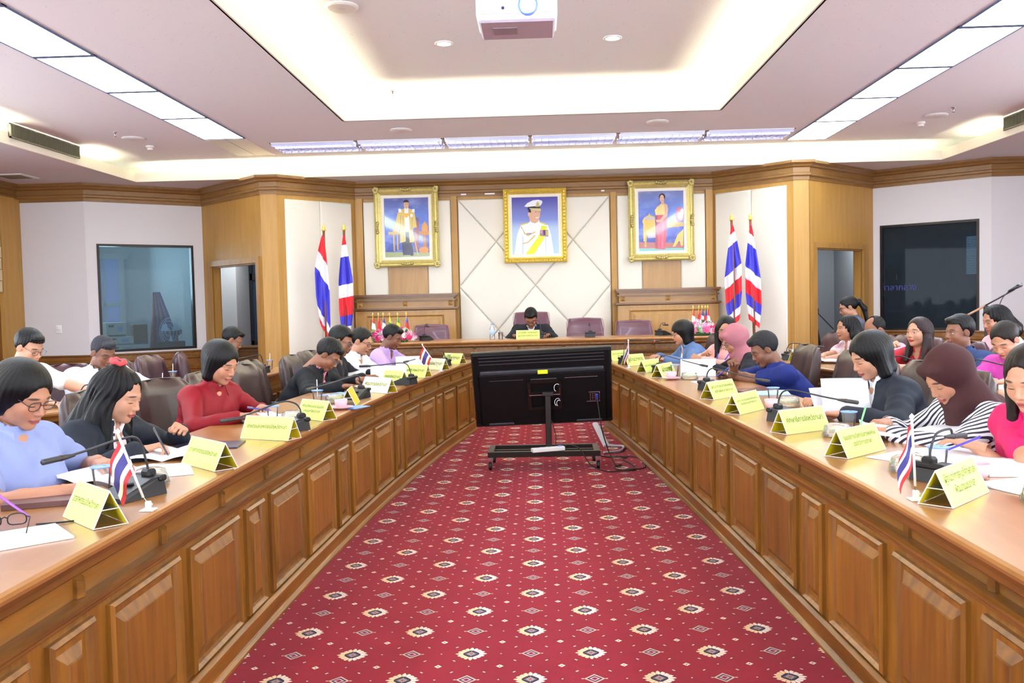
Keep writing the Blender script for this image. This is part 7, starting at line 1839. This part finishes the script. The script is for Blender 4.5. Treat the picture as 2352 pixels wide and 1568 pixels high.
BLZ = cloth('black_suit_cloth', (26, 29, 38), 0.75); NAVY = cloth('blue_black_blazer', (30, 36, 48), 0.7); WHT = cloth('white_cotton', (240, 242, 250), 0.75)
specs_dk = simple('dark_spectacle_rim', (70, 46, 44), 0.3); specs_mt = simple('thin_metal_rim', (120, 120, 130), 0.25, 0.8)
def watch(s, face, strap, r=0.03):
    def fn(t, g):
        W_, E_ = g['W'][s], g['E'][s]; d = (W_ - E_) / np.linalg.norm(W_ - E_); c = W_ - d * 0.012
        z = np.array([0, 0, 1.0]); z = z - d * (z @ d); z /= np.linalg.norm(z); x = np.cross(d, z)
        w = thing('wristwatch', None, None); w.parent = t
        pts = [tuple(c + (x * math.cos(a) + z * math.sin(a)) * r) for a in [2*PI*i/20 for i in range(20)]]
        MB().tube(pts, 0.006, 6, closed=True).build('strap', strap, w, smooth=True)
        M = Matrix(np.stack([x, d, z], 1).tolist()).to_4x4(); side = z * 0.7 + x * (-0.5 * s); side /= np.linalg.norm(side)
        MB().lathe([(0.0, -0.004), (0.017, -0.004), (0.018, 0.004), (0.0, 0.006)], 18, c=tuple(c + z * r), M=M).build('dial', face, w, smooth=True, ang=A40)
    return fn
def multi(*fs):
    def fn(t, g):
        for f in fs: f(t, g)
    return fn
def scrunchie(t, g):
    o = MB().tube([(0.03*math.cos(a), -0.05 + 0.026*math.sin(a), 0.142 + 0.004*math.sin(5*a)) for a in [2*PI*i/20 for i in range(20)]], 0.011, 8, closed=True).build('hair_tie', simple('coral_hair_tie', (226, 70, 76), 0.7), t, smooth=True); o.matrix_local = g['M4']
def brooch(t, g):
    p = g['chest'] + g['fr'] * 0.165 + g['up'] * 0.10 + np.array([0.05, 0, 0])
    MB().lathe([(0, -0.008), (0.014, -0.002), (0.010, 0.006), (0, 0.008)], 6, c=tuple(p)).build('brooch', gold, t)
def lanyard(colr):
    def fn(t, g):
        pts = []
        for s in (-1, 1): pass
        a = g['N'] + np.array([0.075, 0, 0]) + g['fr'] * 0.06 - g['up'] * 0.01; b = g['chest'] + g['fr'] * 0.185 - g['up'] * 0.08; c = g['N'] - np.array([0.075, 0, 0]) + g['fr'] * 0.06 - g['up'] * 0.01
        m1 = (a + b) / 2 + g['fr'] * 0.035; m2 = (c + b) / 2 + g['fr'] * 0.035
        MB().tube(smooth_path([tuple(a), tuple(m1), tuple(b), tuple(m2), tuple(c)]), 0.005, 6).build('lanyard', simple('lanyard_cord', colr, 0.6), t, smooth=True)
    return fn
def badge(rgb, s=-1):
    def fn(t, g):
        p = g['chest'] + g['fr'] * 0.150 + g['up'] * 0.10 + np.array([s * 0.08, 0, 0])
        MB().cbox(p[0]-0.018, p[0]+0.018, p[1]-0.012, p[1]+0.006, p[2]-0.025, p[2]+0.025, 0.004).build('badge', simple('badge_%d' % rgb[0], rgb, 0.5), t)
    return fn
# ---- front row, window side with the fan
person('person in a pale blue short-sleeved shirt with short black hair and brown spectacles', (-1.90, 3.20, 1.120), -12, 24, -4, False, 0.05, 1.10, SKA, cloth('pale_blue_shirt', (140, 154, 204)), 'shirt', 'short', None, 'jacket', 'shortfem', HB, (-1.60, 2.98, 0.81), (-1.74, 3.42, 0.83), 'flat', 'flat', glasses=specs_dk, fine=0.0075, collar=cloth('pale_blue_collar', (148, 162, 210)), vneck=True, chair_kind='b', chair_label='brown leather armchair of the short-haired woman in the pale blue shirt')
person('person in a black blazer and floral blouse, long hair held by a red tie', (-1.90, 3.94, 1.042), -6, 20, 0, False, 0.06, 1.12, SKC, patt('pink_floral_blouse', lambda t: blobs(t, (240, 226, 228), [(214, 60, 100), (60, 40, 60)], 24, 0.40), None), 'blouse', 'long', NAVY, 'blazer', 'halfup', HB, (-1.71, 3.72, 0.825), (-1.70, 4.10, 0.845), 'pen', 'fist', fine=0.0075, vneck=True, extra=multi(scrunchie, lanyard((110, 80, 60))), chair_kind='b', chair_label='brown leather armchair of the woman with the red hair tie')
person('person in a dark red ruffled blouse with a straight black bob, reading', (-1.86, 5.12, 1.105), -22, 24, 0, False, 0.0, 1.0, SKA, cloth('dark_red_blouse', (128, 12, 28), 0.6), 'blouse', 'long', None, 'jacket', 'bob', HB, (-1.66, 4.84, 0.825), (-1.66, 5.20, 0.83), 'pen', 'flat', fine=0.0085, vneck=True, collar=cloth('dark_red_ruffle', (118, 10, 24), 0.6), chair_kind='b', chair_label='brown leather armchair of the woman in the dark red blouse')
person('person in a black jacket over a pink shirt with thin spectacles, bent low over papers', (-1.68, 6.98, 1.035), -4, 42, 0, True, 0.0, 1.0, SKB, cloth('pink_shirt', (236, 140, 180)), 'shirt', 'long', cloth('black_jacket', (22, 24, 30), 0.8), 'jacket', 'malefull', HB, (-1.48, 6.52, 0.82), (-1.50, 7.20, 0.82), 'pen', 'flat', glasses=specs_mt, fine=0.010, vneck=True, chair_kind='b', chair_label='brown leather armchair of the man in the black jacket')
person('person in dark clothes with thin spectacles, half hidden behind the man in the black jacket', (-1.72, 7.62, 1.115), -2, 22, 0, True, 0.0, 1.0, SKB, cloth('dark_shirt', (30, 30, 38)), 'shirt', 'long', None, 'jacket', 'malefull', HB, (-1.48, 7.40, 0.82), (-1.48, 7.85, 0.82), 'flat', 'flat', glasses=specs_mt, fine=0.011, chair_kind='b', chair_label='brown leather armchair hidden behind the man in the black jacket')
person('person in a white polo shirt with spectacles and black hair tied back', (-1.66, 8.22, 1.085), -14, 22, 0, False, 0.04, 1.06, SKC, WHT, 'polo_shirt', 'long', None, 'jacket', 'bun', HB, (-1.50, 7.92, 0.83), (-1.45, 8.25, 0.83), 'flat', 'flat', glasses=specs_dk, fine=0.011, collar=WHT, vneck=True, extra=badge((60, 120, 150)), chair_kind='b', chair_label='brown leather armchair of the woman in the white polo shirt')
person('person in a light purple polo shirt with receding short hair', (-1.53, 9.15, 1.085), -8, 24, 0, True, 0.03, 1.05, SKD, cloth('light_purple_polo', (190, 160, 222)), 'polo_shirt', 'short', None, 'jacket', 'male', HB, (-1.30, 8.90, 0.82), (-1.25, 9.3, 0.82), 'flat', 'flat', fine=0.011, collar=cloth('purple_collar', (184, 152, 220)), vneck=True, extra=badge((214, 190, 120)), chair_kind='b', chair_label='brown leather armchair of the man in the light purple polo')
# a neighbour whose hand alone reaches into the photograph
person('person just outside the photograph, one hand holding a purple pen beside the spectacles', (-2.02, 2.42, 1.18), -5, 20, 0, False, 0.0, 1.0, SKB, cloth('plum_shirt', (80, 50, 80)), 'shirt', 'long', None, 'jacket', 'bob', HB, (-1.72, 2.28, 0.82), (-1.70, 2.53, 0.83), 'flat', 'grip', chair_kind='b', chair_label='brown leather armchair just outside the photograph')
# ---- second row on the same side
person('person in a white shirt with thin spectacles and short black hair near the wooden pilaster', (-3.62, 6.20, 1.175), -16, 24, 0, True, -0.02, 0.92, SKC, cloth('cream_white_shirt', (240, 238, 236)), 'shirt', 'short', None, 'jacket', 'malefull', HB, (-3.30, 5.85, 0.82), (-3.1, 6.2, 0.82), 'flat', 'flat', glasses=specs_mt, fine=0.011, collar=WHT, chair_kind='m', chair_label='maroon leather armchair of the young man in the white shirt')
person('person in a white jacket with short greying hair in front of the booth window', (-3.36, 6.74, 1.100), -30, 26, 0, True, 0.02, 1.05, SKD, cloth('dark_green_shirt', (60, 70, 66)), 'shirt', 'long', WHT, 'jacket', 'malegrey', hairmat('dark_greying_hair', (46, 46, 54), 0.6), (-3.16, 6.45, 0.82), (-3.0, 6.90, 0.82), 'flat', 'flat', fine=0.011, vneck=True, chair_kind='m', chair_label='maroon leather armchair of the man in the white jacket')
person('person in a blue checked shirt, seen from behind the red blouse, near the doorway', (-3.06, 8.75, 1.105), 18, 28, 0, True, 0.0, 1.0, SKB, patt('blue_white_check', lambda t: checks(t, (240, 244, 250), (70, 90, 130), 38, 0.1), None), 'shirt', 'long', None, 'jacket', 'male', HB, (-2.86, 8.35, 0.82), (-2.85, 8.9, 0.82), 'flat', 'flat', glasses=specs_mt, fine=0.011, collar=WHT, chair_kind='m', chair_label='maroon leather armchair of the man in the checked shirt')
# ---- head of the table
person('person in a black suit and white shirt with spectacles, reading at the head table', (-0.125, 11.62, 1.205), -92, 42, 0, True, 0.0, 1.0, SKB, WHT, 'shirt', 'long', BLZ, 'suit_jacket', 'malefull', HB, (-0.34, 11.36, 0.985), (0.10, 11.36, 0.985), 'flat', 'flat', z0=0.17, elbow=0.5, glasses=specs_mt, fine=0.011, vneck=True)
# ---- front row on the microphone boom side
person('person in a blue-grey blazer with a black bob and spectacles, speaking into the red-ringed microphone', (1.43, 9.12, 1.065), 186, 14, 0, False, 0.03, 1.05, SKC, WHT, 'blouse', 'long', cloth('blue_grey_blazer', (88, 114, 160)), 'blazer', 'bobbangs', HB, (1.22, 9.30, 0.82), (1.22, 8.80, 0.82), 'flat', 'flat', glasses=specs_dk, fine=0.011, vneck=True, chair_kind='b', chair_label='brown leather armchair of the woman in the blue-grey blazer')
person('person in a pale pink top with long black hair, blue lanyard and joined hands', (1.66, 8.05, 1.125), 225, 12, 30, False, 0.0, 1.0, SKA, patt('pink_black_top', lambda t: blobs(t, (240, 176, 172), [(240, 180, 176), (40, 34, 40)], 16, 0.20), None), 'blouse', 'long', None, 'jacket', 'straight', HB, (1.44, 8.0, 0.90), (1.40, 7.85, 0.88), 'fist', 'fist', fine=0.011, glasses=specs_mt, extra=lanyard((60, 60, 200)), chair_kind='b', chair_label='brown leather armchair of the woman with the blue lanyard')
person('person in a black jacket and a dusty pink headscarf, turning papers', (1.62, 7.52, 1.055), 184, 28, 0, False, 0.0, 1.0, SKA, cloth('black_blouse', (24, 24, 28)), 'blouse', 'long', BLZ, 'jacket', 'hijab1', cloth('dusty_pink_scarf', (166, 104, 114), 0.7), (1.42, 7.62, 0.85), (1.40, 7.28, 0.84), 'flat', 'grip', fine=0.011, glasses=specs_mt, chair_kind='b', chair_label='brown leather armchair of the woman in the pink headscarf')
person('person in a royal blue polo shirt, chin on his hand and pen in the other', (1.64, 6.62, 1.025), 182, 26, 0, True, 0.0, 1.0, SKD, cloth('royal_blue_polo', (26, 40, 108)), 'polo_shirt', 'short', None, 'jacket', 'malefull', HG, (1.43, 6.70, 0.905), (1.40, 6.92, 0.83), 'fist', 'pen', fine=0.010, collar=cloth('royal_blue_collar', (22, 34, 98)), vneck=True, extra=watch(-1, chrome, chrome), chair_kind='b', chair_label='brown leather armchair of the man in the royal blue polo')
person('person in a black blazer and white blouse, black bob, holding printed sheets', (1.74, 4.78, 1.090), 188, 24, 0, False, 0.0, 1.06, SKC, WHT, 'blouse', 'long', NAVY, 'blazer', 'bobside', HB, (1.52, 4.98, 0.83), (1.50, 4.50, 0.82), 'grip', 'flat', fine=0.008, vneck=True, extra=watch(-1, black_plastic, black_plastic, 0.034), chair_kind='b', chair_label='brown leather armchair of the woman in the black blazer')
person('person in a dark brown headscarf and black-and-white striped blouse, writing', (1.78, 3.96, 1.050), 192, 34, 0, False, 0.0, 1.05, SKA, patt('black_white_stripes', lambda t: stripes(t, 42.0), None), 'blouse', 'long', None, 'jacket', 'hijab2', cloth('dark_brown_scarf', (62, 32, 34), 0.75, 0.2), (1.60, 4.18, 0.82), (1.48, 3.86, 0.825), 'flat', 'pen', fine=0.0075, extra=brooch, chair_kind='b', chair_label='brown leather armchair of the woman in the brown headscarf')
person('person in a bright pink short-sleeved shirt with long dark hair and a white wristwatch', (1.80, 3.34, 1.095), 208, 22, 6, False, 0.0, 1.0, SKC, patt('bright_pink_shirt', lambda t: blobs(t, (200, 16, 92), [(222, 60, 130)], 60, 0.22), None), 'shirt', 'short', None, 'jacket', 'long', HBR, (1.80, 3.05, 0.93), (1.66, 3.46, 0.825), 'fist', 'flat', fine=0.0075, collar=cloth('bright_pink_collar', (214, 26, 104)), vneck=True, extra=watch(1, simple('white_dial', (236, 236, 240), 0.3), specs_dk), chair_kind='b', chair_label='brown leather armchair of the woman in the bright pink shirt')
# ---- second row on that side
person('person in a pale plaid blouse with chin-length wavy dark hair, looking up', (3.00, 8.85, 1.085), 190, 2, 0, False, 0.02, 1.05, SKF, patt('pastel_plaid', lambda t: checks(t, (244, 226, 226), (206, 160, 176), 9, 0.2), None), 'blouse', 'short', None, 'jacket', 'longwave', HB, (2.70, 8.62, 0.84), (2.66, 8.40, 0.82), 'flat', 'flat', fine=0.011, collar=cloth('plaid_collar', (240, 220, 222)), vneck=True, chair_kind='m', chair_label='maroon leather armchair of the woman in plaid')
person('person with a balding head in a lilac shirt, bowed behind the black bob', (3.05, 8.25, 1.085), 196, 26, 0, True, 0.03, 1.05, SKB, cloth('lilac_shirt', (186, 160, 214)), 'shirt', 'long', None, 'jacket', 'bald', HB, (2.80, 8.1, 0.83), (2.80, 7.9, 0.83), 'flat', 'flat', fine=0.011, chair_kind='m', chair_label='maroon leather armchair of the balding man')
person('person in a red floral top with half-tied dark hair, looking up attentively', (3.08, 7.38, 1.095), 206, -2, 0, False, 0.04, 1.06, SKE, patt('red_floral_top', lambda t: blobs(t, (178, 28, 46), [(226, 206, 214), (60, 40, 80)], 17, 0.16), None), 'top', 'short', None, 'jacket', 'long', hairmat('dark_hair_red_tint', (48, 34, 34)), (2.82, 7.30, 0.98), (2.76, 7.10, 0.84), 'fist', 'flat', fine=0.010, vneck=True, chair_kind='m', chair_label='maroon leather armchair of the woman in the red floral top')
person('person in a dark navy shirt with thick black hair, looking ahead', (3.10, 6.72, 1.118), 192, 2, 0, True, 0.0, 1.0, SKG, cloth('dark_navy_shirt', (48, 66, 110)), 'shirt', 'long', None, 'jacket', 'malefull', HB, (2.86, 6.7, 0.83), (2.86, 6.4, 0.83), 'flat', 'flat', fine=0.010, collar=cloth('navy_collar', (44, 60, 104)), chair_kind='m', chair_label='maroon leather armchair of the man in navy')
person('person in a magenta lace top with dark hair gathered up, looking down', (3.18, 6.22, 1.080), 214, 34, 0, False, 0.0, 0.95, SKE if False else SKC, patt('magenta_lace', lambda t: blobs(t, (190, 60, 160), [(230, 150, 210)], 50, 0.25), None), 'top', 'short', None, 'jacket', 'bun', HBR, (2.98, 6.05, 0.83), (2.98, 5.85, 0.83), 'flat', 'flat', fine=0.010, vneck=True, chair_kind='m', chair_label='maroon leather armchair of the woman in magenta')
person('person in a pale pink blouse with curly black hair, behind the woman in magenta', (3.78, 7.55, 1.175), 186, 14, 0, False, 0.0, 1.0, SKA, cloth('pale_pink_blouse', (238, 190, 200)), 'blouse', 'long', None, 'jacket', 'longwave', HB, None, None, 'flat', 'flat', fine=0.011, chair_kind='m', chair_label='maroon leather armchair of the woman with curly hair')
person('person at the very edge of the photograph in a pale pink blouse and black hair', (4.20, 7.60, 1.185), 190, 10, 0, False, 0.0, 1.0, SKC, cloth('blush_blouse', (240, 200, 208)), 'blouse', 'long', None, 'jacket', 'bun', HB, None, None, 'flat', 'flat', fine=0.011, chair_kind='m', chair_label='maroon leather armchair at the very edge of the photograph')
person('person in a charcoal suit with a very long black ponytail by the open doorway', (3.56, 10.45, 1.265), 172, 18, 0, False, 0.0, 1.0, SKF, cloth('charcoal_suit', (84, 84, 98)), 'blouse', 'long', cloth('charcoal_suit_jacket', (80, 80, 94)), 'suit_jacket', 'ponytail', HB, None, None, 'flat', 'flat', fine=0.011, glasses=specs_dk, sc=1.12, grp='people by the doorway')
# ---- pens
def pen(p, d, rgb, lab):
    d = Vector(d).normalized(); p = Vector(p)
    t = thing('pen', lab, 'pen', tuple(p), 0, 'pens in hands')
    MB().tube([tuple(d*-0.035), tuple(d*-0.025), tuple(d*0.10)], [0.001, 0.004, 0.0045], 8).build('barrel', simple('pen_%d_%d' % (rgb[0], rgb[2]), rgb, 0.3), t, smooth=True)
    MB().tube([tuple(d*0.07 + Vector((0, 0, 0.005))), tuple(d*0.10 + Vector((0, 0, 0.005)))], 0.0015, 5).build('clip', chrome, t)
pen((-1.60, 3.70, 0.835), (-0.45, 0.15, 0.75), (60, 60, 70), 'black and silver pen in the hand of the woman with the red hair tie')
pen((-1.56, 4.96, 0.845), (-0.7, -0.35, 0.15), (70, 60, 150), 'purple pen in the hand of the woman in dark red')
pen((1.36, 6.86, 0.83), (0.55, -0.35, 0.45), (60, 80, 200), 'blue and white pen in the hand of the man in royal blue')
pen((1.395, 3.96, 0.83), (0.15, -0.25, 0.85), (120, 200, 130), 'green and white pen in the hand of the brown headscarf')
pen((1.56, 3.42, 0.83), (0.5, -0.3, 0.3), (70, 60, 180), 'purple pen under the hand of the pink shirt')
pen((-1.57, 2.60, 0.83), (-0.45, -0.1, 0.4), (150, 90, 210), 'purple pen at the edge of the photograph')
# ---- chairs without sitters
chair(-1.98, 5.80, -14, 'empty brown leather armchair between the dark red blouse and the black jacket', 'b')
chair(-1.93, 6.42, -12, 'second empty brown leather armchair next to the man in the black jacket', 'b')
chair(-2.12, 4.60, -8, 'empty brown leather armchair between the red hair tie and the dark red blouse', 'b')
chair(2.06, 5.42, 188, 'empty brown leather armchair next to the black blazer', 'b')
chair(1.98, 6.00, 186, 'empty brown leather armchair next to the royal blue polo', 'b')
chair(1.72, 7.25 + 3.0, 184, 'empty brown leather armchair at the end of the desk near the head table', 'b')
chair(-3.42, 7.55, -8, 'empty maroon armchair behind the cup with a straw', 'm'); chair(-3.36, 8.12, -4, 'empty maroon armchair beside the man in the checked shirt', 'm')
chair(-3.95, 7.05, -14, 'empty maroon armchair behind the young man in the white shirt', 'm'); chair(-4.15, 5.55, -30, 'empty maroon armchair at the edge of the photograph', 'm')
chair(-3.20, 9.45, 0, 'empty maroon armchair by the wooden column', 'm')
chair(2.92, 9.75, 188, 'empty maroon armchair behind the plaid blouse', 'm')
# head table chairs on the dais
chair(-0.125, 12.12, -90, 'tall dark leather armchair of the man in the suit', 'f', 0.17, dz=0.10)
chair(0.61, 12.05, -90, 'purple leather armchair, empty, beside the man in the suit', 'f', 0.17, dz=0.0)
chair(1.28, 12.05, -90, 'purple leather armchair, empty, below the red-skirt portrait', 'f', 0.17, dz=-0.045)
chair(-1.51, 12.05, -90, 'purple leather armchair, empty, below the golden-robe portrait', 'f', 0.17, dz=-0.045)
